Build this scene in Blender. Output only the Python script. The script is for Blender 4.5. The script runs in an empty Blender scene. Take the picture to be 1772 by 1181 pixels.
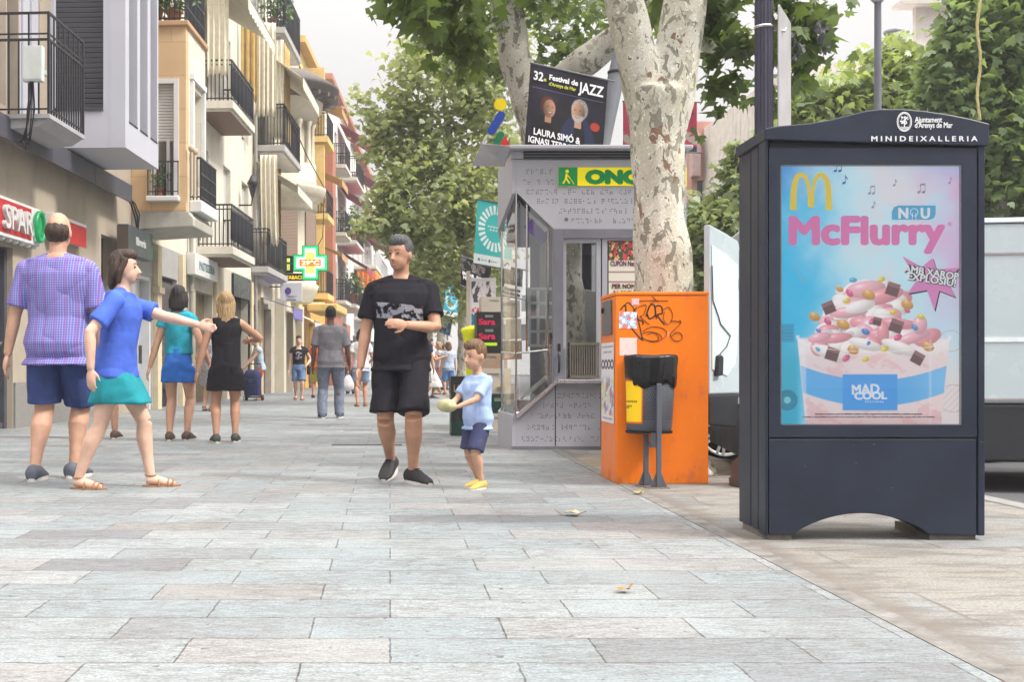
import bpy, bmesh, math, random
import numpy as np
from mathutils import Vector, Matrix
rnd = random.Random(7); NR = np.random.default_rng(11)
SC = bpy.context.scene; COL = SC.collection
R = math.radians
# ---------------------------------------------------------------- camera
HC, F, VX, HY = 0.82, 1900.0, 675.0, 637.0
cam = bpy.data.objects.new("camera", bpy.data.cameras.new("camera")); COL.objects.link(cam)
cam.location = (0, 0, HC); cam.rotation_euler = (R(90), 0, 0)
cam.data.sensor_width = 36; cam.data.lens = F / 1772 * 36
cam.data.shift_x = (886 - VX) / 1772; cam.data.shift_y = (HY - 590.5) / 1772
cam.data.clip_end = 2000; cam.data.clip_start = .05
SC.camera = cam
# ---------------------------------------------------------------- sky and sun
SUN_EL, SUN_AZ = R(48), R(112)          # azimuth clockwise from the street direction (+Y)
wd = bpy.data.worlds.new("World"); SC.world = wd; wd.use_nodes = True
SKY_LOW, SKY_TOP = 3.9, 30.0
def nd(nt, typ, ins=None, **pr):
    n = nt.nodes.new(typ)
    for k, v in pr.items(): setattr(n, k, v)
    for k, v in (ins or {}).items():
        if isinstance(v, bpy.types.NodeSocket): nt.links.new(v, n.inputs[k])
        else: n.inputs[k].default_value = v
    return n
def mix(nt, f, a, b, blend='MIX'):
    def c(v): return v if isinstance(v, bpy.types.NodeSocket) else (tuple(v) + (1,))[:4]
    return nd(nt, 'ShaderNodeMix', {0: f, 6: c(a), 7: c(b)}, data_type='RGBA', blend_type=blend).outputs[2]
def ramp(nt, f, stops, interp='LINEAR'):
    n = nd(nt, 'ShaderNodeValToRGB', {0: f}); cr = n.color_ramp; cr.interpolation = interp
    while len(cr.elements) < len(stops): cr.elements.new(.5)
    for e, (p, c) in zip(cr.elements, stops):
        e.position = p
        e.color = (c, c, c, 1) if isinstance(c, (int, float)) else (tuple(c) + (1,))[:4]
    return n.outputs[0]
def mth(nt, op, a, b=0., c=0.):
    return nd(nt, 'ShaderNodeMath', {0: a, 1: b, 2: c}, operation=op).outputs[0]
nt = wd.node_tree; nt.nodes.clear()
sky = nd(nt, 'ShaderNodeTexSky', sky_type='NISHITA', sun_disc=False, sun_elevation=SUN_EL, sun_rotation=SUN_AZ, dust_density=3, air_density=1.5)
g = nd(nt, 'ShaderNodeTexCoord').outputs['Generated']
z = nd(nt, 'ShaderNodeSeparateXYZ', {0: g}).outputs[2]
cl = nd(nt, 'ShaderNodeTexNoise', {'Vector': g, 'Scale': 3., 'Detail': 4.}).outputs[0]
lum = mth(nt, 'ADD', mth(nt, 'MULTIPLY', mth(nt, 'POWER', mth(nt, 'MAXIMUM', z, 0.), 2.6), SKY_TOP), mth(nt, 'MULTIPLY_ADD', cl, .8, SKY_LOW - .4))
cloud = nd(nt, 'ShaderNodeVectorMath', {0: (1, .965, .95), 3: lum}, operation='SCALE').outputs[0]
bg = nd(nt, 'ShaderNodeBackground', {0: mix(nt, .93, sky.outputs[0], cloud), 1: .1})
nt.links.new(bg.outputs[0], nd(nt, 'ShaderNodeOutputWorld').inputs[0])
sun = bpy.data.objects.new("sun", bpy.data.lights.new("sun", 'SUN')); COL.objects.link(sun)
sun.data.energy = 2.3; sun.data.angle = R(10); sun.data.color = (1, .95, .87)
sdir = Vector((math.sin(SUN_AZ) * math.cos(SUN_EL), math.cos(SUN_AZ) * math.cos(SUN_EL), math.sin(SUN_EL)))
sun.rotation_euler = (-sdir).to_track_quat('-Z', 'Y').to_euler(); sun.location = (6, -4, 14)
vs = SC.view_settings; vs.view_transform = 'Standard'; vs.look = 'None'; vs.gamma = 1; vs.exposure = 0.95
try: SC.cycles.max_bounces = 6; SC.cycles.transparent_max_bounces = 12; SC.cycles.sample_clamp_indirect = 4
except Exception: pass
# ---------------------------------------------------------------- geometry helpers
def W(px, py, Y): return Vector(((px - VX) / F * Y, Y, HC + (HY - py) / F * Y))
def G(px, py): Y = F * HC / (py - HY); return Vector(((px - VX) / F * Y, Y, 0))
def GY(py): return F * HC / (py - HY)
class MB:
    def __init__(s): s.v = []; s.f = []; s.m = []; s.sm = []
    def add(s, vs, fs, m=0, sm=False):
        b = len(s.v); s.v += [tuple(v) for v in vs]
        for f in fs: s.f.append([b + i for i in f]); s.m.append(m); s.sm.append(sm)
        return s
    def box(s, x0, x1, y0, y1, z0, z1, m=0):
        x0, x1 = sorted((x0, x1)); y0, y1 = sorted((y0, y1)); z0, z1 = sorted((z0, z1))
        return s.add([(x0,y0,z0),(x1,y0,z0),(x1,y1,z0),(x0,y1,z0),(x0,y0,z1),(x1,y0,z1),(x1,y1,z1),(x0,y1,z1)],
              [(3,2,1,0),(4,5,6,7),(0,1,5,4),(1,2,6,5),(2,3,7,6),(3,0,4,7)], m)
    def obox(s, c, ax, m=0):
        c = Vector(c); a, b, d = [Vector(q) for q in ax]
        vs = [c + a*i + b*j + d*k for k in (-1,1) for j in (-1,1) for i in (-1,1)]
        return s.add(vs, [(2,3,1,0),(4,5,7,6),(0,1,5,4),(1,3,7,5),(3,2,6,7),(2,0,4,6)], m)
    def prism(s, poly, o, u, v, w, m=0):
        """polygon in the (u,v) plane through o, extruded along w"""
        o, u, v, w = Vector(o), Vector(u), Vector(v), Vector(w); n = len(poly)
        A = [o + u*p[0] + v*p[1] for p in poly]; B = [q + w for q in A]
        fs = [list(range(n)), list(range(2*n-1, n-1, -1))] + [(i, n+i, n+(i+1) % n, (i+1) % n) for i in range(n)]
        return s.add(A + B, fs, m)
    def xz(s, poly, y0, y1, m=0): return s.prism(poly, (0, y0, 0), (1,0,0), (0,0,1), (0, y1-y0, 0), m)
    def tube(s, pts, rad, n=8, m=0, cap=True, sm=True, flat=1.0):
        pts = [Vector(p) for p in pts]
        if isinstance(rad, (int, float)): rad = [rad]*len(pts)
        rings = []; ref = None
        for i, p in enumerate(pts):
            d = (pts[min(i+1, len(pts)-1)] - pts[max(i-1, 0)])
            d = d.normalized() if d.length > 1e-9 else Vector((0,0,1))
            if ref is None: ref = Vector((1,0,0)) if abs(d.x) < .8 else Vector((0,1,0))
            a = (ref - d*ref.dot(d)); a = a.normalized() if a.length > 1e-6 else d.orthogonal().normalized(); ref = a; b = d.cross(a)
            rings.append([p + a*math.cos(2*math.pi*k/n)*rad[i] + b*math.sin(2*math.pi*k/n)*rad[i]*flat for k in range(n)])
        return s.rings(rings, m, cap, sm)
    def rings(s, rings, m=0, cap=True, sm=True):
        n = len(rings[0]); vs = [v for r in rings for v in r]
        fs = [(i*n+k, i*n+(k+1) % n, (i+1)*n+(k+1) % n, (i+1)*n+k) for i in range(len(rings)-1) for k in range(n)]
        s.add(vs, fs, m, sm)
        if cap:
            s.add(rings[0], [list(range(n))[::-1]], m); s.add(rings[-1], [list(range(n))], m)
        return s
    def ell(s, c, r, nu=16, nv=10, m=0, M3=None):
        c = Vector(c); vs = []; fs = []
        for i in range(nv+1):
            th = math.pi*i/nv
            for k in range(nu):
                ph = 2*math.pi*k/nu
                q = Vector((r[0]*math.sin(th)*math.cos(ph), r[1]*math.sin(th)*math.sin(ph), r[2]*math.cos(th)))
                vs.append(c + (M3 @ q if M3 else q))
        for i in range(nv):
            for k in range(nu): fs.append((i*nu+k, (i+1)*nu+k, (i+1)*nu+(k+1) % nu, i*nu+(k+1) % nu))
        return s.add(vs, fs, m, True)
    def lathe(s, c, prof, n=16, m=0, sm=True):
        c = Vector(c)
        return s.rings([[c + Vector((r*math.cos(2*math.pi*k/n), r*math.sin(2*math.pi*k/n), z)) for k in range(n)] for r, z in prof], m, True, sm)
    def disc(s, c, u, v, r, n=20, m=0, r2=None):
        c, u, v = Vector(c), Vector(u), Vector(v); r2 = r2 or r
        return s.add([c + u*r*math.cos(2*math.pi*k/n) + v*r2*math.sin(2*math.pi*k/n) for k in range(n)], [list(range(n))], m)
    def mesh(s, name, mats):
        me = bpy.data.meshes.new(name); me.from_pydata(s.v, [], s.f)
        for q in (mats if isinstance(mats, (list, tuple)) else [mats]): me.materials.append(q)
        me.polygons.foreach_set('material_index', s.m); me.polygons.foreach_set('use_smooth', s.sm); me.update()
        return me
    def build(s, name, mats, parent=None, bev=0, weld=False, loc=None):
        me = s.mesh(name, mats)
        bm = bmesh.new(); bm.from_mesh(me)
        if weld: bmesh.ops.remove_doubles(bm, verts=bm.verts, dist=1e-5)
        bmesh.ops.recalc_face_normals(bm, faces=bm.faces); bm.to_mesh(me); bm.free()
        return link(name, me, parent, bev, loc)
def link(name, me, parent=None, bev=0, loc=None):
    o = bpy.data.objects.new(name, me); COL.objects.link(o)
    if parent: o.parent = parent
    if loc is not None: o.location = loc
    if bev:
        b = o.modifiers.new('bevel', 'BEVEL'); b.width = bev; b.segments = 2; b.limit_method = 'ANGLE'; b.angle_limit = R(40)
    return o
def thing(name, label, cat, loc=(0,0,0), rz=0, group=None):
    o = bpy.data.objects.new(name, None); COL.objects.link(o); o.location = loc; o.rotation_euler = (0,0,rz); o.empty_display_size = .2
    return tag(o, label, cat, group)
def tag(o, label, cat, group=None):
    o['label'] = label; o['category'] = cat
    if group: o['group'] = group
    return o
def struct(o, kind='structure'): o['kind'] = kind; return o
def copy_tree(o, parent=None):
    c = o.copy(); COL.objects.link(c)
    if parent: c.parent = parent
    for ch in list(o.children): copy_tree(ch, c)
    return c
def text(name, s, o, u, v, size, m, parent=None, ext=.0015, align='CENTER', bold=0., sx=1., spacing=1., line=1.):
    """lettering as a mesh: baseline origin o, u along the line, v up; the face looks along u x v"""
    cu = bpy.data.curves.new(name, 'FONT'); cu.body = s; cu.size = size; cu.extrude = ext; cu.offset = bold
    cu.align_x = align; cu.space_character = spacing; cu.space_line = line; cu.resolution_u = 3
    t = bpy.data.objects.new(name, cu); COL.objects.link(t)
    dg = bpy.context.evaluated_depsgraph_get(); me = bpy.data.meshes.new_from_object(t.evaluated_get(dg))
    bpy.data.objects.remove(t); bpy.data.curves.remove(cu)
    u, v, o = Vector(u).normalized(), Vector(v).normalized(), Vector(o); w = u.cross(v)
    me.transform(Matrix(((u.x*sx, v.x, w.x, o.x), (u.y*sx, v.y, w.y, o.y), (u.z*sx, v.z, w.z, o.z), (0,0,0,1))))
    me.materials.clear(); me.materials.append(m); me.name = name
    return link(name, me, parent)
# ---------------------------------------------------------------- materials
MATS = {}
def bsdf(name):
    m = bpy.data.materials.new(name); m.use_nodes = True; nt = m.node_tree
    return m, nt, nt.nodes['Principled BSDF']
def M(name, col=(.5,.5,.5), rough=.6, metal=0., var=.12, vs=4., bump=0., bs=60., spec=.4, emit=0., coord='Object', grime=0., gs=2.5):
    if name in MATS: return MATS[name]
    m, nt, b = bsdf(name); tc = nd(nt, 'ShaderNodeTexCoord').outputs[coord]
    n1 = nd(nt, 'ShaderNodeTexNoise', {'Vector': tc, 'Scale': vs, 'Detail': 5., 'Roughness': .6})
    lo = tuple(c*(1-var) for c in col); hi = tuple(min(1, c*(1+var)) for c in col)
    c = ramp(nt, n1.outputs[0], [(.3, lo), (.7, hi)])
    if grime:
        mp = nd(nt, 'ShaderNodeMapping', {'Vector': tc, 'Scale': (1, 1, .25)}).outputs[0]
        n2 = nd(nt, 'ShaderNodeTexNoise', {'Vector': mp, 'Scale': gs, 'Detail': 7., 'Roughness': .7}).outputs[0]
        c = mix(nt, mth(nt, 'MULTIPLY', ramp(nt, n2, [(.5, 0.), (.72, 1.)]), grime), c, tuple(x*.45 for x in col))
    nt.links.new(c, b.inputs['Base Color'])
    nt.links.new(ramp(nt, n1.outputs[0], [(.3, max(0, rough-.08)), (.7, min(1, rough+.08))]), b.inputs['Roughness'])
    b.inputs['Metallic'].default_value = metal; b.inputs['Specular IOR Level'].default_value = spec
    if bump:
        n3 = nd(nt, 'ShaderNodeTexNoise', {'Vector': tc, 'Scale': bs, 'Detail': 4.}).outputs[0]
        nt.links.new(nd(nt, 'ShaderNodeBump', {'Height': n3, 'Strength': bump, 'Distance': .01}).outputs[0], b.inputs['Normal'])
    if emit:
        nt.links.new(c, b.inputs['Emission Color']); b.inputs['Emission Strength'].default_value = emit
    MATS[name] = m; return m
def vcol(name, rough=.5, emit=0., spec=.3):
    """a printed picture: its ink is a colour attribute of the sheet"""
    if name in MATS: return MATS[name]
    m, nt, b = bsdf(name); a = nd(nt, 'ShaderNodeVertexColor', layer_name='ink').outputs[0]
    nt.links.new(a, b.inputs['Base Color']); b.inputs['Roughness'].default_value = rough; b.inputs['Specular IOR Level'].default_value = spec
    if emit: nt.links.new(a, b.inputs['Emission Color']); b.inputs['Emission Strength'].default_value = emit
    MATS[name] = m; return m
def glass(name, tint, refl=.35, rough=.02):
    m, nt, b = bsdf(name); nt.nodes.remove(b)
    fr = nd(nt, 'ShaderNodeFresnel', {'IOR': 1.5}).outputs[0]
    f = mth(nt, 'ADD', mth(nt, 'MULTIPLY', fr, 1 - refl), refl)
    gl = nd(nt, 'ShaderNodeBsdfGlossy', {0: (.9, .92, .95, 1), 'Roughness': rough}).outputs[0]
    tr = nd(nt, 'ShaderNodeBsdfTransparent', {0: tuple(tint) + (1,)}).outputs[0]
    nt.links.new(nd(nt, 'ShaderNodeMixShader', {0: f, 1: tr, 2: gl}).outputs[0], nt.nodes['Material Output'].inputs[0]); return m
def sheet(name, o, u, v, w, h, nx, ny, fn, m, parent=None, bulge=None):
    """a flat printed sheet: fn(x, y) in 0..1 (y up) gives linear rgb arrays"""
    o, u, v = np.array(o), np.array(u), np.array(v)
    X, Y = np.meshgrid(np.linspace(0, 1, nx), np.linspace(0, 1, ny))
    P = o + X[..., None]*w*u + Y[..., None]*h*v
    if bulge is not None: P = P + bulge(X, Y)[..., None]*np.cross(u, v)
    me = bpy.data.meshes.new(name)
    me.vertices.add(nx*ny); me.vertices.foreach_set('co', P.reshape(-1).astype('f4'))
    i = (np.arange(ny-1)[:, None]*nx + np.arange(nx-1)[None]).reshape(-1)
    q = np.stack([i, i+1, i+nx+1, i+nx], 1).astype('i4')
    me.loops.add(q.size); me.loops.foreach_set('vertex_index', q.reshape(-1)); me.polygons.add(len(q))
    me.polygons.foreach_set('loop_start', np.arange(0, q.size, 4, dtype='i4')); me.polygons.foreach_set('loop_total', np.full(len(q), 4, 'i4'))
    me.update(calc_edges=True); a = me.color_attributes.new('ink', 'FLOAT_COLOR', 'POINT')
    c = np.ones((ny, nx, 4), 'f4'); c[..., :3] = np.clip(fn(X, Y), 0, 1); a.data.foreach_set('color', c.reshape(-1))
    me.materials.append(m); return link(name, me, parent)
def leaves(name, P, size, m, parent=None, shape='plane', droop=.5, jitter=.35):
    """many leaf blades as one mesh, P = (n,3) positions"""
    if shape == 'plane':
        a = np.array([(0,0),(.32,-.02),(.46,.22),(.26,.30),(.30,.62),(.12,.55),(0,.95),(-.12,.55),(-.30,.62),(-.26,.30),(-.46,.22),(-.32,-.02)])
    else: a = np.array([(0,0),(.24,.35),(.12,.75),(0,1.),(-.12,.75),(-.24,.35)])
    k = len(a); n = len(P)
    T = np.zeros((k, 3)); T[:, :2] = a; T[:, 2] = -.35*np.abs(a[:, 0]) - .12*a[:, 1]**2
    z = NR.normal(size=(n, 3)); z[:, 2] = np.abs(z[:, 2]) + droop; z /= np.linalg.norm(z, axis=1)[:, None]
    y = NR.normal(size=(n, 3)); y[:, 2] -= 1.0; y -= z*(y*z).sum(1)[:, None]; y /= np.linalg.norm(y, axis=1)[:, None]
    x = np.cross(y, z); s = size*(1 + jitter*NR.uniform(-1, 1, n))
    V = P[:, None] + s[:, None, None]*(T[None, :, 0, None]*x[:, None] + T[None, :, 1, None]*y[:, None] + T[None, :, 2, None]*z[:, None])
    me = bpy.data.meshes.new(name); me.vertices.add(n*k); me.vertices.foreach_set('co', V.reshape(-1).astype('f4'))
    me.loops.add(n*k); me.loops.foreach_set('vertex_index', np.arange(n*k, dtype='i4')); me.polygons.add(n)
    me.polygons.foreach_set('loop_start', np.arange(0, n*k, k, dtype='i4')); me.polygons.foreach_set('loop_total', np.full(n, k, 'i4'))
    me.update(calc_edges=True); me.materials.append(m); return link(name, me, parent)
def leafmat(name, lo, hi, trans=.35):
    m, nt, b = bsdf(name)
    ri = nd(nt, 'ShaderNodeNewGeometry').outputs['Random Per Island']
    n = nd(nt, 'ShaderNodeTexNoise', {'Vector': nd(nt, 'ShaderNodeTexCoord').outputs['Object'], 'Scale': 1.4, 'Detail': 3.}).outputs[0]
    f = mth(nt, 'ADD', mth(nt, 'MULTIPLY', ri, .55), mth(nt, 'MULTIPLY', ramp(nt, n, [(.35, 0.), (.65, 1.)]), .45))
    c = mix(nt, f, lo, hi); nt.links.new(c, b.inputs['Base Color']); b.inputs['Roughness'].default_value = .42; b.inputs['Specular IOR Level'].default_value = .5
    t = nd(nt, 'ShaderNodeBsdfTranslucent', {0: mix(nt, .5, c, (hi[0]*1.6, hi[1]*1.5, hi[2]*.6))}).outputs[0]
    nt.links.new(nd(nt, 'ShaderNodeMixShader', {0: trans, 1: b.outputs[0], 2: t}).outputs[0], nt.nodes['Material Output'].inputs[0]); return m
# ================================================================ ground
def paving_mat():
    m, nt, b = bsdf('slab paving'); tc = nd(nt, 'ShaderNodeTexCoord').outputs['Object']
    wob = nd(nt, 'ShaderNodeTexNoise', {'Vector': tc, 'Scale': 14., 'Detail': 5., 'Roughness': .7}).outputs[1]
    v = nd(nt, 'ShaderNodeVectorMath', {0: nd(nt, 'ShaderNodeVectorMath', {0: wob, 1: (.5, .5, .5)}, operation='SUBTRACT').outputs[0], 1: (.016, .026, 0), 2: tc}, operation='MULTIPLY_ADD').outputs[0]
    br = nd(nt, 'ShaderNodeTexBrick', {'Vector': v, 'Color1': (0,0,0,1), 'Color2': (1,1,1,1), 'Mortar': (.5,.5,.5,1), 'Scale': 1., 'Mortar Size': .0032, 'Mortar Smooth': .15, 'Brick Width': .6, 'Row Height': .277}, offset=.41, offset_frequency=2)
    base = ramp(nt, br.outputs[0], [(0, (.255,.298,.312)), (.24, (.30,.335,.343)), (.46, (.24,.262,.273)), (.6, (.305,.306,.302)), (.74, (.185,.193,.205)), (.83, (.33,.35,.356)), (.93, (.275,.262,.25))], 'CONSTANT')
    big = nd(nt, 'ShaderNodeTexNoise', {'Vector': tc, 'Scale': .35, 'Detail': 3.}).outputs[0]
    base = mix(nt, mth(nt, 'MULTIPLY', ramp(nt, big, [(.4, 0.), (.62, 1.)]), .5), base, (.235, .285, .298))
    mp = nd(nt, 'ShaderNodeMapping', {'Vector': tc, 'Scale': (3.2, 9.5, 1.)}).outputs[0]
    st = nd(nt, 'ShaderNodeTexNoise', {'Vector': mp, 'Scale': 2.2, 'Detail': 9., 'Roughness': .72, 'Distortion': .5}).outputs[0]
    fine = nd(nt, 'ShaderNodeTexNoise', {'Vector': tc, 'Scale': 90., 'Detail': 4., 'Roughness': .7}).outputs[0]
    msk = nd(nt, 'ShaderNodeTexNoise', {'Vector': tc, 'Scale': 1.7, 'Detail': 4.}).outputs[0]
    pit = mth(nt, 'MULTIPLY', ramp(nt, st, [(.47, 0.), (.57, 1.)]), ramp(nt, msk, [(.34, .3), (.6, 1.)]))
    mp3 = nd(nt, 'ShaderNodeMapping', {'Vector': tc, 'Scale': (3.2, 15., 1.), 'Location': (3., 7., 0)}).outputs[0]
    s2 = nd(nt, 'ShaderNodeTexNoise', {'Vector': mp3, 'Scale': 3., 'Detail': 8., 'Roughness': .7, 'Distortion': 1.2}).outputs[0]
    crack = mth(nt, 'MULTIPLY', ramp(nt, mth(nt, 'ABSOLUTE', mth(nt, 'SUBTRACT', s2, .5)), [(0, 1.), (.016, 0.)]), ramp(nt, msk, [(.36, .1), (.55, .9)]))
    c = mix(nt, mth(nt, 'MULTIPLY', pit, .5), base, (.145, .13, .126))
    c = mix(nt, mth(nt, 'MULTIPLY', crack, .85), c, (.06, .055, .055))
    c = mix(nt, mth(nt, 'MULTIPLY', ramp(nt, fine, [(.40, 1.), (.56, 0.)]), .5), c, (.11, .105, .105))
    spot = nd(nt, 'ShaderNodeTexNoise', {'Vector': tc, 'Scale': 21., 'Detail': 2.}).outputs[0]
    c = mix(nt, ramp(nt, spot, [(.70, 0.), (.725, .75)]), c, (.06, .052, .05))
    stn = nd(nt, 'ShaderNodeTexNoise', {'Vector': tc, 'Scale': .9, 'Detail': 7., 'Roughness': .65, 'Distortion': .6}).outputs[0]
    c = mix(nt, ramp(nt, stn, [(.52, 0.), (.72, .5)]), c, (.15, .14, .135))
    chip = nd(nt, 'ShaderNodeTexNoise', {'Vector': nd(nt, 'ShaderNodeMapping', {'Vector': tc, 'Scale': (9., 20., 1.)}).outputs[0], 'Scale': 3., 'Detail': 6., 'Roughness': .8}).outputs[0]
    c = mix(nt, ramp(nt, chip, [(.555, 0.), (.61, .72)]), c, (.125, .115, .11))
    c = mix(nt, mth(nt, 'MULTIPLY', br.outputs[1], ramp(nt, st, [(.38, .35), (.55, .95)])), c, (.06, .056, .053))
    nt.links.new(c, b.inputs['Base Color'])
    nt.links.new(ramp(nt, st, [(.3, .42), (.7, .75)]), b.inputs['Roughness']); b.inputs['Specular IOR Level'].default_value = .35
    h = mth(nt, 'SUBTRACT', mth(nt, 'MULTIPLY', fine, .25), mth(nt, 'ADD', mth(nt, 'ADD', mth(nt, 'MULTIPLY', st, .9), mth(nt, 'MULTIPLY', crack, .5)), mth(nt, 'MULTIPLY', br.outputs[1], 1.5)))
    nt.links.new(nd(nt, 'ShaderNodeBump', {'Height': h, 'Strength': .5, 'Distance': .012}).outputs[0], b.inputs['Normal']); return m
def rough_mat():
    m, nt, b = bsdf('old stone pavement'); tc = nd(nt, 'ShaderNodeTexCoord').outputs['Object']
    X = nd(nt, 'ShaderNodeSeparateXYZ', {0: tc}).outputs[0]
    mp = nd(nt, 'ShaderNodeMapping', {'Vector': tc, 'Scale': (1., 3.2, 1.)}).outputs[0]
    wob = nd(nt, 'ShaderNodeTexNoise', {'Vector': tc, 'Scale': 3., 'Detail': 5.}).outputs[1]
    v = nd(nt, 'ShaderNodeVectorMath', {0: nd(nt, 'ShaderNodeVectorMath', {0: wob, 1: (.5,.5,.5)}, operation='SUBTRACT').outputs[0], 1: (.12, .14, 0), 2: tc}, operation='MULTIPLY_ADD').outputs[0]
    br = nd(nt, 'ShaderNodeTexBrick', {'Vector': v, 'Color1': (0,0,0,1), 'Color2': (1,1,1,1), 'Scale': 1., 'Mortar Size': .012, 'Mortar Smooth': .6, 'Brick Width': .95, 'Row Height': .5}, offset=.37, offset_frequency=2)
    base = ramp(nt, br.outputs[0], [(0, (.28,.275,.255)), (.3, (.25,.262,.262)), (.5, (.29,.285,.265)), (.75, (.26,.275,.272)), (.9, (.22,.22,.213))], 'CONSTANT')
    n1 = nd(nt, 'ShaderNodeTexNoise', {'Vector': mp, 'Scale': 2.5, 'Detail': 9., 'Roughness': .72, 'Distortion': .4}).outputs[0]
    fine = nd(nt, 'ShaderNodeTexNoise', {'Vector': tc, 'Scale': 80., 'Detail': 4., 'Roughness': .75}).outputs[0]
    sand = nd(nt, 'ShaderNodeTexNoise', {'Vector': tc, 'Scale': 1.1, 'Detail': 6., 'Roughness': .6}).outputs[0]
    edge = ramp(nt, mth(nt, 'ADD', X, mth(nt, 'MULTIPLY', sand, .12)), [(0.0, 0.), (1., 1.)])
    c = mix(nt, ramp(nt, sand, [(.44, 0.), (.6, .8)]), base, (.265, .247, .218))
    c = mix(nt, mth(nt, 'MULTIPLY', ramp(nt, n1, [(.47, 0.), (.6, 1.)]), .7), c, (.125, .112, .104))
    c = mix(nt, mth(nt, 'MULTIPLY', ramp(nt, fine, [(.42, 1.), (.58, 0.)]), .5), c, (.10, .09, .08))
    crk = mth(nt, 'MULTIPLY', br.outputs[1], ramp(nt, sand, [(.35, .8), (.6, .25)]))
    c = mix(nt, crk, c, (.13, .11, .095))
    # soil gathered along the joint with the plaza slabs
    d = mth(nt, 'ABSOLUTE', mth(nt, 'SUBTRACT', X, 1.66)); nn = nd(nt, 'ShaderNodeTexNoise', {'Vector': tc, 'Scale': 5., 'Detail': 6., 'Roughness': .7}).outputs[0]
    e = ramp(nt, mth(nt, 'SUBTRACT', mth(nt, 'ADD', d, .0), mth(nt, 'MULTIPLY', mth(nt, 'SUBTRACT', nn, .5), .35)), [(.05, .75), (.17, 0.)])
    c = mix(nt, e, c, (.145, .125, .108))
    nt.links.new(c, b.inputs['Base Color']); b.inputs['Roughness'].default_value = .8; b.inputs['Specular IOR Level'].default_value = .25
    h = mth(nt, 'SUBTRACT', mth(nt, 'MULTIPLY', fine, .5), mth(nt, 'ADD', n1, crk))
    nt.links.new(nd(nt, 'ShaderNodeBump', {'Height': h, 'Strength': .6, 'Distance': .015}).outputs[0], b.inputs['Normal']); return m
KX = 1.60
asph = M('asphalt', (.10,.10,.105), .85, var=.25, vs=30, bump=.5, bs=140)
conc = M('kerb concrete', (.22,.218,.21), .8, var=.2, vs=9, bump=.3, bs=90)
struct(MB().box(-250, 250, -40, 500, -.5, -.1).build('road', asph))
struct(MB().box(-9, KX, -3, 150, -.09, 0).build('plaza_paving', paving_mat()))
struct(MB().xz([(KX+.002,-.09),(KX+.075,-.09),(KX+.075,.006),(KX+.06,.004),(KX+.002,.002)], -3, 60).build('kerb_strip', M('worn stone strip', (.165,.157,.145), .8, var=.45, vs=9, bump=.5, bs=70)))
pv = [(KX+.078,-3), (3.72,-3), (3.66,7.2), (3.2,8.6), (2.82,9.9), (2.82,60), (KX+.078,60)]
struct(MB().prism(pv, (0,0,-.09), (1,0,0), (0,1,0), (0,0,.09)).build('pavement', rough_mat()))
kb = MB()
kp = [Vector((x, y, 0)) for x, y in pv[1:6]]
for a, b_ in zip(kp, kp[1:]):
    d = (b_-a).normalized(); n = Vector((d.y, -d.x, 0)); c = (a+b_)/2 + n*.075; c.z = -.04
    kb.obox(c, (d*((b_-a).length/2), n*.07, Vector((0,0,.047))))
struct(kb.build('kerb', conc, bev=.012))
soil = M('tree pit soil', (.23,.18,.135), .95, var=.35, vs=6, bump=.9, bs=45)
pit = MB(); c0 = (2.15, 9.1)
pit.add([(c0[0]+.95*math.cos(a)*(1+.12*math.sin(3*a+1))-.12, c0[1]+1.0*math.sin(a)*(1+.1*math.sin(2*a)), .004) for a in [i*math.pi/20 for i in range(40)]], [list(range(40))])
# keep the pit right of the slab edge
pit.v = [(max(x, KX+.08), y, z) for x, y, z in pit.v]
struct(pit.build('soil', soil), 'structure')
# ================================================================ houses on the left
TH = math.atan(.0605); CT, ST = math.cos(TH), math.sin(TH); FX = -5.99
class House:
    def __init__(s, name, label, Y0, Y1, group='houses along the left side of the street'):
        s.Y0 = Y0; s.base = (FX + .0605*Y0, Y0, 0); s.L = (Y1-Y0)/CT
        s.e = thing(name, label, 'building', s.base, -TH, group)
    def t(s, px, o=0.):
        k = (px-VX)/F; t = (s.base[0] + o*CT - k*(s.Y0 - o*ST)) / (k*CT - ST); return t
    def Y(s, t, o=0.): return s.Y0 - o*ST + t*CT
    def z(s, py, px, o=0.): return HC + (HY-py)/F*s.Y(s.t(px, o), o)
    def w(s, o, t, z): return Vector((s.base[0] + o*CT + t*ST, s.base[1] - o*ST + t*CT, z))
def facade(t0, t1, z0, z1, holes, o=0., dep=.3, mb=None, m=0):
    """wall slab between o-dep and o, with real openings (t0,t1,z0,z1)"""
    mb = mb or MB()
    ts = sorted({t0, t1} | {min(max(q, t0), t1) for h in holes for q in h[:2]}); zs = sorted({z0, z1} | {min(max(q, z0), z1) for h in holes for q in h[2:4]})
    solid = lambda i, j: 0 <= i < len(ts)-1 and 0 <= j < len(zs)-1 and not any(h[0] < (ts[i]+ts[i+1])/2 < h[1] and h[2] < (zs[j]+zs[j+1])/2 < h[3] for h in holes)
    for i in range(len(ts)-1):
        for j in range(len(zs)-1):
            if not solid(i, j): continue
            a, b, c, d = ts[i], ts[i+1], zs[j], zs[j+1]
            mb.add([(o,a,c),(o,b,c),(o,b,d),(o,a,d)], [(0,1,2,3)], m)
            mb.add([(o-dep,a,c),(o-dep,b,c),(o-dep,b,d),(o-dep,a,d)], [(3,2,1,0)], m)
            for di, dj, q in ((-1,0,((o,a,c),(o,a,d),(o-dep,a,d),(o-dep,a,c))), (1,0,((o,b,c),(o-dep,b,c),(o-dep,b,d),(o,b,d))),
                              (0,-1,((o,a,c),(o-dep,a,c),(o-dep,b,c),(o,b,c))), (0,1,((o,a,d),(o,b,d),(o-dep,b,d),(o-dep,a,d)))):
                if not solid(i+di, j+dj): mb.add(q, [(0,1,2,3)], m)
    return mb
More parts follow.
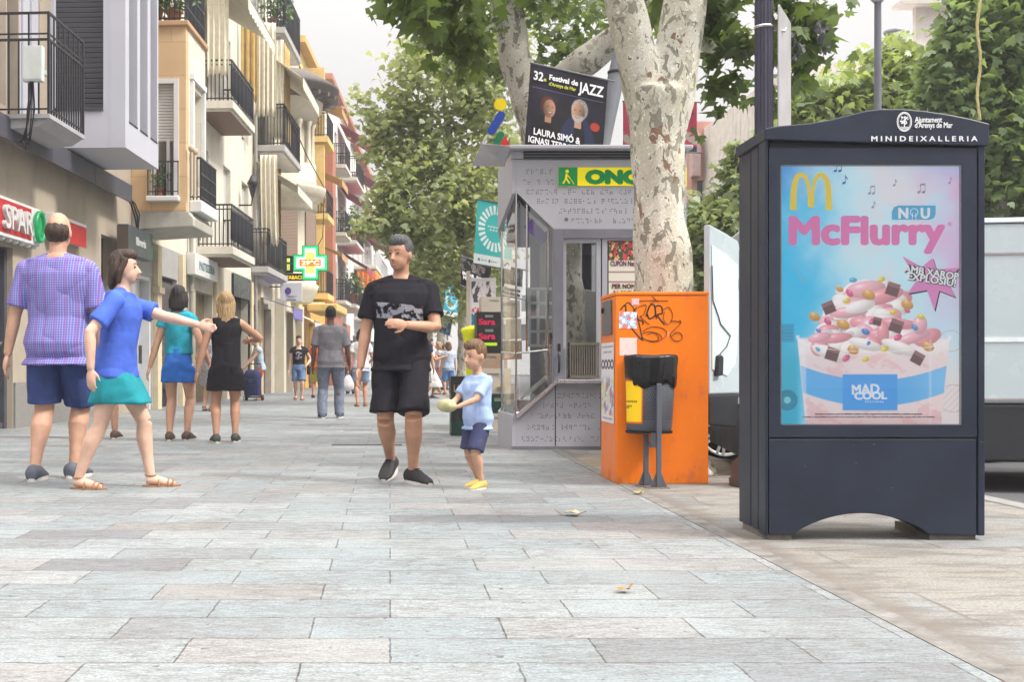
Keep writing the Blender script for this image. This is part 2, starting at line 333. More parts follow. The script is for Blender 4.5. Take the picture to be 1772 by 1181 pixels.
def bars(mb, a, b, z0, z1, n, r=.011, rail=.018, mids=()):
    """a railing between (o,t) points a and b"""
    for i in range(n+1):
        f = i/n; p = (a[0]+(b[0]-a[0])*f, a[1]+(b[1]-a[1])*f)
        mb.box(p[0]-r, p[0]+r, p[1]-r, p[1]+r, z0, z1-rail)
    d = Vector((b[0]-a[0], b[1]-a[1], 0)); L = d.length; d.normalize(); nn = Vector((-d.y, d.x, 0))
    for zz, rr in [(z1-rail, rail), (z0+.06, rail*.7)] + [(q, rail*.7) for q in mids]:
        mb.obox(((a[0]+b[0])/2, (a[1]+b[1])/2, zz), (d*(L/2+rr), nn*rr, Vector((0,0,rr))))
black = M('black iron', (.018,.018,.024), .45, var=.2); white = M('white frame', (.62,.62,.62), .5, var=.05)
pane_m = glass('window glass', (.25,.29,.31), .18); darkm = M('dark interior', (.02,.02,.022), .7)
shut_w = None
def slats(name, col, pitch, rough=.5, dark=.55):
    m, nt, b = bsdf(name); zc = nd(nt, 'ShaderNodeSeparateXYZ', {0: nd(nt, 'ShaderNodeTexCoord').outputs['Object']}).outputs[2]
    f = mth(nt, 'FRACT', mth(nt, 'DIVIDE', zc, pitch))
    c = mix(nt, ramp(nt, f, [(0, 1.), (.16, 0.), (.9, 0.), (1, 1.)]), col, tuple(q*dark for q in col)); nt.links.new(c, b.inputs['Base Color'])
    nt.links.new(nd(nt, 'ShaderNodeBump', {'Height': ramp(nt, f, [(0, 0.), (.2, 1.), (.85, .7), (1, 0.)]), 'Strength': .8, 'Distance': .02}).outputs[0], b.inputs['Normal'])
    b.inputs['Roughness'].default_value = rough; return m
shut_w = slats('white roller shutter', (.55,.55,.53), .055); shut_d = slats('dark slatted shutter', (.035,.036,.045), .075, .4, .3); shut_b = slats('brown roller blind', (.27,.19,.14), .05)
def window(H, t0, t1, z0, z1, o=0., dep=.16, fm=None, pm=None, shut=0., sm=None, mull=1, par=None):
    """frame > pane, shutter, set inside an opening of the wall whose face is at o"""
    fm = fm or white; mb = MB(); w = .055; a, b = o-dep-.05, o-dep
    mb.box(a, b, t0, t0+w, z0, z1).box(a, b, t1-w, t1, z0, z1).box(a, b, t0+w, t1-w, z1-w, z1).box(a, b, t0+w, t1-w, z0, z0+w)
    for i in range(1, mull+1):
        q = t0 + (t1-t0)*i/(mull+1); mb.box(a+.004, b-.004, q-w/2, q+w/2, z0+w, z1-w)
    f = mb.build('window', fm, par or H.e)
    MB().box(a+.02, a+.028, t0+w*.6, t1-w*.6, z0+w*.6, z1-w*.6).build('pane', pm or pane_m, f)
    if shut: MB().box(b+.01, b+.04, t0+.005, t1-.005, z1-(z1-z0)*shut, z1-.004).build('shutter', sm or shut_w, f)
    return f
def cloth_sheet(p0, p1, drop, folds=7, amp=.05, n=60, m=10, flare=0.):
    """a hanging curtain between two top points (o,t,z)"""
    p0, p1 = Vector(p0), Vector(p1); d = p1-p0; nn = Vector((d.y, -d.x, 0)).normalized(); mb = MB()
    vs = [p0 + d*(i/n) + nn*(amp*math.sin(2*math.pi*folds*i/n + .7*math.sin(i*.37))*(.55+.45*j/m)+flare*(j/m)**1.5) + Vector((0,0,-drop*j/m*(1+.02*math.sin(i*.5)))) for j in range(m+1) for i in range(n+1)]
    return mb.add(vs, [(j*(n+1)+i, j*(n+1)+i+1, (j+1)*(n+1)+i+1, (j+1)*(n+1)+i) for j in range(m) for i in range(n)], 0, True)
def solid(o, th=.006):
    s = o.modifiers.new('cloth', 'SOLIDIFY'); s.thickness = th; s.offset = 0; return o
def balcony(H, t0, t1, o, z, h=1.0, deck=.18, m_deck=None, nbar=9, iron=None, panel=None, o_in=0., under=None, lip=.06):
    """balcony > railing > cloth panel"""
    m_deck = m_deck or M('pale render', (.55,.52,.46), .8, var=.08, grime=.3)
    mb = MB().box(o_in+.004, o-lip, t0+lip, t1-lip, z-deck-.06, z-deck).box(o_in+.004, o, t0, t1, z-deck, z)
    if under: mb.box(o_in+.02, o-lip-.02, t0+lip+.02, t1-lip-.02, z-deck-.07, z-deck-.062, 1)
    d = mb.build('balcony', [m_deck, under or m_deck], H.e, bev=.015)
    r = MB(); q = o-.04; a, b = t0+.04, t1-.04
    bars(r, (o_in+.05, a), (q, a), z, z+h, max(3, int((q-o_in)/.1)), mids=(z+h-.12,)); bars(r, (q, a), (q, b), z, z+h, nbar*2, mids=(z+h-.12,)); bars(r, (o_in+.05, b), (q, b), z, z+h, 6)
    rr = r.build('railing', iron or black, d)
    if panel:
        pb = MB(); n = 40
        vs = [(q-.02+.012*math.sin(i*1.3), a + (b-a)*i/n, zz) for zz in (z+.16, z+h-.14) for i in range(n+1)]
        pb.add(vs, [(i, i+1, n+2+i, n+1+i) for i in range(n)], 0, True); solid(pb.build('cloth_panel', panel, rr))
    return d
navy_cloth = M('navy balcony cloth', (.03,.032,.05), .8, var=.3, vs=6); grey_sheet = M('slate balcony screen', (.085,.085,.105), .7, var=.1)
cream = M('cream render', (.64,.57,.45), .85, var=.1, grime=.4, bump=.1); creamcloth = M('cream curtain', (.66,.61,.49), .85, var=.1, vs=8); gold = M('ochre curtain', (.46,.31,.11), .85, var=.15, vs=5)
# ---- the grey house with the supermarket
H1 = House('grey_modern_house', 'grey modern house with a projecting slatted bay above a supermarket', 7., 20.2)
taupe = M('taupe render', (.37,.315,.25), .85, var=.1, vs=1.3, grime=.4, bump=.12); tan = M('tan upper render', (.36,.30,.24), .85, var=.07)
bayg = M('bay panel', (.44,.445,.50), .5, var=.035, vs=2); fas = M('anthracite fascia', (.07,.07,.088), .45, var=.12, vs=3)
T = H1.t
gdoor = (T(-95), T(22), -.01, 2.44); niche = (T(175), T(197), 1.83, 3.08)
facade(0, H1.L, 0, 3.9, [(gdoor[0], gdoor[1], -1, 2.44), niche], mb=None).build('ground_floor_wall', taupe, H1.e)
MB().box(-8, -.31, 0, H1.L, 0, 14).build('wall', tan, H1.e)
pl = MB().box(.004, .03, T(23), T(176), 0, .62); pl.build('plinth', M('speckled granite', (.22,.21,.20), .6, var=.5, vs=120), H1.e)
MB().box(-.26, -.2, niche[0]-.02, niche[1]+.02, niche[2]-.02, niche[3]+.02).build('shop_window', M('dark shop glass', (.05,.04,.04), .15), H1.e)
dr = MB().box(-.22, -.16, gdoor[0], gdoor[1]-.09, .09, 2.40).build('shop_door', M('dark glass door', (.025,.03,.035), .12, var=.1), H1.e)
MB().box(-.2, -.08, gdoor[1]-.085, gdoor[1]-.005, 0, 2.42).box(-.2, -.1, gdoor[0], gdoor[1]-.09, 0, .085).build('door_frame', fas, dr)
hz = H1.z(600, 8); MB().tube([(-.15, T(-2), hz-.1), (-.08, T(-2), hz-.1), (-.06, T(4), hz), (-.06, T(10), hz+.06), (-.1, T(14), hz+.06), (-.15, T(14), hz+.06)], .014).build('door_handle', M('brushed steel', (.5,.5,.5), .3, 1.), dr)
ft = T(229, .3)
fa = MB().box(-.3, .3, -.2, ft, 3.905, 4.02).box(.26, .3, -.2, ft, 3.72, 3.905)
for q in (T(90, .3), T(165, .3)): fa.box(.301, .304, q, q+.012, 3.73, 4.015)
fa.build('fascia', fas, H1.e)
# upper wall with its openings
uh = [(T(-70), T(10), 4.3, 9), (T(12), T(32), 4.2, 9.), (T(34), T(69), 4.2, 9.)]
facade(0, H1.L, 4.025, 14, uh).build('upper_wall', tan, H1.e)
MB().box(-.25, -.16, uh[1][0]-.02, uh[1][1]+.02, 4.1, 9.1).build('shutter', shut_d, H1.e)
pp = MB(); a, b = uh[2][:2]
for i in range(3): pp.box(-.22, -.08+.03*i, a+(b-a)*i/3+.004, a+(b-a)*(i+1)/3-.004, 4.1, 9.1)
pp.build('cladding_panel', bayg, H1.e)
MB().box(-.25, -.1, uh[0][0]-.02, uh[0][1]+.02, 4.2, 9.1).build('cladding_panel', bayg, H1.e)
# balcony with tapered soffit
bo = .82; b0, b1 = T(86, bo), T(147, bo)
sl = MB().box(.004, bo, b0, b1, 4.0, 4.055); sl.prism([(.01, 3.999), (bo-.02, 3.999), (bo-.17, 3.90), (.01, 3.86)], (0, b0+.03, 0), (1,0,0), (0,0,1), (0, b1-b0-.06, 0))
bal = sl.build('balcony', M('balcony slab', (.34,.34,.36), .7), H1.e)
rl = MB(); bars(rl, (bo-.02, b0+.02), (bo-.02, b1-.02), 4.06, 5.02, 14, .009, .014); bars(rl, (bo-.02, b0+.02), (bo-.02, b1-.02), 5.02, 5.36, 7, .009, .014)
bars(rl, (.02, b0+.02), (bo-.02, b0+.02), 4.06, 5.02, 6, .009, .014); bars(rl, (.02, b0+.02), (bo-.02, b0+.02), 5.02, 5.36, 3, .009, .014)
for q in (b0+.02, b1-.02): rl.box(bo-.035, bo-.005, q-.015, q+.015, 4.06, 5.36)
rl.build('railing', black, bal)
# bay
yo = 1.13; y0, y1 = T(217, yo), T(274, yo)
z0 = 4.06; s0, s1 = y1-y0, 0
cut = [(y0 + s0*a, y0 + s0*b, 4.46, 13.) for a, b in ((.10, .34), (.42, .65), (.74, .96))]
bm_ = facade(y0, y1, z0, 14, cut, o=yo, dep=.22)
# near end of the bay, facing down the street, with one wide opening
wl, wr = .06, .80
for x0, x1, q0, q1 in ((.003, wl, z0, 14), (wr, yo-.221, z0, 14), (wl, wr, z0, 4.62)): bm_.box(x0, x1, y0, y0+.2, q0, q1)
bm_.box(.003, yo-.221, y1-.2, y1, z0, 14).box(.003, yo-.221, y0+.2, y1-.2, z0, z0+.2)
bm_.box(.88, .885, y0-.003, y0+.01, z0+.02, 13)
bay = bm_.build('bay', bayg, H1.e)
MB().box(wl, wr, y0+.08, y0+.15, 4.62, 14).box(wl-.0, wr, y0-.02, y0+.16, 4.6, 4.65).build('shutter', shut_d, bay)
for a, b, *_ in cut:
    MB().box(yo-.2, yo-.17, a+.002, b-.002, 4.46, 13).build('panel', shut_d, bay)
    MB().box(yo-.168, yo+.012, a, b, 4.462, 4.48).build('window_frame', M('dark jamb', (.04,.04,.05), .5), bay)
# junction box and cables
ub = MB().box(.55, .80, b0-.22, b0-.12, 4.42, 4.86).box(.56, .79, b0-.225, b0-.221, 4.44, 4.84)
ub.box(.6, .7, b0-.12, b0+.3, 4.6, 4.66).build('utility_box', M('pale plastic', (.50,.54,.53), .5), H1.e, bev=.01)
cb = MB()
for k in range(7):
    a = rnd.uniform(-.06, .06); cb.tube([(.66+a*.5, b0-.16, 4.42), (.64+a, b0-.1+a, 4.2-.05*k), (.58+a, b0-.04, 3.95-.06*k), (.5+a, b0, 3.75+a), (.35, b0+.1, 3.7)], .008, 5)
cb.build('cable_bundle', black, H1.e); cb = MB()
for k in range(8):
    a = rnd.uniform(-.05, .05); cb.tube([(.28, ft-.1, 3.75+a), (.3+a, ft+.05, 3.72), (.36+a, ft+.12, 3.5+a), (.34, ft+.2+a, 3.28+a), (.2, ft+.35, 3.22), (.1, ft+.6, 3.3)], .012, 5)
cb.build('cable_bundle', black, H1.e)
# supermarket sign
def wallsign(H, name, label, px0, px1, ytop, ybot, pxr, o, mbody, cat='shop sign', dep=.13):
    t0, t1 = H.t(px0, o), H.t(px1, o); zt, zb = H.z(ytop, pxr, o), H.z(ybot, pxr, o)
    e = thing(name, label, cat, H.w(o-dep, (t0+t1)/2, 0), -TH, 'shop signs on the left houses')
    a = (t1-t0)/2
    MB().box(.003, dep, -a, a, zb, zt).build('sign_box', mbody, e, bev=.01)
    return e, a, zb, zt, dep
UY = (0, 1, 0); UZ = (0, 0, 1)
red = M('sign red', (.42,.02,.025), .4); lit = M('lit white letters', (.52,.52,.52), .4, var=.02, emit=.03); green = M('sign green', (.0,.22,.07), .4, emit=.25)
e, a, zb, zt, d = wallsign(H1, 'shop_sign', 'red and white shop sign with a green ring above the dark glass door', -75, 71, 362, 426, 66, .16, white)
MB().box(d+.001, d+.006, -a+.05, a-.36, zb+.05, zt-.04).build('sign_face', red, e)
text('lettering', 'SPAR', (d+.03, a-.43, zb+.11), UY, UZ, .43, lit, e, ext=.03, align='RIGHT', bold=.004, sx=.95)
cc = Vector((d+.03, a-.17, (zb+zt)/2))
MB().add([], []).rings([[cc + Vector((x, r*1.0*math.cos(q), r*1.35*math.sin(q))) for q in [2*math.pi*k/28 for k in range(28)]] for x, r in ((0,.165),(.05,.165),(.05,.13),(.0,.13),(0,.165))], cap=False).build('emblem_ring', green, e)
MB().prism([(-.09,-.1),(-.03,-.1),(-.03,-.16),(.03,-.16),(.03,-.1),(.09,-.1),(.03,0),(.06,0),(0,.15),(-.06,0),(-.03,0)], cc + Vector((.0,0,0)), UY, UZ, (.03,0,0)).build('emblem_tree', green, e)
sc = MB()
for i in range(12): sc.ell((d*.5, -a+.1+i*(2*a-.2)/11, zb-.01), (.05,.05,.04), 8, 6)
sc.build('sign_trim', white, e)
e, a, zb, zt, d = wallsign(H1, 'shop_sign', 'plain red wall sign with white edge beyond the green ringed sign', 92, 150, 386, 424, 140, .14, white)
MB().box(d+.001, d+.006, -a+.03, a-.03, zb-.03, zt-.05).build('sign_face', red, e)
# ---- peach house with a box oriel
H2 = House('peach_house', 'peach rendered house with box oriel window and roller shutter', 20.22, 24.3)
peach = None
def blockwall(name, col, bw, bh, joint):
    m, nt, b = bsdf(name); tc = nd(nt, 'ShaderNodeTexCoord').outputs['Object']; s = nd(nt, 'ShaderNodeSeparateXYZ', {0: tc})
    v = nd(nt, 'ShaderNodeCombineXYZ', {0: mth(nt, 'ADD', s.outputs[0], s.outputs[1]), 1: s.outputs[2]}).outputs[0]
    br = nd(nt, 'ShaderNodeTexBrick', {'Vector': v, 'Color1': tuple(q*.93 for q in col)+(1,), 'Color2': tuple(min(1, q*1.06) for q in col)+(1,), 'Mortar': tuple(q*joint for q in col)+(1,), 'Scale': 1., 'Mortar Size': .012 if bw > .3 else .008, 'Brick Width': bw, 'Row Height': bh})
    n = nd(nt, 'ShaderNodeTexNoise', {'Vector': tc, 'Scale': 2., 'Detail': 6.}).outputs[0]
    c = mix(nt, ramp(nt, n, [(.45, 0.), (.7, .35)]), br.outputs[0], tuple(q*.75 for q in col)); nt.links.new(c, b.inputs['Base Color']); b.inputs['Roughness'].default_value = .85
    nt.links.new(nd(nt, 'ShaderNodeBump', {'Height': br.outputs[1], 'Strength': -.5, 'Distance': .01}).outputs[0], b.inputs['Normal']); return m
peach = blockwall('peach block render', (.60,.41,.23), .75, .62, .8); pcream = blockwall('cream block render', (.64,.59,.49), .9, .62, .85)
MB().box(-8, -.31, 0, H2.L, 0, 12).build('wall', cream, H2.e)
T = H2.t; o2 = 1.02; e1 = T(355, o2); L2 = H2.L
gd = [(.45, 1.35, -1, 2.6), (2.0, 3.3, -1, 2.7)]
facade(0, L2, 0, 3.3, gd).build('ground_floor_wall', M('grey shop render', (.33,.32,.31), .8, grime=.3), H2.e)
facade(0, L2, 3.3, 12, []).build('upper_wall', pcream, H2.e)
door = MB().box(-.24, -.18, .45, 1.35, 0, 2.6).build('door', M('pale door glass', (.34,.36,.40), .2), H2.e)
MB().box(-.18, -.02, .45, .53, 0, 2.6).box(-.18, -.02, 1.27, 1.35, 0, 2.6).box(-.18, -.03, .53, 1.27, 2.52, 2.6).build('door_frame', white, door)
MB().box(-.15, -.09, .8, 1.0, .9, 1.25).build('door_handle', black, door)
cbm = M('beaded door curtain', (.08,.07,.07), .5, var=.6, vs=40)
MB().box(-.24, -.18, 2., 3.3, 0, 2.7).build('shutter', darkm, H2.e); cs = cloth_sheet((-.1, 2., 2.68), (-.1, 3.3, 2.68), 2.3, 12, .03); solid(cs.build('beaded_curtain', cbm, H2.e))
for q in (1.45, 3.42): MB().box(.004, .1, q, q+.3, 0, 3.25).box(.004, .15, q-.05, q+.35, 2.3, 2.42).build('pilaster', M('yellow stone pilaster', (.56,.48,.33), .8, grime=.3), H2.e)
MB().prism([(.0,3.36),(1.16,3.42),(1.16,3.58),(1.08,3.66),(1.08,3.70),(.0,3.70)], (0,-.0,0), (1,0,0), (0,0,1), (0,e1+.12,0)).build('oriel_base', M('weathered concrete', (.40,.385,.34), .85, grime=.6, bump=.3), H2.e, bev=.02)
# oriel: end wall facing down the street (opening) and street side
ox0, ox1, oz0, oz1 = .44, .80, 3.99, 6.05
ob = MB()
for x0, x1, q0, q1 in ((0.003, ox0, 3.7, 7.1), (ox1, o2, 3.7, 7.1), (ox0, ox1, 3.7, oz0), (ox0, ox1, oz1, 7.1)): ob.box(x0, x1, .0, .2, q0, q1)
ob.box(-.0+.003, o2-.25, e1-.2, e1, 3.7, 7.1)
orl = ob.build('oriel', peach, H2.e)
side_h = (.45, e1-.3, 4.3, 6.1)
facade(.2, e1, 3.7, 7.1, [side_h], o=o2, dep=.2).build('oriel_side', pcream, orl)
MB().box(0.003, o2-.2, .2, e1-.2, 6.9, 7.1).build('oriel_roof', pcream, orl)
MB().box(0.003, o2+.06, -.06, e1+.06, 7.1, 7.2).build('ledge', M('terracotta edge', (.44,.27,.15), .8), orl, bev=.02)
fr = MB()
for x0, x1, q0, q1 in ((ox0-.07, ox0, oz0, oz1+.09), (ox1, ox1+.09, oz0, oz1+.09), (ox0, ox1, oz1, oz1+.09)): fr.box(x0, x1, -.03, .02, q0, q1)
fr = fr.build('window', white, orl)
MB().box(ox0, ox1, .08, .12, oz1-1.05, oz1).build('shutter', shut_w, fr)
MB().box(ox0, ox1, .12, .13, oz0, oz1).build('pane', pane_m, fr)
MB().box(ox0+.20, ox0+.26, .07, .13, oz0, oz1-1.0).build('frame', white, fr)
MB().box(ox0-.14, ox1+.12, -.14, -.0, oz0-.12, oz0-.02).build('sill', white, fr, bev=.02)
rb = MB(); bars(rb, (ox0-.1, -.1), (ox1+.1, -.1), oz0, oz0+.62, 6, .008, .012)
for k in range(3):
    c = Vector((ox0+.06+.12*k, -.1, oz0+.33)); rb.tube([c + Vector((.045*math.cos(q), 0, .06*math.sin(q))) for q in [k2*math.pi/6 for k2 in range(13)]], .006, 5)
rb.build('railing', black, fr)
f2 = window(H2, *side_h, o=o2, shut=.85, par=orl)
MB().box(o2+.003, o2+.06, side_h[0]-.12, side_h[0]-.003, 4.25, 6.2).box(o2+.003, o2+.06, side_h[1]+.003, side_h[1]+.12, 4.25, 6.2).box(o2+.003, o2+.075, side_h[0]-.14, side_h[1]+.14, 6.21, 6.32).build('surround', white, orl)
gr = MB(); bars(gr, (o2+.2, .3), (o2+.2, e1+.05), 3.95, 4.75, 12, .01, .016, mids=(4.2, 4.45)); bars(gr, (o2, .3), (o2+.2, .3), 3.95, 4.75, 3, .01); gr.build('window_grille', black, orl)
MB().box(o2+.003, o2+.24, .25, e1+.1, 3.72, 3.94).build('window_box', white, orl, bev=.02)
for tt in (.02, .28): MB().ell((o2+.1, tt, 4.85), (.06,.06,.07)).tube([(o2+.1, tt, 4.0), (o2+.1, tt, 4.8)], .03, 8).build('finial', M('stone ball', (.45,.38,.28), .8), orl)
tr = MB(); bars(tr, (.05, .02), (o2-.02, .02), 7.2, 8.2, 10, .009); bars(tr, (o2-.02, .02), (o2-.02, e1-.02), 7.2, 8.2, 14, .012, mids=(7.5, 7.8)); tr.build('terrace_railing', black, orl)
e, a, zb, zt, d = wallsign(H2, 'shop_sign', 'dark hanging shop box sign with green end beside the beige shop door', 222, 264, 402, 450, 255, .35, M('dark sign', (.05,.06,.065), .4), dep=.2)
text('lettering', 'llibreria', (d+.004, 0, zb+.2), UY, UZ, .2, lit, e, bold=.004); MB().box(d+.002, d+.005, a-.07, a-.02, zb+.05, zt-.2).build('lamp_strip', green, e)
MB().box(.0, d, -a-.006, -a-.001, zb+.03, zt-.03).build('end_face', M('sign brown face', (.10,.075,.06), .5), e)
# ---- white house with two stacks of balconies
H3 = House('white_balcony_house', 'white house with stacked balconies, navy cloth panels and long cream curtains', 24.32, 36.2)
wood = M('brown soffit boards', (.16,.085,.06), .6, var=.2, vs=12); T = H3.t; L3 = H3.L
offw = M('off white render', (.66,.62,.53), .85, var=.08, grime=.5)
up = []
for zz in (3.75, 7.15, 10.65):
    up += [(1.3, 2.2, zz+.05, zz+2.3), (3.9, 4.8, zz+.05, zz+2.3), (6.3, 7.3, zz+.05, zz+2.3), (9., 10., zz+.05, zz+2.3)]
facade(0, L3, 3.4, 15, up).build('upper_wall', offw, H3.e)
for i, h in enumerate(up): window(H3, *h, shut=(.0, .6, .9, .3)[i % 4], sm=shut_w)
MB().box(-8, -.31, 0, L3, 0, 15).build('wall', offw, H3.e)
gh = [(.9, 2.6, -1, 2.6), (3.2, 4.4, -1, 2.7), (5.0, 7.2, -1, 3.0), (7.7, 8.8, -1, 2.7), (9.4, 11.2, -1, 2.7)]
facade(0, L3, 0, 3.4, gh).build('ground_floor_wall', M('ground floor stone', (.47,.43,.36), .8, grime=.4, var=.12), H3.e)
for h, mm in zip(gh, (M('bronze glass', (.16,.12,.07), .2), M('brown door', (.10,.055,.04), .5), M('black shop front', (.02,.022,.026), .2), M('timber door', (.12,.06,.045), .5), M('timber door', (.12,.06,.045), .5))):
    MB().box(-.27, -.2, h[0], h[1], 0, h[3]).build('door', mm, H3.e)
MB().box(.004, .06, 4.9, 5.0, 0, 3.3).box(.004, .06, 7.2, 7.3, 0, 3.3).box(.004, .07, 4.9, 7.3, 2.75, 3.35).build('shop_surround', M('black cladding', (.03,.033,.036), .3), H3.e)
for q0, q1, q2 in ((2.7,3.1,.09),(8.85,9.3,.09),(7.305,7.6,.1)): MB().box(.004, q2, q0, q1, 0, 3.3).build('pilaster', M('yellow stone pilaster', (.56,.48,.33), .8), H3.e)
MB().box(.01, .05, .35, .62, 0, 2.9).build('pilaster', M('yellow stone pilaster', (.56,.48,.33), .8), H3.e)
oa = .85; ta, tb = T(403, oa), T(441, oa)
for zz in (3.62, 6.98): balcony(H3, ta, tb, oa, zz, h=.98 if zz < 5 else .95, m_deck=M('pale render', (.6,.56,.49), .8, var=.08, grime=.3), nbar=8, panel=navy_cloth, under=wood)
ob_ = .95; tc_, td = T(493, ob_), T(521, ob_)
balcony(H3, tc_, td, ob_, 7.38, h=1.22, nbar=10, panel=grey_sheet, m_deck=M('grey stone deck', (.38,.37,.36), .8))
balcony(H3, tc_, td, ob_, 10.85, h=1.25, nbar=10, panel=grey_sheet, m_deck=M('grey stone deck', (.38,.37,.36), .8))
balcony(H3, tc_-.3, td, .52, 3.78, h=1.12, nbar=10, panel=grey_sheet, m_deck=M('grey stone deck', (.38,.37,.36), .8))
# curtains and awnings
cu = cloth_sheet((.25, ta+.0, 9.9), (oa-.1, ta+.0, 9.9), 2.35, 4, .04); solid(cu.build('curtain', creamcloth, H3.e))
cu = cloth_sheet((-.0+.3, tc_-1.5, 10.5), (.93, tc_-1.5, 10.5), 2.6, 5, .05); solid(cu.build('curtain', creamcloth, H3.e))
cu = cloth_sheet((.1, tc_-2.3, 10.5), (.55, tc_-2.3, 10.5), 2.4, 3, .05); solid(cu.build('curtain', gold, H3.e))
cu = cloth_sheet((.45, tc_+.1, 10.5), (ob_-.05, tc_+.1, 10.5), 2.9, 4, .04); solid(cu.build('curtain', creamcloth, H3.e))
cu = cloth_sheet((ob_-.08, tc_+.4, 10.5), (ob_-.08, tc_+1.5, 10.5), 2.9, 4, .05); solid(cu.build('curtain', gold, H3.e))
cu = cloth_sheet((.25, tc_-.2, 7.05), (.75, tc_-.2, 7.05), 2.6, 4, .05, flare=-.3); solid(cu.build('curtain', creamcloth, H3.e))
cu = cloth_sheet((.1, td-1.3, 7.05), (.5, td-1.3, 7.05), 2.2, 3, .05); solid(cu.build('curtain', gold, H3.e))
def awning(H, t0, t1, o0, z0, o1, z1, val, m, par=None, name='awning'):
    mb = MB(); n = 24
    mb.obox(((o0+o1)/2, (t0+t1)/2, (z0+z1)/2), (Vector(((o1-o0)/2, 0, (z1-z0)/2)), Vector((0, (t1-t0)/2, 0)), Vector(((z0-z1), 0, (o1-o0))).normalized()*.008))
    for i in range(n):
        a, b = t0+(t1-t0)*i/n, t0+(t1-t0)*(i+1)/n
        mb.box(o1-.006, o1+.006, a, b, z1-val*(.85+.15*(i % 2)), z1+.01)
    aw = mb.build(name, m, par or H.e)
    MB().box(o1-.035, o1+.012, t0-.03, t1+.03, z1+.012, z1+.05).build('awning_bar', M('awning bar', (.2,.2,.21), .4), aw)
    return aw
awning(H3, ta-.2, tb+.6, .05, 9.95, 1.25, 9.25, .3, creamcloth)
awning(H3, tc_-.1, td+.2, .1, 10.3, 1.5, 9.3, .3, creamcloth)
awning(H3, tc_-.1, td-.3, .1, 6.9, 1.35, 6.15, .25, creamcloth)
awning(H3, 8.7, 10.6, .1, 2.95, 1.1, 2.62, .34, M('violet shop awning', (.16,.15,.38), .8, var=.15))
lm = MB().tube([(.004, 5.9, 5.3), (.35, 5.9, 5.3), (.38, 5.9, 5.5)], .025, 6).lathe((.38, 5.9, 5.5), [(.03,0),(.13,.35),(.16,.4),(.1,.5),(.05,.6),(.0,.66)], 6)
lm.build('wall_lantern', black, H3.e)
e, a, zb, zt, d = wallsign(H3, 'shop_sign', 'pale white shop sign with teal lettering under the lower navy balcony', 338, 377, 452, 487, 372, .28, white, dep=.2)
text('lettering', 'PASTISSERIA', (d+.004, 0, zb+.14), UY, UZ, .26, M('teal ink', (.03,.14,.16), .5), e, sx=1.1, bold=.004)
e = thing('hanging_sign', 'small white square hanging sign with a round violet mark', 'hanging sign', H3.w(.1, 10.9, 0), -TH)
MB().box(.25, .95, -.03, .03, 2.95, 3.55).build('sign_board', white, e, bev=.01); MB().box(-.1, .3, -.015, .015, 3.4, 3.44).build('bracket', black, e)
MB().prism([(.5+.1*math.cos(q), 3.28+.12*math.sin(q)) for q in [k*math.pi/8 for k in range(16)]], (0,-.034,0), (1,0,0), (0,0,1), (0,-.003,0)).build('emblem', M('violet ink', (.1,.06,.25), .5), e)
text('lettering', 'Tabacs i\nrevistes', (.6, -.034, 3.08), (1,0,0), UZ, .1, black, e)
pp_ = MB()
for tt, o_p in ((.12, .09), (7.95, .10)):
    pp_ = MB().tube([(o_p, tt, .1), (o_p, tt, 14.5)], .05, 10)
    for zz in (2.5, 5.5, 8.5, 11.5): pp_.lathe((o_p, tt, zz), [(.052,0),(.06,.01),(.06,.05),(.052,.06)], 10)
    pp_.build('downpipe', M('grey downpipe', (.30,.29,.27), .6, var=.15), H3.e)
# ---- round cream tower house
H4 = House('round_bay_house', 'cream stone house with a round columned bay under wide bracketed eaves', 36.22, 41.)
stone = M('cream dressed stone', (.56,.51,.41), .8, var=.1, vs=2, grime=.35, bump=.15); L4 = H4.L
MB().box(-8, -.01, 0, L4, 0, 12.5).build('wall', stone, H4.e)
tm = L4*.5; C = (-.15, tm)
MB().lathe((C[0], C[1], 0), [(1.05,3.1),(1.25,3.5),(1.3,3.7),(1.2,3.75),(1.2,4.3),(1.15,4.32),(1.15,6.3),(1.25,6.35),(1.25,6.6),(1.45,6.75),(1.55,7.0),(1.55,7.1),(1.2,7.15),(1.2,7.9),(.95,7.91),(.95,9.4),(1.2,9.42),(1.22,9.7),(1.4,9.8),(1.45,10.1)], 40).build('round_bay', stone, H4.e)
ey = MB().lathe((C[0], C[1], 0), [(1.46,10.12),(2.0,10.5),(2.02,10.6),(1.2,11.1),(.0,11.4)], 40)
for k in range(26):
    q = 2*math.pi*k/26; dx, dy = math.cos(q), math.sin(q); ey.obox((C[0]+1.72*dx, C[1]+1.72*dy, 10.2), (Vector((dx,dy,0))*.28, Vector((-dy,dx,0))*.05, Vector((0,0,.07))))
ey.build('eaves', M('dark timber eaves', (.10,.085,.08), .7, var=.2), H4.e)
cl_ = MB()
for k in range(10):
    q = -math.pi/2 - .6 + k*(math.pi+.9)/9; cl_.lathe((C[0]+1.07*math.cos(q), C[1]+1.07*math.sin(q), 7.9), [(.11,0),(.11,.08),(.08,.1),(.07,1.3),(.12,1.42),(.12,1.5)], 10)
cl_.build('column', stone, H4.e)['kind'] = 'stuff'
for q in (-1.9, -1.2, -.4, .4):
    dx, dy = math.cos(q), math.sin(q); w = MB(); c = Vector((C[0]+1.13*dx, C[1]+1.13*dy, 5.3))
    w.obox(c, (Vector((dx,dy,0))*.04, Vector((-dy,dx,0))*.3, Vector((0,0,.9)))).build('shutter', shut_b, H4.e)
facade(0, L4, 0, 3.1, [(.5, 2., -1, 2.7), (2.6, 4.2, -1, 2.7)], o=.3, dep=.3).build('ground_floor_wall', stone, H4.e)
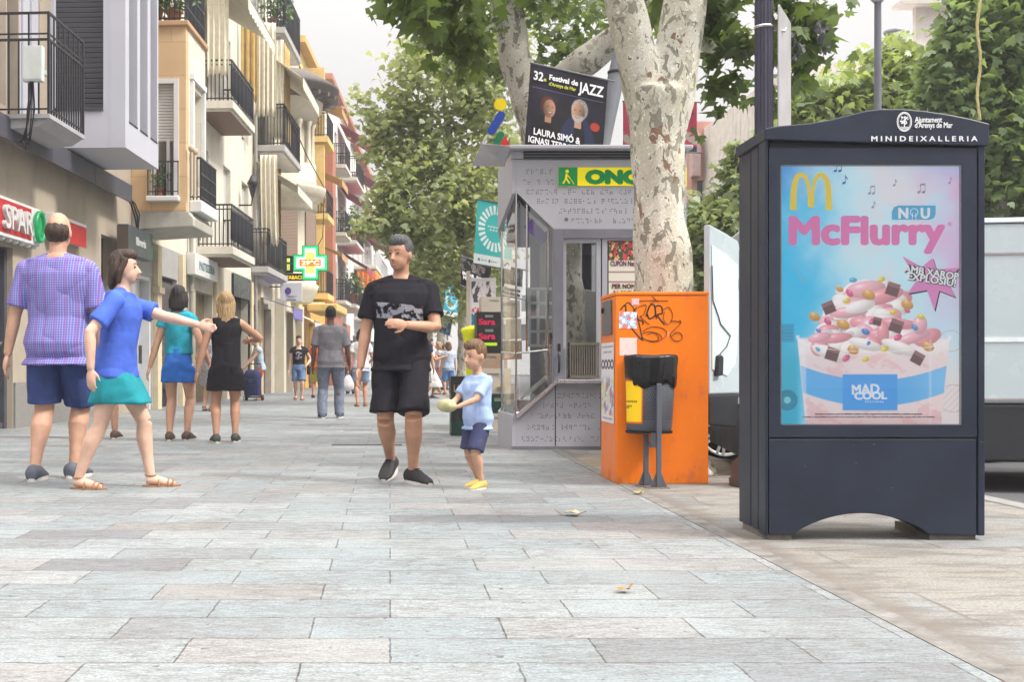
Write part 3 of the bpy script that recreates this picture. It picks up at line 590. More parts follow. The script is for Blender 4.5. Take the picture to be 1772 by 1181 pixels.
MB().box(.02, .06, .5, 2., 0, 2.7).box(.02, .06, 2.6, 4.2, 0, 2.7).build('shop_window', M('warm shop window', (.22,.13,.05), .3), H4.e)
awning(H4, .6, 2., .32, 2.75, 1.25, 2.35, .3, M('pale shop awning', (.6,.55,.5), .8)); awning(H4, 2.5, 3.9, .32, 2.75, 1.3, 2.3, .3, M('yellow shop awning', (.62,.56,.16), .8))
# ---- further houses
def far_house(name, label, Y0, Y1, ht, wall, floors, boxes=(), bal_m=None, gmat=None, roof=None, nwin=4):
    H = House(name, label, Y0, Y1); L = H.L; hs = []
    for zz in floors:
        for i in range(nwin): hs.append((L*(i+.3)/nwin, L*(i+.3)/nwin+.95, zz+.3, zz+2.3))
    facade(0, L, 3.2, ht, hs).build('upper_wall', wall, H.e)
    MB().box(-8, -.31, 0, L, 0, ht-.02).build('wall', wall, H.e)
    for h in hs: MB().box(-.26, -.2, h[0]-.02, h[1]+.02, h[2]-.02, h[3]+.02).build('window', M('far window', (.07,.08,.09), .2), H.e)
    gd = [(L*(i+.2)/3, L*(i+.8)/3, -1, 2.7) for i in range(3)]
    facade(0, L, 0, 3.2, gd).build('ground_floor_wall', gmat or wall, H.e)
    MB().box(-.27, -.22, .3, L-.3, 0, 2.72).build('shop_front', M('far shop front', (.09,.07,.06), .4), H.e)
    MB().box(-8.2, .35, -.05, L+.05, ht, ht+.25).build('roof_edge', roof or wall, H.e)
    return H
yellow = M('yellow render', (.66,.46,.18), .85, var=.08, grime=.2); lyel = M('light yellow render', (.70,.60,.33), .85, var=.06)
H5 = far_house('yellow_house', 'yellow house with stacked box balconies and orange recesses beyond the round bay', 41.02, 50., 13., lyel, (3.6, 6.9, 10.1), roof=M('ochre roof edge', (.55,.36,.14), .8), gmat=M('orange shop wall', (.62,.36,.10), .8))
for zz in (3.5, 6.6, 9.6):
    tb_ = 1.6
    MB().box(.004, 1.0, tb_, tb_+2.2, zz, zz+.22).box(.004, .85, tb_+.1, tb_+.3, zz+.22, zz+2.9).build('box_balcony', yellow, H5.e)
    r = MB(); bars(r, (.05, tb_+.05), (.96, tb_+.05), zz+.22, zz+1.15, 8, .012); bars(r, (.96, tb_+.05), (.96, tb_+2.1), zz+.22, zz+1.15, 12, .012); r.build('railing', black, H5.e)
    MB().ell((.5, tb_+.4, zz+.45), (.14,.14,.2)).ell((.75, tb_+.4, zz+.42), (.12,.12,.16)).build('flower_pot', M('turquoise pot', (.03,.33,.36), .4), H5.e)
    awning(H5, 5, 7.5, .1, zz+2.6, 1.2, zz+2.1, .25, M('ochre awning', (.5,.3,.12), .8))
MB().box(.35, 1.5, .4, 4.2, 2.95, 3.25).build('canopy', M('ochre canopy', (.60,.42,.15), .8), H5.e, bev=.05)
brick = blockwall('red brick', (.34,.13,.085), .24, .075, 1.5)
H6 = far_house('brick_house', 'red brick and white house with burgundy awnings and black balconies', 50.02, 62., 14., M('white far render', (.68,.66,.63), .85, var=.05, grime=.2), (3.8, 7., 10.2), gmat=brick, roof=M('terracotta eaves', (.38,.17,.11), .8))
MB().box(.004, .35, 0, 1.3, 0, 11).box(.004, .3, 1.3, 5, 2.8, 3.9).build('brick_pier', brick, H6.e)
burg = M('burgundy awning', (.30,.035,.075), .8, var=.12); orange = M('orange curtain', (.72,.20,.03), .8, var=.15)
for i, zz in enumerate((4.0, 7.2, 10.4)):
    balcony(H6, 5., 9.5, 1.0, zz, h=1.05, nbar=12, panel=(navy_cloth, None, None)[i])
    awning(H6, 5.2, 9.2, .1, zz+2.75, 1.5, zz+1.9, .3, burg)
    balcony(H6, 1.6, 4., .8, zz, h=1.0, nbar=8)
H7 = far_house('white_terrace_house', 'white far house with pale balconies and one orange curtain', 62.02, 82., 13.5, M('white far render', (.68,.66,.63), .85, var=.05), (3.8, 6.8, 9.8), roof=M('terracotta eaves', (.38,.17,.11), .8), nwin=6)
paleiron = M('pale railing', (.6,.6,.6), .5)
for i, zz in enumerate((3.8, 6.8, 9.8)):
    balcony(H7, 2., 7., 1.3, zz, h=1.05, nbar=14, iron=paleiron); balcony(H7, 9., 15., 1.2, zz, h=1.05, nbar=14, iron=paleiron)
cu = cloth_sheet((1.25, 2.2, 6.5), (1.25, 6.8, 6.5), 2.4, 8, .08); solid(cu.build('curtain', orange, H7.e))
cu = cloth_sheet((.2, 2.1, 6.5), (1.25, 2.1, 6.5), 2.2, 4, .08); solid(cu.build('curtain', orange, H7.e))
awning(H7, 9., 14., .1, 12.4, 1.8, 11.3, .3, M('red awning', (.42,.08,.06), .8)); awning(H7, 2., 7., .1, 12.4, 1.8, 11.3, .3, burg)
awning(H7, 9., 14., .1, 9.3, 1.6, 8.5, .3, burg)
H8 = far_house('pale_grey_house', 'pale grey house farthest along the left side of the street', 82.02, 120., 11., M('pale far render', (.62,.62,.62), .85, var=.04), (3.8, 6.8), nwin=9)
for zz in (3.8, 6.8): balcony(H8, 3., 11., 1.1, zz, h=1.05, nbar=16); balcony(H8, 15., 24., 1.1, zz, h=1.05, nbar=16)
def block(name, label, x0, x1, y0, y1, ht, wall, wins=(), group=None):
    """a far block facing the camera, with real window recesses"""
    e = thing(name, label, 'building', ((x0+x1)/2, y0, 0), 0, group); hw = (x1-x0)/2
    f = facade(-hw, hw, 0, ht, wins, o=0., dep=.3)
    f.v = [(t, -o, z) for o, t, z in f.v]; f.build('wall', wall, e)
    MB().box(-hw, hw, .31, y1-y0, 0, ht-.02).build('body', wall, e)
    for a, b, c, d in wins: MB().box(a-.02, b+.02, .2, .25, c-.02, d+.02).build('window', M('far window', (.07,.08,.09), .2), e)
    return e
e = block('end_house', 'pale house closing the far end of the street', -3., 30., 128., 140., 12., M('pale far render', (.62,.62,.62), .85), [(-15+i*2.4, -13.9+i*2.4, z, z+1.9) for i in range(12) for z in (4, 7.4)])
# ---- right side of the square
e = block('beige_apartment_house', 'beige apartment house with stained parapet behind the right trees', W(1366,0,33).x, W(1720,0,33).x, 33., 45., HC + (HY-108)/F*33, M('stained beige render', (.62,.58,.53), .85, var=.12, grime=.7, gs=4), [(-3.0, -2.2, 7.8, 9.2), (-1.2, -.3, 7.8, 9.2)])
r = MB().box(-3.15, -2.0, -.8, -.02, 7.4, 7.6); bars(r, (-3.1, -.75), (-2.05, -.75), 7.6, 8.4, 8, .02, .03); r.build('balcony', M('beige balcony', (.45,.38,.31), .8), e)
MB().box(1.2, 4.0, 1., 1.2, 10., 12.).box(.6, 4.4, .6, 1.3, 12., 12.12).build('roof_shelter', M('pale roof shelter', (.55,.50,.47), .8), e)
e = block('terracotta_tower', 'small terracotta and white tower with dark balcony rising behind the bushes', W(1197,0,42).x, W(1256,0,42).x, 42., 48., HC + (HY-210)/F*42, M('terracotta panel', (.40,.20,.15), .8, var=.1), [(-.45, .0, 6.0, 8.0)])
MB().box(-.75, -.45, -.5, -.01, 8.1, 9.7).box(-.05, .6, -.25, -.01, 0, 9.95).build('cladding', M('grey pink cladding', (.42,.30,.29), .8), e)
r = MB(); bars(r, (-.7, -.5), (.1, -.5), 6., 7., 6, .02, .03); r.build('railing', black, e)
block('white_side_house', 'plain white house wall between the tower and the lamp post', W(1257,0,50).x, W(1440,0,50).x, 50., 60., HC + (HY-222)/F*50, M('white far render', (.68,.66,.63), .85))
block('far_right_house', 'pale house behind the dark trees at the right', 14., 34., 46., 56., 9., M('pale far render', (.62,.62,.62), .85), [(-9+i*2.2, -8+i*2.2, z, z+1.6) for i in range(8) for z in (2, 5.6)])
# ================================================================ street furniture
def S(r, g, b):
    f = lambda c: (c/255/12.92) if c <= 10 else ((c/255+.055)/1.055)**2.4
    return (f(r), f(g), f(b))
UX = (1,0,0); FR = (0,-1,0)
def embolden(t, r, h):
    """heavier strokes: the outline repeated round a small circle, each a hair behind the last"""
    me = t.data; n = len(me.vertices); a = np.empty(n*3); me.vertices.foreach_get('co', a); a = a.reshape(-1, 3); f = [list(p.vertices) for p in me.polygons]; V = []; Fc = []
    sh = [(r*math.cos(q), r*math.sin(q)) for q in [k*math.pi/4 for k in range(8)]] + [(0, 0)]
    for k, (dx, dy) in enumerate(sh): V.append(a + np.array([dx, dy, -.00006*k])); Fc += [[i+k*n for i in p] for p in f]
    m = bpy.data.meshes.new(me.name); m.from_pydata(np.concatenate(V).tolist(), [], Fc); m.materials.append(me.materials[0]); t.data = m
def fit(name, s, x0, x1, y, zc, h, m, parent, bold=0., ext=.0015, rot=0., u=None, v=None, o=None):
    """one line of lettering, left end x0 to right end x1, capitals h high standing on zc"""
    t = text(name, s, (0,0,0), (1,0,0), (0,1,0), h/.73, m, parent, ext=ext, align='LEFT')
    if bold: embolden(t, bold, h)
    n = len(t.data.vertices); a = np.empty(n*3); t.data.vertices.foreach_get('co', a); a = a.reshape(-1, 3)
    lo, hi = a[:, 0].min(), a[:, 0].max(); a[:, 0] = (a[:, 0]-lo)/(hi-lo)*(x1-x0)
    c, sn = math.cos(rot), math.sin(rot); X = a[:, 0]*c - a[:, 1]*sn; Z = a[:, 0]*sn + a[:, 1]*c
    if u is None: a = np.stack([x0 + X, y - a[:, 2], zc + Z], 1)
    else: a = np.array(o) + X[:, None]*np.array(u) + Z[:, None]*np.array(v) + a[:, 2:3]*np.cross(u, v)
    t.data.vertices.foreach_set('co', a.reshape(-1)); t.data.update(); return t
# ---------------------------------------------------------------- advertising panel
YM = GY(936); sM = YM/F
def mx(px): return (px-VX)*sM
def mz(py): return max(0., HC + (HY-py)*sM)
navy = M('dark blue grey enamel', (.016,.022,.038), .38, var=.2, vs=3, spec=.32, grime=.2, gs=5)
# light scratches on the enamel
_nt = navy.node_tree; _b = _nt.nodes['Principled BSDF']; _old = _b.inputs['Base Color'].links[0].from_socket
_tc = nd(_nt, 'ShaderNodeTexCoord').outputs['Object']
_mp = nd(_nt, 'ShaderNodeMapping', {'Vector': _tc, 'Scale': (7., 7., 26.), 'Rotation': (0, .5, 0)}).outputs[0]
_sc = nd(_nt, 'ShaderNodeTexNoise', {'Vector': _mp, 'Scale': 6., 'Detail': 2., 'Distortion': .8}).outputs[0]
_nt.links.new(mix(_nt, ramp(_nt, _sc, [(.745, 0.), (.775, .6)]), _old, (.20, .22, .25)), _b.inputs['Base Color'])
seam = M('black seam', (.008,.008,.01), .6)
mupi = thing('advertising_panel', 'dark blue street advertising panel with arched foot showing an ice cream poster', 'advertising panel', (mx(1510), YM, 0))
LX, LZ = mx(1510), 0
def lm_(b, name, mats, parent=mupi, bev=0, **k): b.v = [(x-LX, y-YM, z) for x, y, z in b.v]; return b.build(name, mats, parent, bev, **k)
def loc_(o): o.data.transform(Matrix.Translation((-LX, -YM, 0))); return o
xl, xr = mx(1329), mx(1692); zt = mz(256)
body = MB().box(xl+.02, mx(1700)-.01, YM+.03, YM+.40, mz(830), mz(240)).box(xl+.02, mx(1368), YM+.03, YM+.40, .03, mz(830)).box(mx(1625), mx(1700)-.01, YM+.03, YM+.40, .03, mz(830))
lm_(body, 'body', M('panel core', (.022,.026,.038), .4))
for x0, x1 in ((xl-.012, xl+.0), (mx(1692), mx(1704))):
    lm_(MB().box(min(x0, x1)-.0, max(x0, x1), YM-.004, YM+.10, mz(928), mz(240)), 'corner_post', navy, bev=.006)
lm_(MB().box(xl-.005, xl+.03, YM+.125, YM+.23, mz(925), mz(240)), 'corner_post', navy, bev=.008)
lm_(MB().box(xl-.002, xl+.03, YM+.245, YM+.43, mz(925), mz(240)), 'back_case', navy, bev=.008)
lm_(MB().box(xl-.008, xl+.03, YM+.235, YM+.44, mz(240), mz(226)+.01), 'back_cap', navy, bev=.008)
arch = [(xl+.004, mz(760)), (mx(1690), mz(760)), (mx(1690), mz(928)), (mx(1607), mz(926))]
arch += [(mx(1375)+(mx(1607)-mx(1375))*(1-i/20), mz(926) + (mz(889)-mz(926))*math.sin(math.pi*i/20)**.75) for i in range(1, 20)] + [(mx(1375), mz(926)), (xl+.004, mz(926))]
lm_(MB().xz(arch, YM, YM+.10), 'lower_panel', navy, bev=.004)
dx0, dx1, dz0, dz1 = mx(1350), mx(1665), mz(737), mz(284)
dr = MB()
for x0, x1, q0, q1 in ((xl+.004, dx0, mz(757), zt), (dx1, mx(1690), mz(757), zt), (dx0, dx1, dz1, zt), (dx0, dx1, mz(757), dz0)): dr.box(x0, x1, YM-.002, YM+.05, q0, q1)
door = lm_(dr, 'display_door', navy, weld=True)
ins = MB()
for x0, x1, q0, q1 in ((dx0, dx0+.008, dz0, dz1), (dx1-.008, dx1, dz0, dz1), (dx0, dx1, dz1-.008, dz1), (dx0, dx1, dz0, dz0+.006)): ins.box(x0, x1, YM+.004, YM+.02, q0, q1)
lm_(ins, 'glazing_seal', M('pale seal', (.3,.31,.33), .5), door)
# header with its swept top
top = [(mx(1322), 223), (mx(1345), 219), (mx(1400), 214), (mx(1440), 207), (mx(1470), 199), (mx(1500), 192), (mx(1525), 189.5), (mx(1560), 189.5), (mx(1600), 193), (mx(1640), 199), (mx(1675), 206), (mx(1710), 215)]
hd = [(x, mz(y)) for x, y in top]
hp = [(mx(1322), mz(243))] + hd + [(mx(1709), mz(254)), (mx(1709), mz(254))][:1]
header = lm_(MB().xz(hp, YM-.016, YM+.43), 'header', navy, bev=.006)
ink = M('white print', (.72,.73,.75), .5, var=.04)
yh = YM-.0175
loc_(fit('lettering', 'M I N I D E I X A L L E R I A', mx(1505), mx(1688), yh, mz(245.5), 9*sM, ink, header, bold=.0005))
loc_(fit('lettering', 'Ajuntament', mx(1580), mx(1627), yh, mz(213), 10*sM, ink, header, bold=.0005))
loc_(fit('lettering', "d'Arenys de Mar", mx(1580), mx(1645), yh, mz(222.5), 10*sM, ink, header, bold=.0005))
cr = MB(); c = Vector((mx(1562), yh, mz(212)))
def ering(mb, c, rx, rz, w, n=32):
    for k in range(n):
        a, b = 2*math.pi*k/n, 2*math.pi*(k+1)/n
        mb.add([c + Vector((r*f*math.cos(q)*1, 0, s_*f*math.sin(q))) for q, f, r, s_ in ((a,1,rx,rz),(b,1,rx,rz),(b,1-w,rx,rz),(a,1-w,rx,rz))], [(0,1,2,3)])
ering(cr, c, 13*sM, 17*sM, .10); ering(cr, c, 10.8*sM, 14.8*sM, .07)
for k in range(46):
    a = rnd.uniform(0, 6.28); r = math.sqrt(rnd.random())*7.5*sM; q = c + Vector((r*math.cos(a), -.0003*k/46, r*.95*math.sin(a)+3*sM)); w = rnd.uniform(.7, 1.5)*sM
    cr.add([q+Vector((-w,0,-w*.5)), q+Vector((w*.6,0,-w)), q+Vector((w,0,w*.6)), q+Vector((-w*.4,0,w))], [(0,1,2,3)])
cr.box(c.x-.8*sM, c.x+.8*sM, yh-.0005, yh, c.z-9*sM, c.z+2*sM)
for k in range(3): cr.box(c.x-(7-k)*sM, c.x+(7-k)*sM, yh-.0005, yh, c.z-(9.5+1.5*k)*sM, c.z-(8.7+1.5*k)*sM)
lm_(cr, 'emblem', ink, header)
for x0, x1 in ((1330, 1373), (1612, 1692)): lm_(MB().box(mx(x0), mx(x1), YM+.02, YM+.38, -.0, .04), 'foot', M('stone foot block', (.16,.14,.12), .9, var=.25, vs=20, bump=.5))
# the poster, painted as a printed picture
def smooth(e0, e1, x): t = np.clip((x-e0)/(e1-e0), 0, 1); return t*t*(3-2*t)
def lay(c, col, a): return c*(1-a[..., None]) + np.array(col)*a[..., None]
def vnoise(x, y, seed, n=4):
    rs = np.random.default_rng(seed); out = 0
    for k in range(n):
        a = rs.uniform(0, 6.28, 4); f = 2.**k; out = out + (np.sin(x*f*1.7+a[0]+1.3*np.sin(y*f*1.1+a[1])) * np.sin(y*f*1.5+a[2]+1.2*np.sin(x*f*.9+a[3])))/f**.8
    return out
def ad(x, y):
    px, py = 1350+315*x, 737-454*y
    n = vnoise(px/60, py/60, 3)
    w = smooth(.0, .5, x + .06*n - .12*(1-np.abs(2*y-1)) + .08); c = np.zeros(x.shape+(3,)) + np.array(S(24,200,240))
    c = lay(c, S(56,150,226), smooth(.78, 1.0, y)*smooth(.6, .1, x)*.8)
    c = lay(c, S(204,240,248), w)
    c = lay(c, S(240,226,230), smooth(.3, 1., n*.35 + y*1.3 - .45)*smooth(.25, .6, x)*.7)
    c = lay(c, S(226,176,220), smooth(.68, 1.04, x + .05*n)*smooth(.25, .6, y)*.75)
    c = lay(c, S(170,206,240), smooth(.9, 1.02, y)*smooth(.5, 1, x)*.7)
    c = lay(c, S(244,228,224), smooth(.4, .1, y)*smooth(.75, .95, x)*.85)
    c = lay(c, S(36,186,214), smooth(.42, .2, y)*smooth(.14, .08, x))
    # doodles
    def disc(c, cx, cy, r, col, a=1.): return lay(c, col, smooth(r+.8, r-.8, np.hypot(px-cx, py-cy))*a)
    c = disc(c, 1364, 693, 18, S(10,130,160), .8); c = disc(c, 1364, 693, 13, S(20,150,178), .6); c = disc(c, 1364, 693, 6, S(140,220,232), .9)
    c = lay(c, S(10,150,190), ((px > 1350) & (px < 1376) & (py > 560) & (py < 592))*.55)
    for k in range(5): c = lay(c, S(10,120,160), ((px > 1352) & (px < 1374) & (np.abs(py-565-5.5*k) < 1))*.5)
    for cx, cy, s in ((1648, 590, 20), (1652, 690, 26)):
        d = np.abs(np.hypot((px-cx), (py-cy)*1.1)-s); c = lay(c, S(200,170,150), smooth(1.6, .4, d)*.5)
    for k in range(7): c = lay(c, S(190,160,140), (np.abs((px-1628)*.7 + (py-700)*.7 - 8*k + 10) < .7)*(np.abs(px-1648) < 16)*(np.abs(py-690) < 24)*.35)
    d = np.abs((px-1386)*.83 - (py-477)*.56); c = lay(c, S(120,190,215), smooth(4, 3, d)*(np.abs((px-1386)*.56 + (py-477)*.83) < 18)*.4)
    # cup of glass
    t = np.clip((py-590)/147, 0, 1); le, re = 1382+14*t, 1645-14*t
    incup = smooth(le-1, le+1, px)*smooth(re+1, re-1, px)*smooth(583, 589, py)
    c = lay(c, S(244,226,224), incup*.92)
    c = lay(c, S(236,186,190), incup*smooth(.1, .8, vnoise(px/26, py/17, 8))*.55)
    c = lay(c, S(250,246,244), incup*smooth(620, 605, py)*.7)
    c = lay(c, S(214,160,168), incup*smooth(706, 737, py)*.45)
    def blob(c, cx, cy, rx, ry, col, a=1., rot=0.):
        u = ((px-cx)*math.cos(rot)+(py-cy)*math.sin(rot))/rx; v = (-(px-cx)*math.sin(rot)+(py-cy)*math.cos(rot))/ry; r2 = u*u+v*v
        z = np.sqrt(np.clip(1-r2, 0, 1)); lam = np.clip(-.45*u-.62*v+.64*z, 0, 1); sh = .70+.36*lam
        sp = np.clip((-.3*u-.45*v+.84*z), 0, 1)**40
        cc = np.array(col)*sh[..., None] + sp[..., None]*.35
        m = smooth(1.06, .94, r2)*a; return c*(1-m[..., None]) + cc*m[..., None]
    rs = np.random.default_rng(5); whc, pk, pk2 = S(254,249,246), S(248,196,206), S(244,174,184)
    for k in range(90):
        f = k/89; yy = 497 + 104*f; hw = 26 + 82*f**.8; xx = 1511 + rs.uniform(-1, 1)*hw
        c = blob(c, xx, yy, rs.uniform(13, 25), rs.uniform(9, 16), [whc, pk, whc, whc, pk2][k % 5], rot=rs.uniform(-.6, .6))
    for cx, cy, rx, ry, co in ((1500,500,44,20,pk),(1530,512,46,18,pk2),(1470,540,42,14,pk),(1555,560,50,13,pk2),(1580,585,42,13,pk),(1530,575,13,30,pk2),(1450,585,34,12,pk2),(1420,584,26,12,pk),(1500,596,38,13,whc),(1560,602,44,14,whc),(1440,612,44,16,whc),(1594,562,16,24,pk),(1490,530,34,15,whc)): c = blob(c, cx, cy, rx*.8, ry*.72, co, rot=rs.uniform(-.3, .4))
    yl, br, bl, pi_, go = S(240,220,96), S(112,76,80), S(70,150,222), S(232,110,160), S(232,176,92)
    for cx, cy, r_, co in ((1527,483,8,yl),(1478,484,8,S(90,190,226)),(1467,520,8,yl),(1500,574,9,bl),(1418,572,6,S(110,150,226)),(1585,566,8,S(110,170,226)),(1548,540,8,yl),(1533,604,9,yl),(1472,507,9,pi_),(1434,556,9,pi_),(1511,556,8,pi_),(1556,584,9,pi_),(1596,548,8,yl),(1572,537,7,pi_),(1417,604,6,S(100,190,230)),(1505,594,5,bl),(1466,620,9,pi_),(1500,622,8,yl)): c = blob(c, cx, cy, r_*.86, r_*.56, co, rot=rs.uniform(-1, 1))
    for cx, cy, r_ in ((1505,510,14),(1461,562,14),(1572,527,13),(1411,548,12),(1608,600,13),(1478,606,12),(1455,500,8)): c = blob(c, cx, cy, r_*.85, r_*.6, go, rot=.4); c = blob(c, cx-3, cy-3, r_*.5, r_*.4, S(240,196,120), rot=.9)
    for cx, cy, r_, ro in ((1547,500,14,.3),(1436,532,13,-.4),(1553,564,14,.35),(1442,613,14,.3),(1590,620,13,.5),(1520,556,9,.2)):
        u = np.abs((px-cx)*math.cos(ro)+(py-cy)*math.sin(ro)); v = -(px-cx)*math.sin(ro)+(py-cy)*math.cos(ro); m = smooth(r_*.8+.7, r_*.8-.7, np.maximum(u, np.abs(v)))
        cc = np.where((v < -r_*.25)[..., None], np.array(S(150,110,112)), np.array(br)); c = c*(1-m[..., None])+cc*m[..., None]
    # rim and front of the glass
    d = np.abs(np.hypot((px-1514)/132, (py-583)/26)-1); c = lay(c, S(255,250,250), smooth(.035, .01, d)*(py > 580)*.7)
    band = 655 + 26*(1-((px-1514)/128)**2); inb = smooth(le, le+2, px)*smooth(re, re-2, px)
    c = lay(c, S(92,186,240), inb*smooth(band-23.5, band-22, py)*smooth(band+23.5, band+22, py)*.97)
    c = lay(c, S(150,214,246), inb*smooth(band-23, band-21, py)*smooth(band+23, band+21, py)*smooth(1560, 1640, px)*.6)
    tg = smooth(1459, 1461, px)*smooth(1556, 1554, px)*smooth(647, 649, py)*smooth(712, 710, py); c = lay(c, S(74,170,236), tg)
    c = lay(c, S(255,255,255), incup*smooth(1399, 1394, px)*.35); c = lay(c, S(255,255,255), incup*smooth(4, 1, np.abs(px-1612))*.22)
    return np.clip(c, 0, 1)**1.08*.84
pm = vcol('poster print', .35, emit=.22)  # emission added to brighten the print, giving it a backlit look
yp = YM+.012
poster = sheet('poster', (dx0-LX, .012, dz0), (1,0,0), (0,0,1), dx1-dx0, dz1-dz0, 360, 520, ad, pm, mupi)
y1 = yp-.0015
yel = M('arch yellow', S(238,208,32), .4, var=.03, emit=.12); pinkm = M('pink lettering ink', S(226,120,182), .4, var=.04, emit=.12); teal = M('label teal', S(64,178,218), .4, var=.04, emit=.1); whp = M('poster white ink', (.85,.88,.9), .4, var=.02, emit=.12); blk = M('poster black ink', (.012,.012,.016), .5)  # most inks glow a little too, to go with the brightened print
def arches():
    mb = MB(); n = 24
    for c_ in (1387.5, 1422.5):
        s = -1 if c_ < 1400 else 1; outer = []; inner = []
        for i in range(n+1):
            u = -1+2*i/n
            ho = 18.6 if u*s > 0 else 17.6; hi_ = 8. if u*s > 0 else 12.
            yb = 363 if u*s > 0 else 358
            f = 1-abs(u)**2.1 if abs(u) < 1 else 0
            sg = 1 if u >= 0 else -1; q = math.sin(abs(u)*math.pi/2)
            outer.append((c_ + ho*sg*q**.85, yb - (yb-298)*math.cos(abs(u)*math.pi/2)**.62)); inner.append((c_ + (hi_)*sg*q**.9, yb - (yb-306)*math.cos(abs(u)*math.pi/2)**.62))
        A = [(mx(x), y1, mz(y)) for x, y in outer] + [(mx(x), y1, mz(y)) for x, y in inner]
        mb.add(A, [(i, i+1, n+2+i, n+1+i) for i in range(n)])
    return mb
lm_(arches(), 'emblem', yel, poster)
loc_(fit('lettering', 'McFlurry', mx(1366), mx(1638), y1, mz(421), 48*sM, pinkm, poster, bold=.0085))
nb = [(mx(x), mz(y)) for x, y in ((1545,380),(1545,366),(1549,358),(1556,355),(1621,355),(1621,370),(1618,377),(1611,380))]
lm_(MB().xz(nb, y1-.0005, y1+.0005), 'label_patch', teal, poster)
loc_(fit('lettering', 'N   U', mx(1556), mx(1611), y1-.001, mz(377), 18*sM, whp, poster, bold=.003))
rg = MB(); ering(rg, Vector((mx(1583.5), y1-.002, mz(367))), 7*sM, 7*sM, .14, 24); rg.box(mx(1580), mx(1581), y1-.002, y1-.0015, mz(379), mz(368)).box(mx(1586), mx(1587), y1-.002, y1-.0015, mz(379), mz(368)); lm_(rg, 'wheel_drawing', whp, poster)
rr = MB(); ering(rr, Vector((mx(1646), y1, mz(387))), 4.5*sM, 4.5*sM, .15, 20); lm_(rr, 'mark', pinkm, poster); loc_(fit('lettering', 'R', mx(1644), mx(1648.5), y1, mz(389.5), 5*sM, pinkm, poster))
star = [(1563,443),(1597,462),(1616,446),(1622,466),(1662,463),(1641,487),(1655,514),(1627,503),(1619,538),(1606,502),(1572,508),(1589,484)]
lm_(MB().xz([(mx(x+2), mz(y+2.5)) for x, y in star], y1+.0002, y1+.0006), 'star_shadow', blk, poster)
lm_(MB().xz([(mx(x), mz(y)) for x, y in star], y1-.0006, y1), 'star', M('star pink', S(226,138,200), .4, var=.05, emit=.12), poster)
for s_, xa, xb, yy in (('AMB XAROP', 1566, 1662, 470), ('EXPLOSIU!', 1572, 1657, 483)):
    loc_(fit('lettering', s_, mx(xa), mx(xb), y1-.0012, mz(yy), 12.5*sM, blk, poster, bold=.0055, rot=-.155)); loc_(fit('lettering', s_, mx(xa)-.003, mx(xb)-.003, y1-.0030, mz(yy), 12.5*sM, whp, poster, bold=.0014, rot=-.155))
loc_(fit('lettering', 'MAD', mx(1476), mx(1524), y1, mz(683), 17*sM, whp, poster, bold=.0022, rot=.04)); loc_(fit('lettering', 'COOL', mx(1480), mx(1537), y1, mz(692), 13*sM, whp, poster, bold=.0022, rot=.02)); loc_(fit('lettering', 'F E S T I V A L', mx(1499), mx(1531), y1, mz(697.5), 3.2*sM, whp, poster))
gry = M('small print ink', (.10,.09,.1), .5)
loc_(fit('lettering', 'Disponible als restaurants a partir del 16/07/2024. Cristalleria no inclosa. Suggeriment de presentació publicitària per identificar els ingredients.', mx(1412), mx(1598), y1, mz(718.5), 3.0*sM, gry, poster))
loc_(fit('lettering', 'Consulta la disponibilitat de producte als restaurants adherits. Gelat elaborat amb llet pasteuritzada i xarop amb sabor de maduixa.', mx(1390), mx(1620), y1, mz(723.5), 3.0*sM, gry, poster))
nb = MB()
def note(x, y, s=1., two=False):
    for k in range(2 if two else 1):
        nb.disc((mx(x+k*8*s), y1, mz(y)), (sM,0,.3*sM), (-.2*sM,0,sM), 3*s, 10, 0, 2.2*s); nb.box(mx(x+2.2*s+k*8*s), mx(x+3.2*s+k*8*s), y1, y1+.0003, mz(y), mz(y-14*s))
    nb.add([(mx(x+2.2*s), y1, mz(y-14*s)), (mx(x+(10.5 if two else 6.5)*s), y1, mz(y-(15.5 if two else 8)*s)), (mx(x+(10.5 if two else 6.5)*s), y1, mz(y-(12.5 if two else 5)*s)), (mx(x+2.2*s), y1, mz(y-11*s))], [(0,1,2,3)])
note(1447, 295, 1, True); note(1462, 316); lm_(nb, 'note_drawing', M('note blue', S(28,112,178), .5), poster)
nb = MB(); note(1506, 334, .9, True); note(1512, 358, .8); note(1592, 332, 1, True); note(1645, 316, .8); note(1549, 320, .8); lm_(nb, 'note_drawing', M('note pale', S(176,170,190), .5), poster)
lm_(MB().box(dx0+.001, dx1-.001, YM+.001, YM+.004, dz0+.001, dz1-.001), 'glass', glass('panel glass', (.98,.98,.99), .004, .01), door)
# ---------------------------------------------------------------- orange recycling box
YO = GY(838); sO = YO/F
def ox(px): return (px-VX)*sO
def oz(py): return max(0, HC + (HY-py)*sO)
org = M('orange enamel', S(240,122,18), .38, var=.06, vs=2.5, grime=.0)
_nt = org.node_tree; _b = _nt.nodes['Principled BSDF']; _old = _b.inputs['Base Color'].links[0].from_socket
_tc = nd(_nt, 'ShaderNodeTexCoord').outputs['Object']
_n = nd(_nt, 'ShaderNodeTexNoise', {'Vector': nd(_nt, 'ShaderNodeMapping', {'Vector': _tc, 'Scale': (3., 3., 1.6)}).outputs[0], 'Scale': 2.6, 'Detail': 8., 'Roughness': .75}).outputs[0]
_c = mix(_nt, ramp(_nt, _n, [(.55, 0.), (.63, .7)]), _old, S(214,106,60))
_n2 = nd(_nt, 'ShaderNodeTexNoise', {'Vector': nd(_nt, 'ShaderNodeMapping', {'Vector': _tc, 'Scale': (9., 9., 3.)}).outputs[0], 'Scale': 4., 'Detail': 5., 'Roughness': .7}).outputs[0]
_c = mix(_nt, ramp(_nt, _n2, [(.63, 0.), (.67, .75)]), _c, S(232,160,120))
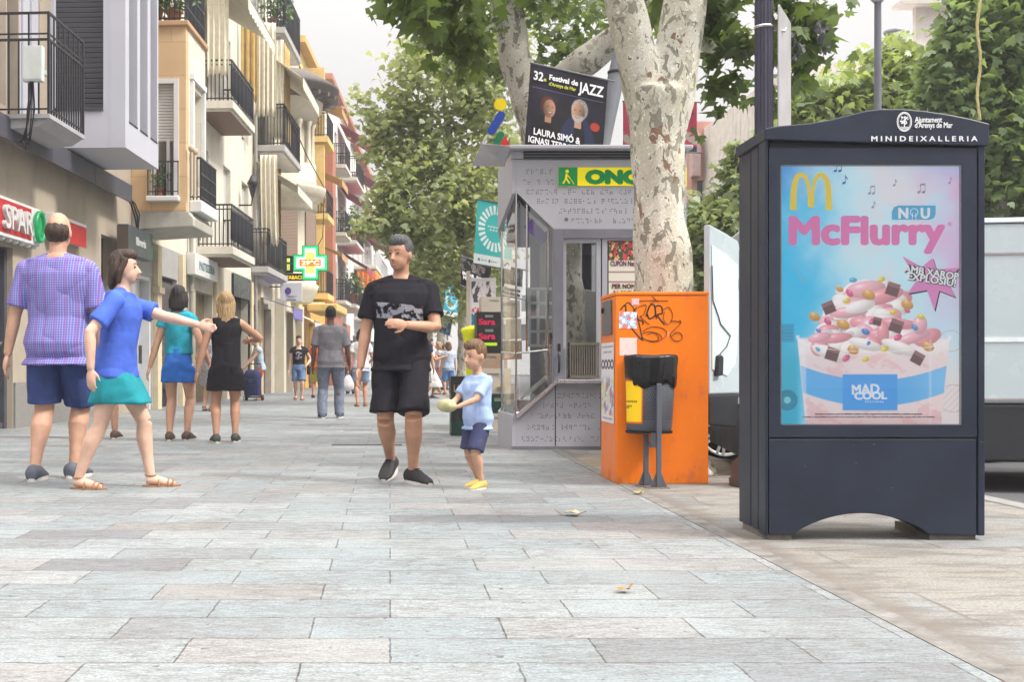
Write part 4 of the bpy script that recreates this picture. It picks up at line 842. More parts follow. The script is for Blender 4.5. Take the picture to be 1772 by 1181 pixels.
_z = nd(_nt, 'ShaderNodeSeparateXYZ', {0: _tc}).outputs[2]
_c = mix(_nt, mth(_nt, 'MULTIPLY', ramp(_nt, _z, [(0, 1.), (.10, 0.)]), ramp(_nt, _n, [(.42, 0.), (.62, .5)])), _c, S(150,84,40))
_nt.links.new(_c, _b.inputs['Base Color'])
cx0, cx1 = ox(1066), ox(1226); dO = .55
box = thing('recycling_container', 'tall orange metal recycling box with graffiti beside the plane tree', 'recycling box', ((cx0+cx1)/2, YO, 0)); BX = (cx0+cx1)/2
def lo_(b, name, mats, parent=box, bev=0): b.v = [(x-BX, y-YO, z) for x, y, z in b.v]; return b.build(name, mats, parent, bev)
def loo(o): o.data.transform(Matrix.Translation((-BX, -YO, 0))); return o
hh = oz(512)
lo_(MB().box(cx0, cx1, YO, YO+dO, 0, hh), 'body', org, bev=.006)
lo_(MB().box(cx0-.004, cx1+.003, YO-.006, YO+dO+.004, hh+.003, oz(505)), 'top', org, bev=.006)
# grey hatch and poster on the left side
fl = lo_(MB().box(cx0-.012, cx0-.002, YO+.13, YO+.46, oz(583)+.02, oz(521)+.02), 'hatch', M('grey steel hatch', (.16,.165,.175), .45, .4), bev=.006)
lo_(MB().prism([(.02*math.cos(q), .02*math.sin(q)) for q in [k*math.pi/6 for k in range(12)]], (cx0-.012, YO+.40, oz(545)+.05), (0,1,0), (0,0,1), (-.012,0,0)), 'lock', seam, fl)
def sidep(x, y):
    c = np.zeros(x.shape+(3,))+np.array(S(226,222,226)); n = vnoise(x*6, y*9, 21)
    c = lay(c, S(120,170,206), smooth(.1, .3, n)*smooth(.62, .5, y)*smooth(.08, .16, y)); c = lay(c, S(206,206,120), smooth(.25, .45, -n)*smooth(.6, .5, y)*smooth(.1, .2, y)*.8); c = lay(c, S(198,120,130), smooth(.5, .7, n)*(y < .55)*(y > .1))
    for k in range(4): c = lay(c, S(44,44,70), smooth(.34, .28, np.abs(np.hypot((x-.14-.24*k)*2.4, (y-.73)*5.)-.0)*1.)*(np.hypot((x-.14-.24*k)*8., (y-.73)*16.) > .55))
    for yy, w_ in ((.95,.9),(.88,.7),(.05,.8)): c = lay(c, S(60,60,80), (np.abs(y-yy) < .012)*(np.abs(x-.5) < w_/2)*(np.sin(x*90) > -.4)*.8)
    return c
sp = sheet('side_poster', (cx0-.0035-BX, .52, oz(735)), (0,-1,0), (0,0,1), .46, oz(592)-oz(735), 50, 90, sidep, vcol('flat print', .5), box)
pmx = vcol('flat print')
def stk1(x, y):
    c = np.zeros(x.shape+(3,))+np.array(S(160,190,214)); n = vnoise(x*5, y*5, 4); c = lay(c, S(220,120,110), smooth(.2, .35, n)); c = lay(c, S(230,232,236), smooth(.25, .4, -n)); return lay(c, S(60,80,120), smooth(.05, .0, np.abs(n))*.7)
def patch(px0, px1, py0, py1, fn, nm='sticker', m=None):
    return sheet(nm, (ox(px0)-BX, -.0025, oz(py1)), (1,0,0), (0,0,1), ox(px1)-ox(px0), oz(py0)-oz(py1), 30, 30, fn, m or pmx, box)
patch(1071, 1102, 540, 569, stk1); patch(1072, 1102, 585, 616, lambda x, y: np.zeros(x.shape+(3,))+np.array(S(240,206,200))*(1-.08*np.abs(vnoise(x*4, y*4, 6)))[..., None]); patch(1093, 1106, 517, 528, lambda x, y: lay(np.zeros(x.shape+(3,))+np.array(S(226,196,196)), S(170,90,110), smooth(.2, .4, vnoise(x*9, y*9, 7))*.7))
gf = MB()
def stroke(pts, w=1.3):
    P_ = [Vector((ox(x), YO-.0012, oz(y))) for x, y in pts]; q = []
    for i in range(len(P_)-1):                       # Catmull-Rom through the points
        a, b, c, d = P_[max(i-1,0)], P_[i], P_[i+1], P_[min(i+2, len(P_)-1)]
        for k in range(6): t = k/6; q.append(.5*((2*b)+(c-a)*t+(2*a-5*b+4*c-d)*t*t+(3*b-a-3*c+d)*t**3))
    q.append(P_[-1]); gf.tube(q, w*sO*.95, 5, flat=.3)
stroke([(1106,521),(1130,520),(1156,521)],1.2); stroke([(1124,526),(1135,520),(1128,513),(1140,524)],.9)
stroke([(1073,537),(1082,528),(1084,545),(1092,566),(1110,588)]); stroke([(1080,530),(1088,524),(1100,540),(1106,560),(1112,590)],1.1)
stroke([(1102,533),(1096,540),(1100,552),(1112,556),(1112,562)]); stroke([(1104,532),(1118,528),(1114,545),(1108,548),(1124,562)]); stroke([(1118,548),(1124,530),(1132,528),(1134,545),(1124,552),(1120,544)],1.5)
stroke([(1136,552),(1134,532),(1144,530),(1146,542),(1138,546),(1150,562)],1.5); stroke([(1148,536),(1158,532),(1164,548),(1156,562),(1148,552),(1150,540)]); stroke([(1160,556),(1170,556),(1178,558),(1176,554),(1178,559),(1174,564),(1168,570),(1160,580),(1168,590),(1179,588),(1180,580),(1172,575),(1162,582)],1.5)
stroke([(1112,574),(1126,566),(1146,568),(1154,578),(1140,590),(1118,588),(1110,580),(1122,574),(1140,578),(1146,586)],1.2); stroke([(1120,580),(1132,576),(1140,586),(1130,592),(1122,590)],1.)
lo_(gf, 'graffiti', M('graffiti paint', (.012,.012,.012), .5))
# ---------------------------------------------------------------- litter bin on its post
YB = GY(845); sB = YB/F
def bx(px): return (px-VX)*sB
def bz(py): return max(0, HC + (HY-py)*sB)
bc = bx(1135); binm, nt, b = bsdf('bin grey with perforations')
tc = nd(nt, 'ShaderNodeTexCoord').outputs['Object']; s = nd(nt, 'ShaderNodeSeparateXYZ', {0: tc}); X, Z = s.outputs[0], s.outputs[2]
P_ = .017; row = mth(nt, 'FLOOR', mth(nt, 'DIVIDE', Z, P_)); fx = mth(nt, 'SUBTRACT', mth(nt, 'FRACT', mth(nt, 'ADD', mth(nt, 'DIVIDE', X, P_), mth(nt, 'MULTIPLY', mth(nt, 'MODULO', row, 2.), .5))), .5); fz = mth(nt, 'SUBTRACT', mth(nt, 'FRACT', mth(nt, 'DIVIDE', Z, P_)), .5)
dd = mth(nt, 'SQRT', mth(nt, 'ADD', mth(nt, 'MULTIPLY', fx, fx), mth(nt, 'MULTIPLY', fz, fz)))
zz0, zz1 = bz(728), bz(662); band = mth(nt, 'MULTIPLY', mth(nt, 'GREATER_THAN', Z, zz0), mth(nt, 'LESS_THAN', Z, zz1)); side = mth(nt, 'GREATER_THAN', mth(nt, 'ABSOLUTE', mth(nt, 'ADD', X, -.045)), .03)
hole = mth(nt, 'MULTIPLY', mth(nt, 'LESS_THAN', dd, .27), mth(nt, 'MULTIPLY', band, side))
nt.links.new(mix(nt, hole, (.085,.092,.112), (.006,.006,.007)), b.inputs['Base Color']); b.inputs['Roughness'].default_value = .4
bin_ = thing('litter_bin', 'grey perforated litter bin lined with black bag in front of the orange box', 'litter bin', (bc, YB, 0))
def lb_(b, name, mats, parent=bin_, bev=0): b.v = [(x-bc, y-YB, z) for x, y, z in b.v]; return b.build(name, mats, parent, bev)
def sup(cx, cy, z, a, bq, n=40, dz=0, e=2.25):
    r = []
    for k in range(n):
        q = 2*math.pi*k/n; c_, s_ = math.cos(q), math.sin(q); r.append(Vector((cx + a*math.copysign(abs(c_)**(2/e), c_), cy + bq*math.copysign(abs(s_)**(2/e), s_), z + dz*s_)))
    return r
cyb = YB+.15; wt, wb = (bx(1180)-bx(1091))/2, (bx(1172)-bx(1093))/2
can = lb_(MB().rings([sup(bc-.012, cyb, bz(750), wb-.02, .10), sup(bc-.012, cyb, bz(745), wb, .115), sup(bc, cyb, bz(620), wt, .14), sup(bc, cyb, bz(618), wt-.012, .13), sup(bc-.0, cyb, bz(640), wt-.02, .12)]), 'can', binm)
lb_(MB().rings([sup(bc-.012, cyb, bz(752), wb+.004, .118), sup(bc-.012, cyb, bz(748), wb+.006, .12)]), 'base_rim', seam)
bg_m = M('black bag film', (.008,.008,.009), .3, var=.2, spec=.4)
rg = []
for j, (py, k_, dz_) in enumerate(((640,.8,0),(625,.92,0),(616,.98,.0),(614.5,1.02,0),(620,1.03,0),(634,1.0,0),(650,.985,0),(668,.955,0))):
    r = sup(bc, cyb, bz(py), wt*k_, .14*k_, 80)
    if j > 3: r = [v + Vector((0, 0, .010*(j-3)/4*math.sin(i*.31+.8)+.006*(j-3)/4*math.sin(i*.77))) for i, v in enumerate(r)]
    rg.append([v + Vector((0, -.003*(j > 3)*math.sin(i*1.9+j*1.1), .003*math.sin(i*.4)+.006*(j == 7)*math.sin(i*.3+1))) for i, v in enumerate(r)])
    for i, v in enumerate(rg[-1]):
        if j > 3: v.x += .003*math.sin(i*2.3+j); v.y -= .005*abs(math.sin(i*.8+j*.5))
bag = lb_(MB().rings(rg, cap=False), 'bag', bg_m); solid(bag, .003)
def post(x, y, z1):
    m = MB().box(bx(x)-.0165, bx(x)+.0165, y-.0165, y+.0165, 0.006, z1)
    for sx in (-1, 1): m.prism([(sx*.016,.008),(sx*.058,.008),(sx*.016,.11)], (bx(x), y-.004, 0), UX, UZ, (0,.008,0))
    return m
steel = M('grey painted steel', (.10,.108,.13), .42, var=.12)
lb_(post(1140, YB, bz(664)), 'post', steel, bev=.004); lb_(post(1125, YB+.12, bz(752)-.01), 'post', steel, bev=.004)
lb_(MB().box(bx(1128), bx(1140), YB-.0, YB+.11, bz(775), bz(768)).box(bx(1127), bx(1135), YB+.0, YB+.02, bz(768), bz(750)), 'bracket', steel)
lb_(MB().box(bx(1116), bx(1156), YB-.06, YB+.05, .0, .006).box(bx(1108), bx(1134), YB+.07, YB+.17, .0, .005), 'base_plate', M('rusty plate', (.13,.10,.085), .8, var=.3, vs=30))
# yellow sticker follows the can
def stk(x, y):
    c = np.zeros(x.shape+(3,))+np.array(S(250,206,20)); c = lay(c, S(196,60,30), smooth(.06, .03, np.minimum(np.minimum(x, 1-x)*.8, np.minimum(y, 1-y)))*.9)
    for yy, w_ in ((.50,.8),(.40,.5),(.36,.35)): c = lay(c, S(50,40,10), (np.abs(y-yy) < .014)*(x < w_)*(x > .05)*(np.sin(x*70) > -.5))
    n = vnoise(x*7, y*9, 9); c = lay(c, S(30,24,20), smooth(.05, .0, np.abs(n-.3))*(y > .8)*.9); return c
MBs = sheet('sticker', (0,0,0), (1,0,0), (0,0,1), 1, 1, 36, 50, stk, pmx, bin_)
a = np.empty(len(MBs.data.vertices)*3); MBs.data.vertices.foreach_get('co', a); a = a.reshape(-1, 3)
for i in range(len(a)):
    u, w_ = a[i, 0], a[i, 2]; z_ = bz(735)+(bz(657)-bz(735))*w_; f = (z_-bz(745))/(bz(620)-bz(745)); aa = wb+(wt-wb)*f; bb = .115+.025*f
    if w_ > .8: u = u*(1-.55*(w_-.8)/.2)
    th = math.pi*(1.0+.37*u); c_, s_ = math.cos(th), math.sin(th)
    a[i] = (-.012*(1-f) + (aa+.0025)*math.copysign(abs(c_)**(2/2.25), c_), .15+(bb+.0025)*math.copysign(abs(s_)**(2/2.25), s_), z_)
MBs.data.vertices.foreach_set('co', a.reshape(-1)); MBs.data.update()
# ---------------------------------------------------------------- kiosk
YK = GY(779); sK = YK/F
def kx(px): return (px-VX)*sK
def kz(py): return max(0, HC + (HY-py)*sK)
kio = thing('lottery_kiosk', 'grey metal lottery kiosk with green and yellow sign and braille dots', 'kiosk', (kx(1040), YK, 0)); KXo = kx(1040)
def lk(b, name, mats, parent=kio, bev=0): b.v = [(x-KXo, y-YK, z) for x, y, z in b.v]; return b.build(name, mats, parent, bev)
def lko(o): o.data.transform(Matrix.Translation((-KXo, -YK, 0))); return o
kg = M('kiosk grey paint', (.40,.395,.44), .4, var=.05, vs=1.5, grime=.12); kd = M('kiosk frame grey', (.17,.17,.20), .4); chrome = M('polished metal', (.6,.6,.6), .12, 1.)
xa, xb = kx(893), kx(1188); dk = 1.5
ZU0, ZU1 = kz(397), kz(276)
up = [(xa, ZU1), (xb, ZU1), (xb, ZU0), (kx(957), ZU0), (xa, kz(331))]
upper = lk(MB().xz(up, YK, YK+.06), 'upper_panel', kg, bev=.004)
lowp = [(xa, 0), (xb, 0), (xb, kz(664)), (kx(958), kz(664)), (xa, kz(718))]
lower = lk(MB().xz(lowp, YK, YK+.06), 'lower_panel', kg, bev=.004)
for q in (961, 1040): lk(MB().box(kx(q)-.004, kx(q)+.004, YK-.0015, YK+.001, .01, kz(664)), 'seam', seam, lower)
lk(MB().box(xa-.05, xb, YK-.012, YK+.0, 0, .035), 'base_strip', kd)
# chamfered left corner
Yc = YK+.55; xc = (868-VX)/F*Yc
def quad(pts, th=.04): p = [Vector(q) for q in pts]; n = (p[1]-p[0]).cross(p[2]-p[1]).normalized()*th; return MB().add(p + [q+n for q in p], [(0,1,2,3), (7,6,5,4)] + [(i, (i+1) % 4, 4+(i+1) % 4, 4+i) for i in range(4)])
zc0, zc1, zc2, zc3 = 0, kz(722), kz(410), ZU1
side = lk(quad([(xc, Yc, 0), (xa, YK, 0), (xa, YK, kz(718)), (xc, Yc, HC+(HY-712)/F*Yc)]), 'corner_panel', kg)
lk(quad([(xc, Yc, HC+(HY-400)/F*Yc), (xa, YK, kz(335)), (xa, YK, ZU1), (xc, Yc, ZU1)]), 'corner_panel', kg)
xr = (872-VX)/F*(YK+dk); zl, zh = HC+(HY-712)/F*Yc, HC+(HY-400)/F*Yc
for q0, q1 in ((0, zl), (zh, ZU1)): lk(quad([(xr, YK+dk, q0), (xc, Yc, q0), (xc, Yc, q1), (xr, YK+dk, q1)]), 'side_wall', kg)
lk(MB().add([(xr, YK+dk, zl), (xc, Yc, zl), (xc, Yc, zh), (xr, YK+dk, zh)], [(0,1,2,3)]), 'side_glass', glass('side pane glass', (.86,.88,.88), .12))
lk(MB().box(xr+.03, xb, YK+dk-.05, YK+dk, 0, kz(700)).box(kx(950), xb, YK+dk-.05, YK+dk, kz(700), ZU1).box(xr+.03, kx(950), YK+dk-.05, YK+dk, kz(400), ZU1).box(xb-.05, xb, YK+.06, YK+dk-.05, 0, ZU1), 'rear_wall', kg)
lk(MB().box(kx(957), xb-.05, YK+.9, YK+1.0, 0, ZU1-.02).box(kx(957), kx(957)+.05, YK+.5, YK+.9, 0, ZU1-.02).box(kx(957), xb-.05, YK+.06, YK+1.0, 0, .05), 'inner_partition', M('kiosk interior', (.22,.22,.23), .6, var=.3, vs=2))
# window bay with mirror glass
kglass = glass('kiosk glass', (.90,.92,.92), .14, .015)
zb0, zb1 = kz(718), kz(331)
bayw = lk(MB().add([(xa, YK+.10, zb0), (kx(958), YK-.0, kz(664)), (kx(957), YK, ZU0), (xa, YK+.10, zb1)], [(0,1,2,3)]), 'bay_glass', kglass)
lk(MB().add([(xc, Yc, HC+(HY-712)/F*Yc), (xa, YK, zb0), (xa, YK, zb1), (xc, Yc, HC+(HY-400)/F*Yc)], [(0,1,2,3)]), 'bay_glass', kglass)
ff = MB(); r_ = .010
for p, q in (((xa, YK-.01, zb0), (xa, YK-.01, zb1)), ((xa, YK-.01, zb0), (kx(962), YK-.01, kz(660))), ((xa, YK-.01, zb1), (kx(957), YK-.01, ZU0)), ((kx(948), YK-.01, kz(400)), (kx(948), YK-.01, kz(660))), ((kx(893), YK-.01, kz(612)), (kx(948), YK-.01, kz(606))), ((kx(912), YK+.02, kz(352)), (kx(912), YK+.02, kz(612))), ((xc, Yc, HC+(HY-712)/F*Yc), (xc, Yc, HC+(HY-400)/F*Yc)), ((xa, YK-.01, kz(612)), (xc, Yc, HC+(HY-610)/F*Yc))): ff.tube([p, q], r_, 6, sm=False)
lk(ff, 'bay_frame', chrome, bayw)
lk(MB().obox(((kx(893)+kx(962))/2, YK-.03, (kz(722)+kz(661))/2), (Vector((kx(962)-kx(893), 0, kz(661)-kz(722)))/2, Vector((0,.035,0)), Vector((-.008,0,.013)))), 'bay_sill', M('light metal sill', (.5,.5,.52), .25, .7), bayw)
tray = MB().obox((kx(930), YK+.22, kz(672)), (Vector((kx(950)-kx(905), 0, kz(650)-kz(690)))*.5, Vector((0,.15,0)), Vector((-.02,0,.03))*.2)).obox((kx(936), YK+.14, kz(690)), (Vector((kx(950)-kx(905), 0, kz(650)-kz(690)))*.4, Vector((0,.10,0)), Vector((-.02,0,.03))*.2))
lk(tray, 'white_tray', M('white shelf plastic', (.75,.76,.76), .4))
rk = MB()
for i in range(4): rk.box(kx(917)+i*.088, kx(917)+i*.088+.022, YK+.1, YK+.16, kz(600), kz(500))
for j in range(5): rk.box(kx(917), kx(917)+.286, YK+.09, YK+.165, kz(600)+j*.143, kz(600)+j*.143+.024)
lk(rk, 'ticket_rack', M('white rack', (.75,.78,.8), .4))
lk(MB().obox((kx(925), YK+.18, kz(368)), (Vector((.16,0,-.15)), Vector((0,.12,0)), Vector((.03,0,.03))*.4)), 'screen', M('dark screen', (.012,.012,.016), .15))
lk(MB().obox((kx(930), YK+.055, kz(400)), (Vector((.09,0,-.09)), Vector((0,.004,0)), Vector((.04,0,.04)))), 'screen', M('violet screen', (.12,.07,.28), .3))
# door, window and counter between pillar and tree
yd = YK+.03
lk(MB().box(kx(957), kx(975), YK+.0, YK+.07, kz(664), ZU0).box(kx(975), xb, YK, YK+.07, ZU0-.09, ZU0), 'pillar', kd, bev=.003)
dfr = MB()
for x0, x1, q0, q1 in ((975,981,664,412),(1033,1041,664,412),(981,1033,664,655),(981,1033,420,412)): dfr.box(kx(x0)+.001, kx(x1)-.001, yd, yd+.05, kz(q0), kz(q1))
wdoor = lk(dfr, 'door', kg)
lk(MB().box(kx(981), kx(1033), yd+.02, yd+.026, kz(655), kz(420)), 'pane', glass('kiosk door glass', (.55,.58,.57), .28, .015), wdoor)
lk(MB().box(kx(982), kx(1032), yd+.06, yd+.065, kz(440), kz(421)), 'blind', M('blind', (.5,.5,.48), .7), wdoor)
lk(MB().tube([(kx(967), yd-.04, kz(645)), (kx(967), yd-.06, kz(640)), (kx(967), yd-.06, kz(618)), (kx(967), yd-.04, kz(613))], .012, 6).box(kx(965), kx(970), yd-.035, yd-.02, kz(608), kz(595)), 'door_handle', black, wdoor)
br_ = MB().box(kx(986), kx(1037), yd-.05, yd-.02, kz(655), kz(650)).box(kx(986), kx(1037), yd-.05, yd-.02, kz(598), kz(593))
for i in range(13): br_.box(kx(986+4*i), kx(986+4*i)+.012, yd-.045, yd-.025, kz(655), kz(593))
lk(br_, 'counter_grille', M('bronze grille', (.20,.18,.15), .4, .5))
lk(MB().box(kx(962), xb, YK-.14, YK+.02, kz(664), kz(657)), 'counter', M('light metal sill', (.5,.5,.52), .25, .7), bev=.006)
ofr = MB()
for x0, x1, q0, q1 in ((1043,1052,664,408),(1052,1188,664,655),(1052,1188,416,408)): ofr.box(kx(x0), kx(x1), yd-.005, yd+.05, kz(q0), kz(q1))
win = lk(ofr, 'window_frame', kg)
def lot(x, y):
    c = np.zeros(x.shape+(3,))+np.array(S(222,216,200)); n = vnoise(x*22, y*26, 12)
    top = smooth(.80, .815, y); c = lay(c, S(30,40,40), top); c = lay(c, S(220,60,90), top*smooth(.1, .3, n)); c = lay(c, S(226,176,120), top*smooth(.35, .5, -n)); c = lay(c, S(50,90,60), top*smooth(.1, .2, vnoise(x*30, y*20, 2)))
    c = lay(c, S(150,60,110), smooth(.012, .004, np.abs(np.abs(y-.64)-.05))*(x < .75)*.8); c = lay(c, S(30,120,70), smooth(.06, .05, np.hypot((x-.62), (y-.5)*1.5))); return c
lp = sheet('lottery_poster', (kx(1054)-KXo, .025, kz(590)), (1,0,0), (0,0,1), kx(1186)-kx(1054), kz(417)-kz(590), 120, 150, lot, pmx, win)
inkd = M('brown ink', (.12,.03,.02), .6)
lko(fit('lettering', 'CUPÓN Navideño', kx(1057), kx(1118), YK+.022, kz(460), 9*sK, M('plum ink', (.16,.03,.1), .6), lp, bold=.002))
lko(fit('lettering', 'PER NOMÉS 10', kx(1060), kx(1122), YK+.022, kz(499), 8*sK, inkd, lp, bold=.002)); lko(fit('lettering', '30 PREMIS DE', kx(1062), kx(1122), YK+.022, kz(511), 8*sK, inkd, lp, bold=.002))
# braille rows
brl = MB(); bm2 = M('braille dots', (.12,.12,.13), .5)
def braille(px0, px1, py, step=8.0):
    x = px0
    while x < px1:
        if rnd.random() < .86:
            for i in (0, 1):
                for j in (0, 1, 2):
                    if rnd.random() < .55: brl.disc((kx(x+3*i), YK-.0015, kz(py+3.2*j)), UX, UZ, .0062, 6)
        x += step
for a_, b_, p_ in ((904,960,294),(906,960,312),(904,1090,329),(930,1185,345),(968,1185,362),(990,1185,379),(966,1185,682),(938,1020,699),(920,1185,717),(914,1185,737),(904,1185,757)): braille(a_, b_, p_)
for v in ((kx(980), kz(380)),): brl.disc((v[0], YK-.0015, v[1]), UX, UZ, .02, 8)
lk(brl, 'braille_lettering', bm2, upper)['kind'] = 'stuff'
# roof with vent strip
rp = [(kx(872), ZU1+.005), (kx(880), kz(258)), (xb, kz(258)), (xb, ZU1+.005)]
roof = lk(MB().box(xa-.05, xb, YK-.02, YK+.5, ZU1+.004, kz(262)).box(xa-.08, xb+.03, YK-.14, YK+.5, kz(262), kz(255)).box(xr, xb+.03, YK+.5, YK+dk+.1, ZU1+.004, kz(255)), 'roof', kg, bev=.01)
vt = MB()
for j in range(3): vt.box(kx(906), xb-.02, YK-.024, YK-.0205, kz(275)+j*.028, kz(275)+j*.028+.018)
vb = MB().box(kx(905), xb-.01, YK-.0218, YK-.0205, kz(276), kz(263)); lk(vb, 'vent_strip', kd, roof); lk(vt, 'vent_slots', seam, roof)
pl = quad([((816-VX)*sK, YK-.02, kz(287)), ((873-VX)*sK, YK-.02, kz(288)), ((880-VX)*sK, YK-.12, kz(256)), ((832-VX)*sK, YK-.12, kz(252))], .02)
wing = lk(pl, 'roof_wing', M('roof wing', (.42,.41,.43), .15, .6), roof)
# logo figure on the roof wing
fg = thing('roof_logo', 'small logo figure of yellow disc, blue bar and green and red wedges on kiosk roof', 'logo sign', (kx(862), YK-.05, kz(255)), 0)
FX0, FZ0 = kx(862), kz(255)
def fgp(nm, poly, m): MB().xz([(kx(x)-FX0, kz(y)-FZ0) for x, y in poly], -.012, .012).build(nm, m, fg)
circ = lambda cx, cy, r: [(cx+r*math.cos(k*math.pi/12), cy+r*math.sin(k*math.pi/12)) for k in range(24)]
fgp('disc', circ(865, 183, 10.5), M('logo yellow', S(222,196,0), .4)); ca, cb2 = Vector((850,228)), Vector((866,202)); d_ = (cb2-ca).normalized(); an = math.atan2(d_.y, d_.x)
fgp('bar', [tuple(cb2 + Vector((7*math.cos(an-math.pi/2+math.pi*k/10), 7*math.sin(an-math.pi/2+math.pi*k/10)))) for k in range(11)] + [tuple(ca + Vector((7*math.cos(an+math.pi/2+math.pi*k/10), 7*math.sin(an+math.pi/2+math.pi*k/10)))) for k in range(11)], M('logo blue', S(18,58,150), .4))
fgp('wedge', [(850,254),(859,234),(864,229),(870,231),(872,236),(863,254)], M('logo green', S(10,110,70), .4)); fgp('wedge', [(864,254),(873,236),(881,254)], M('logo red', S(206,30,44), .4))
MB().tube([(kx(833)-FX0, 0, .0), (kx(842)-FX0, 0, kz(236)-FZ0)], .014, 6).build('strut', chrome, fg)
# name sign
sg = MB().box(kx(966), xb, YK-.012, YK-.002, kz(322), kz(290)); sgn = lk(sg, 'name_sign', M('sign yellow', S(244,226,0), .4, var=.02, emit=.08))
lk(MB().box(kx(966), kx(999), YK-.015, YK-.0125, kz(322), kz(290)), 'sign_square', M('sign square green', S(10,140,70), .4, var=.02, emit=.05), sgn)
lko(fit('lettering', 'ONCE', kx(1012), kx(1128), YK-.0145, kz(317), 22*sK, M('sign letters green', S(10,130,64), .4, var=.02, emit=.05), sgn, bold=.014))
wk = MB().disc((kx(981), YK-.017, kz(297)), UX, UZ, 3.2*sK, 14)
for a_, b_, w_ in (((980,301),(979,309),2.2),((979,309),(974,318),1.5),((979,309),(985,318),1.5),((980,302),(986,309),1.1),((986,309),(993,319),.6)): wk.tube([(kx(a_[0]), YK-.0165, kz(a_[1])), (kx(b_[0]), YK-.0165, kz(b_[1]))], w_*sK, 5, flat=.2)
lk(wk, 'walker_emblem', M('sign yellow', S(244,226,0), .4), sgn)
# ---------------------------------------------------------------- lamp posts
def lamp_post():
    g = G(1322, 842); e = thing('lamp_post', 'dark fluted lamp post with moulded base behind the advertising panel', 'lamp post', g)
    pr = [(.23,0),(.235,.05),(.22,.06),(.215,.16),(.17,.2),(.13,.30),(.12,.36),(.10,.40),(.10,.44),(.068,.5),(.062,.7)]
    MB().lathe((0,0,0), pr, 16).build('base', M('bronze brown iron', (.055,.047,.045), .5, var=.2), e)
    n = 32; m = MB().rings([[Vector(((.057+.006*(k % 2))*math.cos(2*math.pi*k/n), (.057+.006*(k % 2))*math.sin(2*math.pi*k/n), z)) for k in range(n)] for z in (.69, 5.2)], sm=False)
    m.build('pole', M('midnight blue iron', (.035,.033,.055), .4, var=.12), e)
    MB().lathe((0,0,5.2), [(.06,0),(.09,.05),(.05,.1),(.14,.3),(.2,.7),(.16,.75),(.03,.95)], 12).build('lantern', black, e); return g
g = lamp_post(); Yl = g.y; sl_ = Yl/F
def lz(py): return HC+(HY-py)*sl_
pl = thing('back_of_road_sign', 'grey back of a tall road sign clamped to the dark lamp post', 'road sign', (g.x, Yl, 0))
z0, z1 = lz(232), lz(14)
MB().prism([(0,0),(.0,1),(.05,1.02),(.95,1.02),(1,1),(1,0)], (.075, -.05, z0), (.235,.42,0), (0,0,z1-z0), (.012,-.004,0)).build('sign_plate', M('sign back aluminium', (.36,.35,.36), .5, .2), pl, bev=.008)
MB().lathe((0,0,lz(50)), [(.062,0),(.068,.003),(.068,.018),(.062,.02)], 20).tube([(.06,0,lz(50)), (.16,.05,lz(50)), (.17,.06,lz(44))], .01, 6).build('clamp', chrome, pl)
def slim(px, Y, label, h, r, nm='street_lamp', lean=(0,0), col=(.12,.125,.15), head=True):
    e = thing(nm, label, 'street lamp', ((px-VX)/F*Y, Y, 0), 0)
    MB().tube([(0,0,0),(lean[0]*.3, lean[1]*.3, h*.3),(lean[0], lean[1], h)], [r*1.2, r, r*.85], 14).build('pole', M('grey blue pole', col, .45, var=.1), e)
    if head: MB().lathe((lean[0], lean[1], h), [(.05,0),(.09,.05),(.22,.16),(.24,.22),(.1,.3),(.0,.32)], 14).build('lantern', M('lamp head', (.3,.3,.34), .4), e)
    return e
e = slim(1519, 13., 'slim grey street lamp pole rising behind the advertising panel', HC+(HY-4)/F*13, .046)
e = slim(1547, 26., 'far thin street lamp in front of the beige apartment house', HC+(HY-70)/F*26, .05)
# leaning banner pole behind the kiosk
Yq = 13.6; e = thing('banner_pole', 'leaning grey pole carrying the dark jazz festival banner behind kiosk', 'banner pole', (W(978,0,Yq).x, Yq, 0))
p1, p2 = W(1041,250,Yq), W(1082,60,Yq); d_ = (p2-p1)/(p2.z-p1.z); b0 = p1 - d_*p1.z; o0 = Vector(e.location)
p3 = p1 + d_*3.2
MB().tube([b0*1.0-o0, p1-o0, p3-o0], [.12,.105,.10], 16).build('pole', M('banner pole grey', (.17,.18,.20), .5, var=.12), e); e.location.x += 0
for zz in (W(0,125,Yq).z,): c = p1 + d_*(zz-p1.z) - o0; MB().lathe(c, [(.106,-.02),(.12,-.015),(.12,.015),(.106,.02)], 16).build('clamp', black, e)
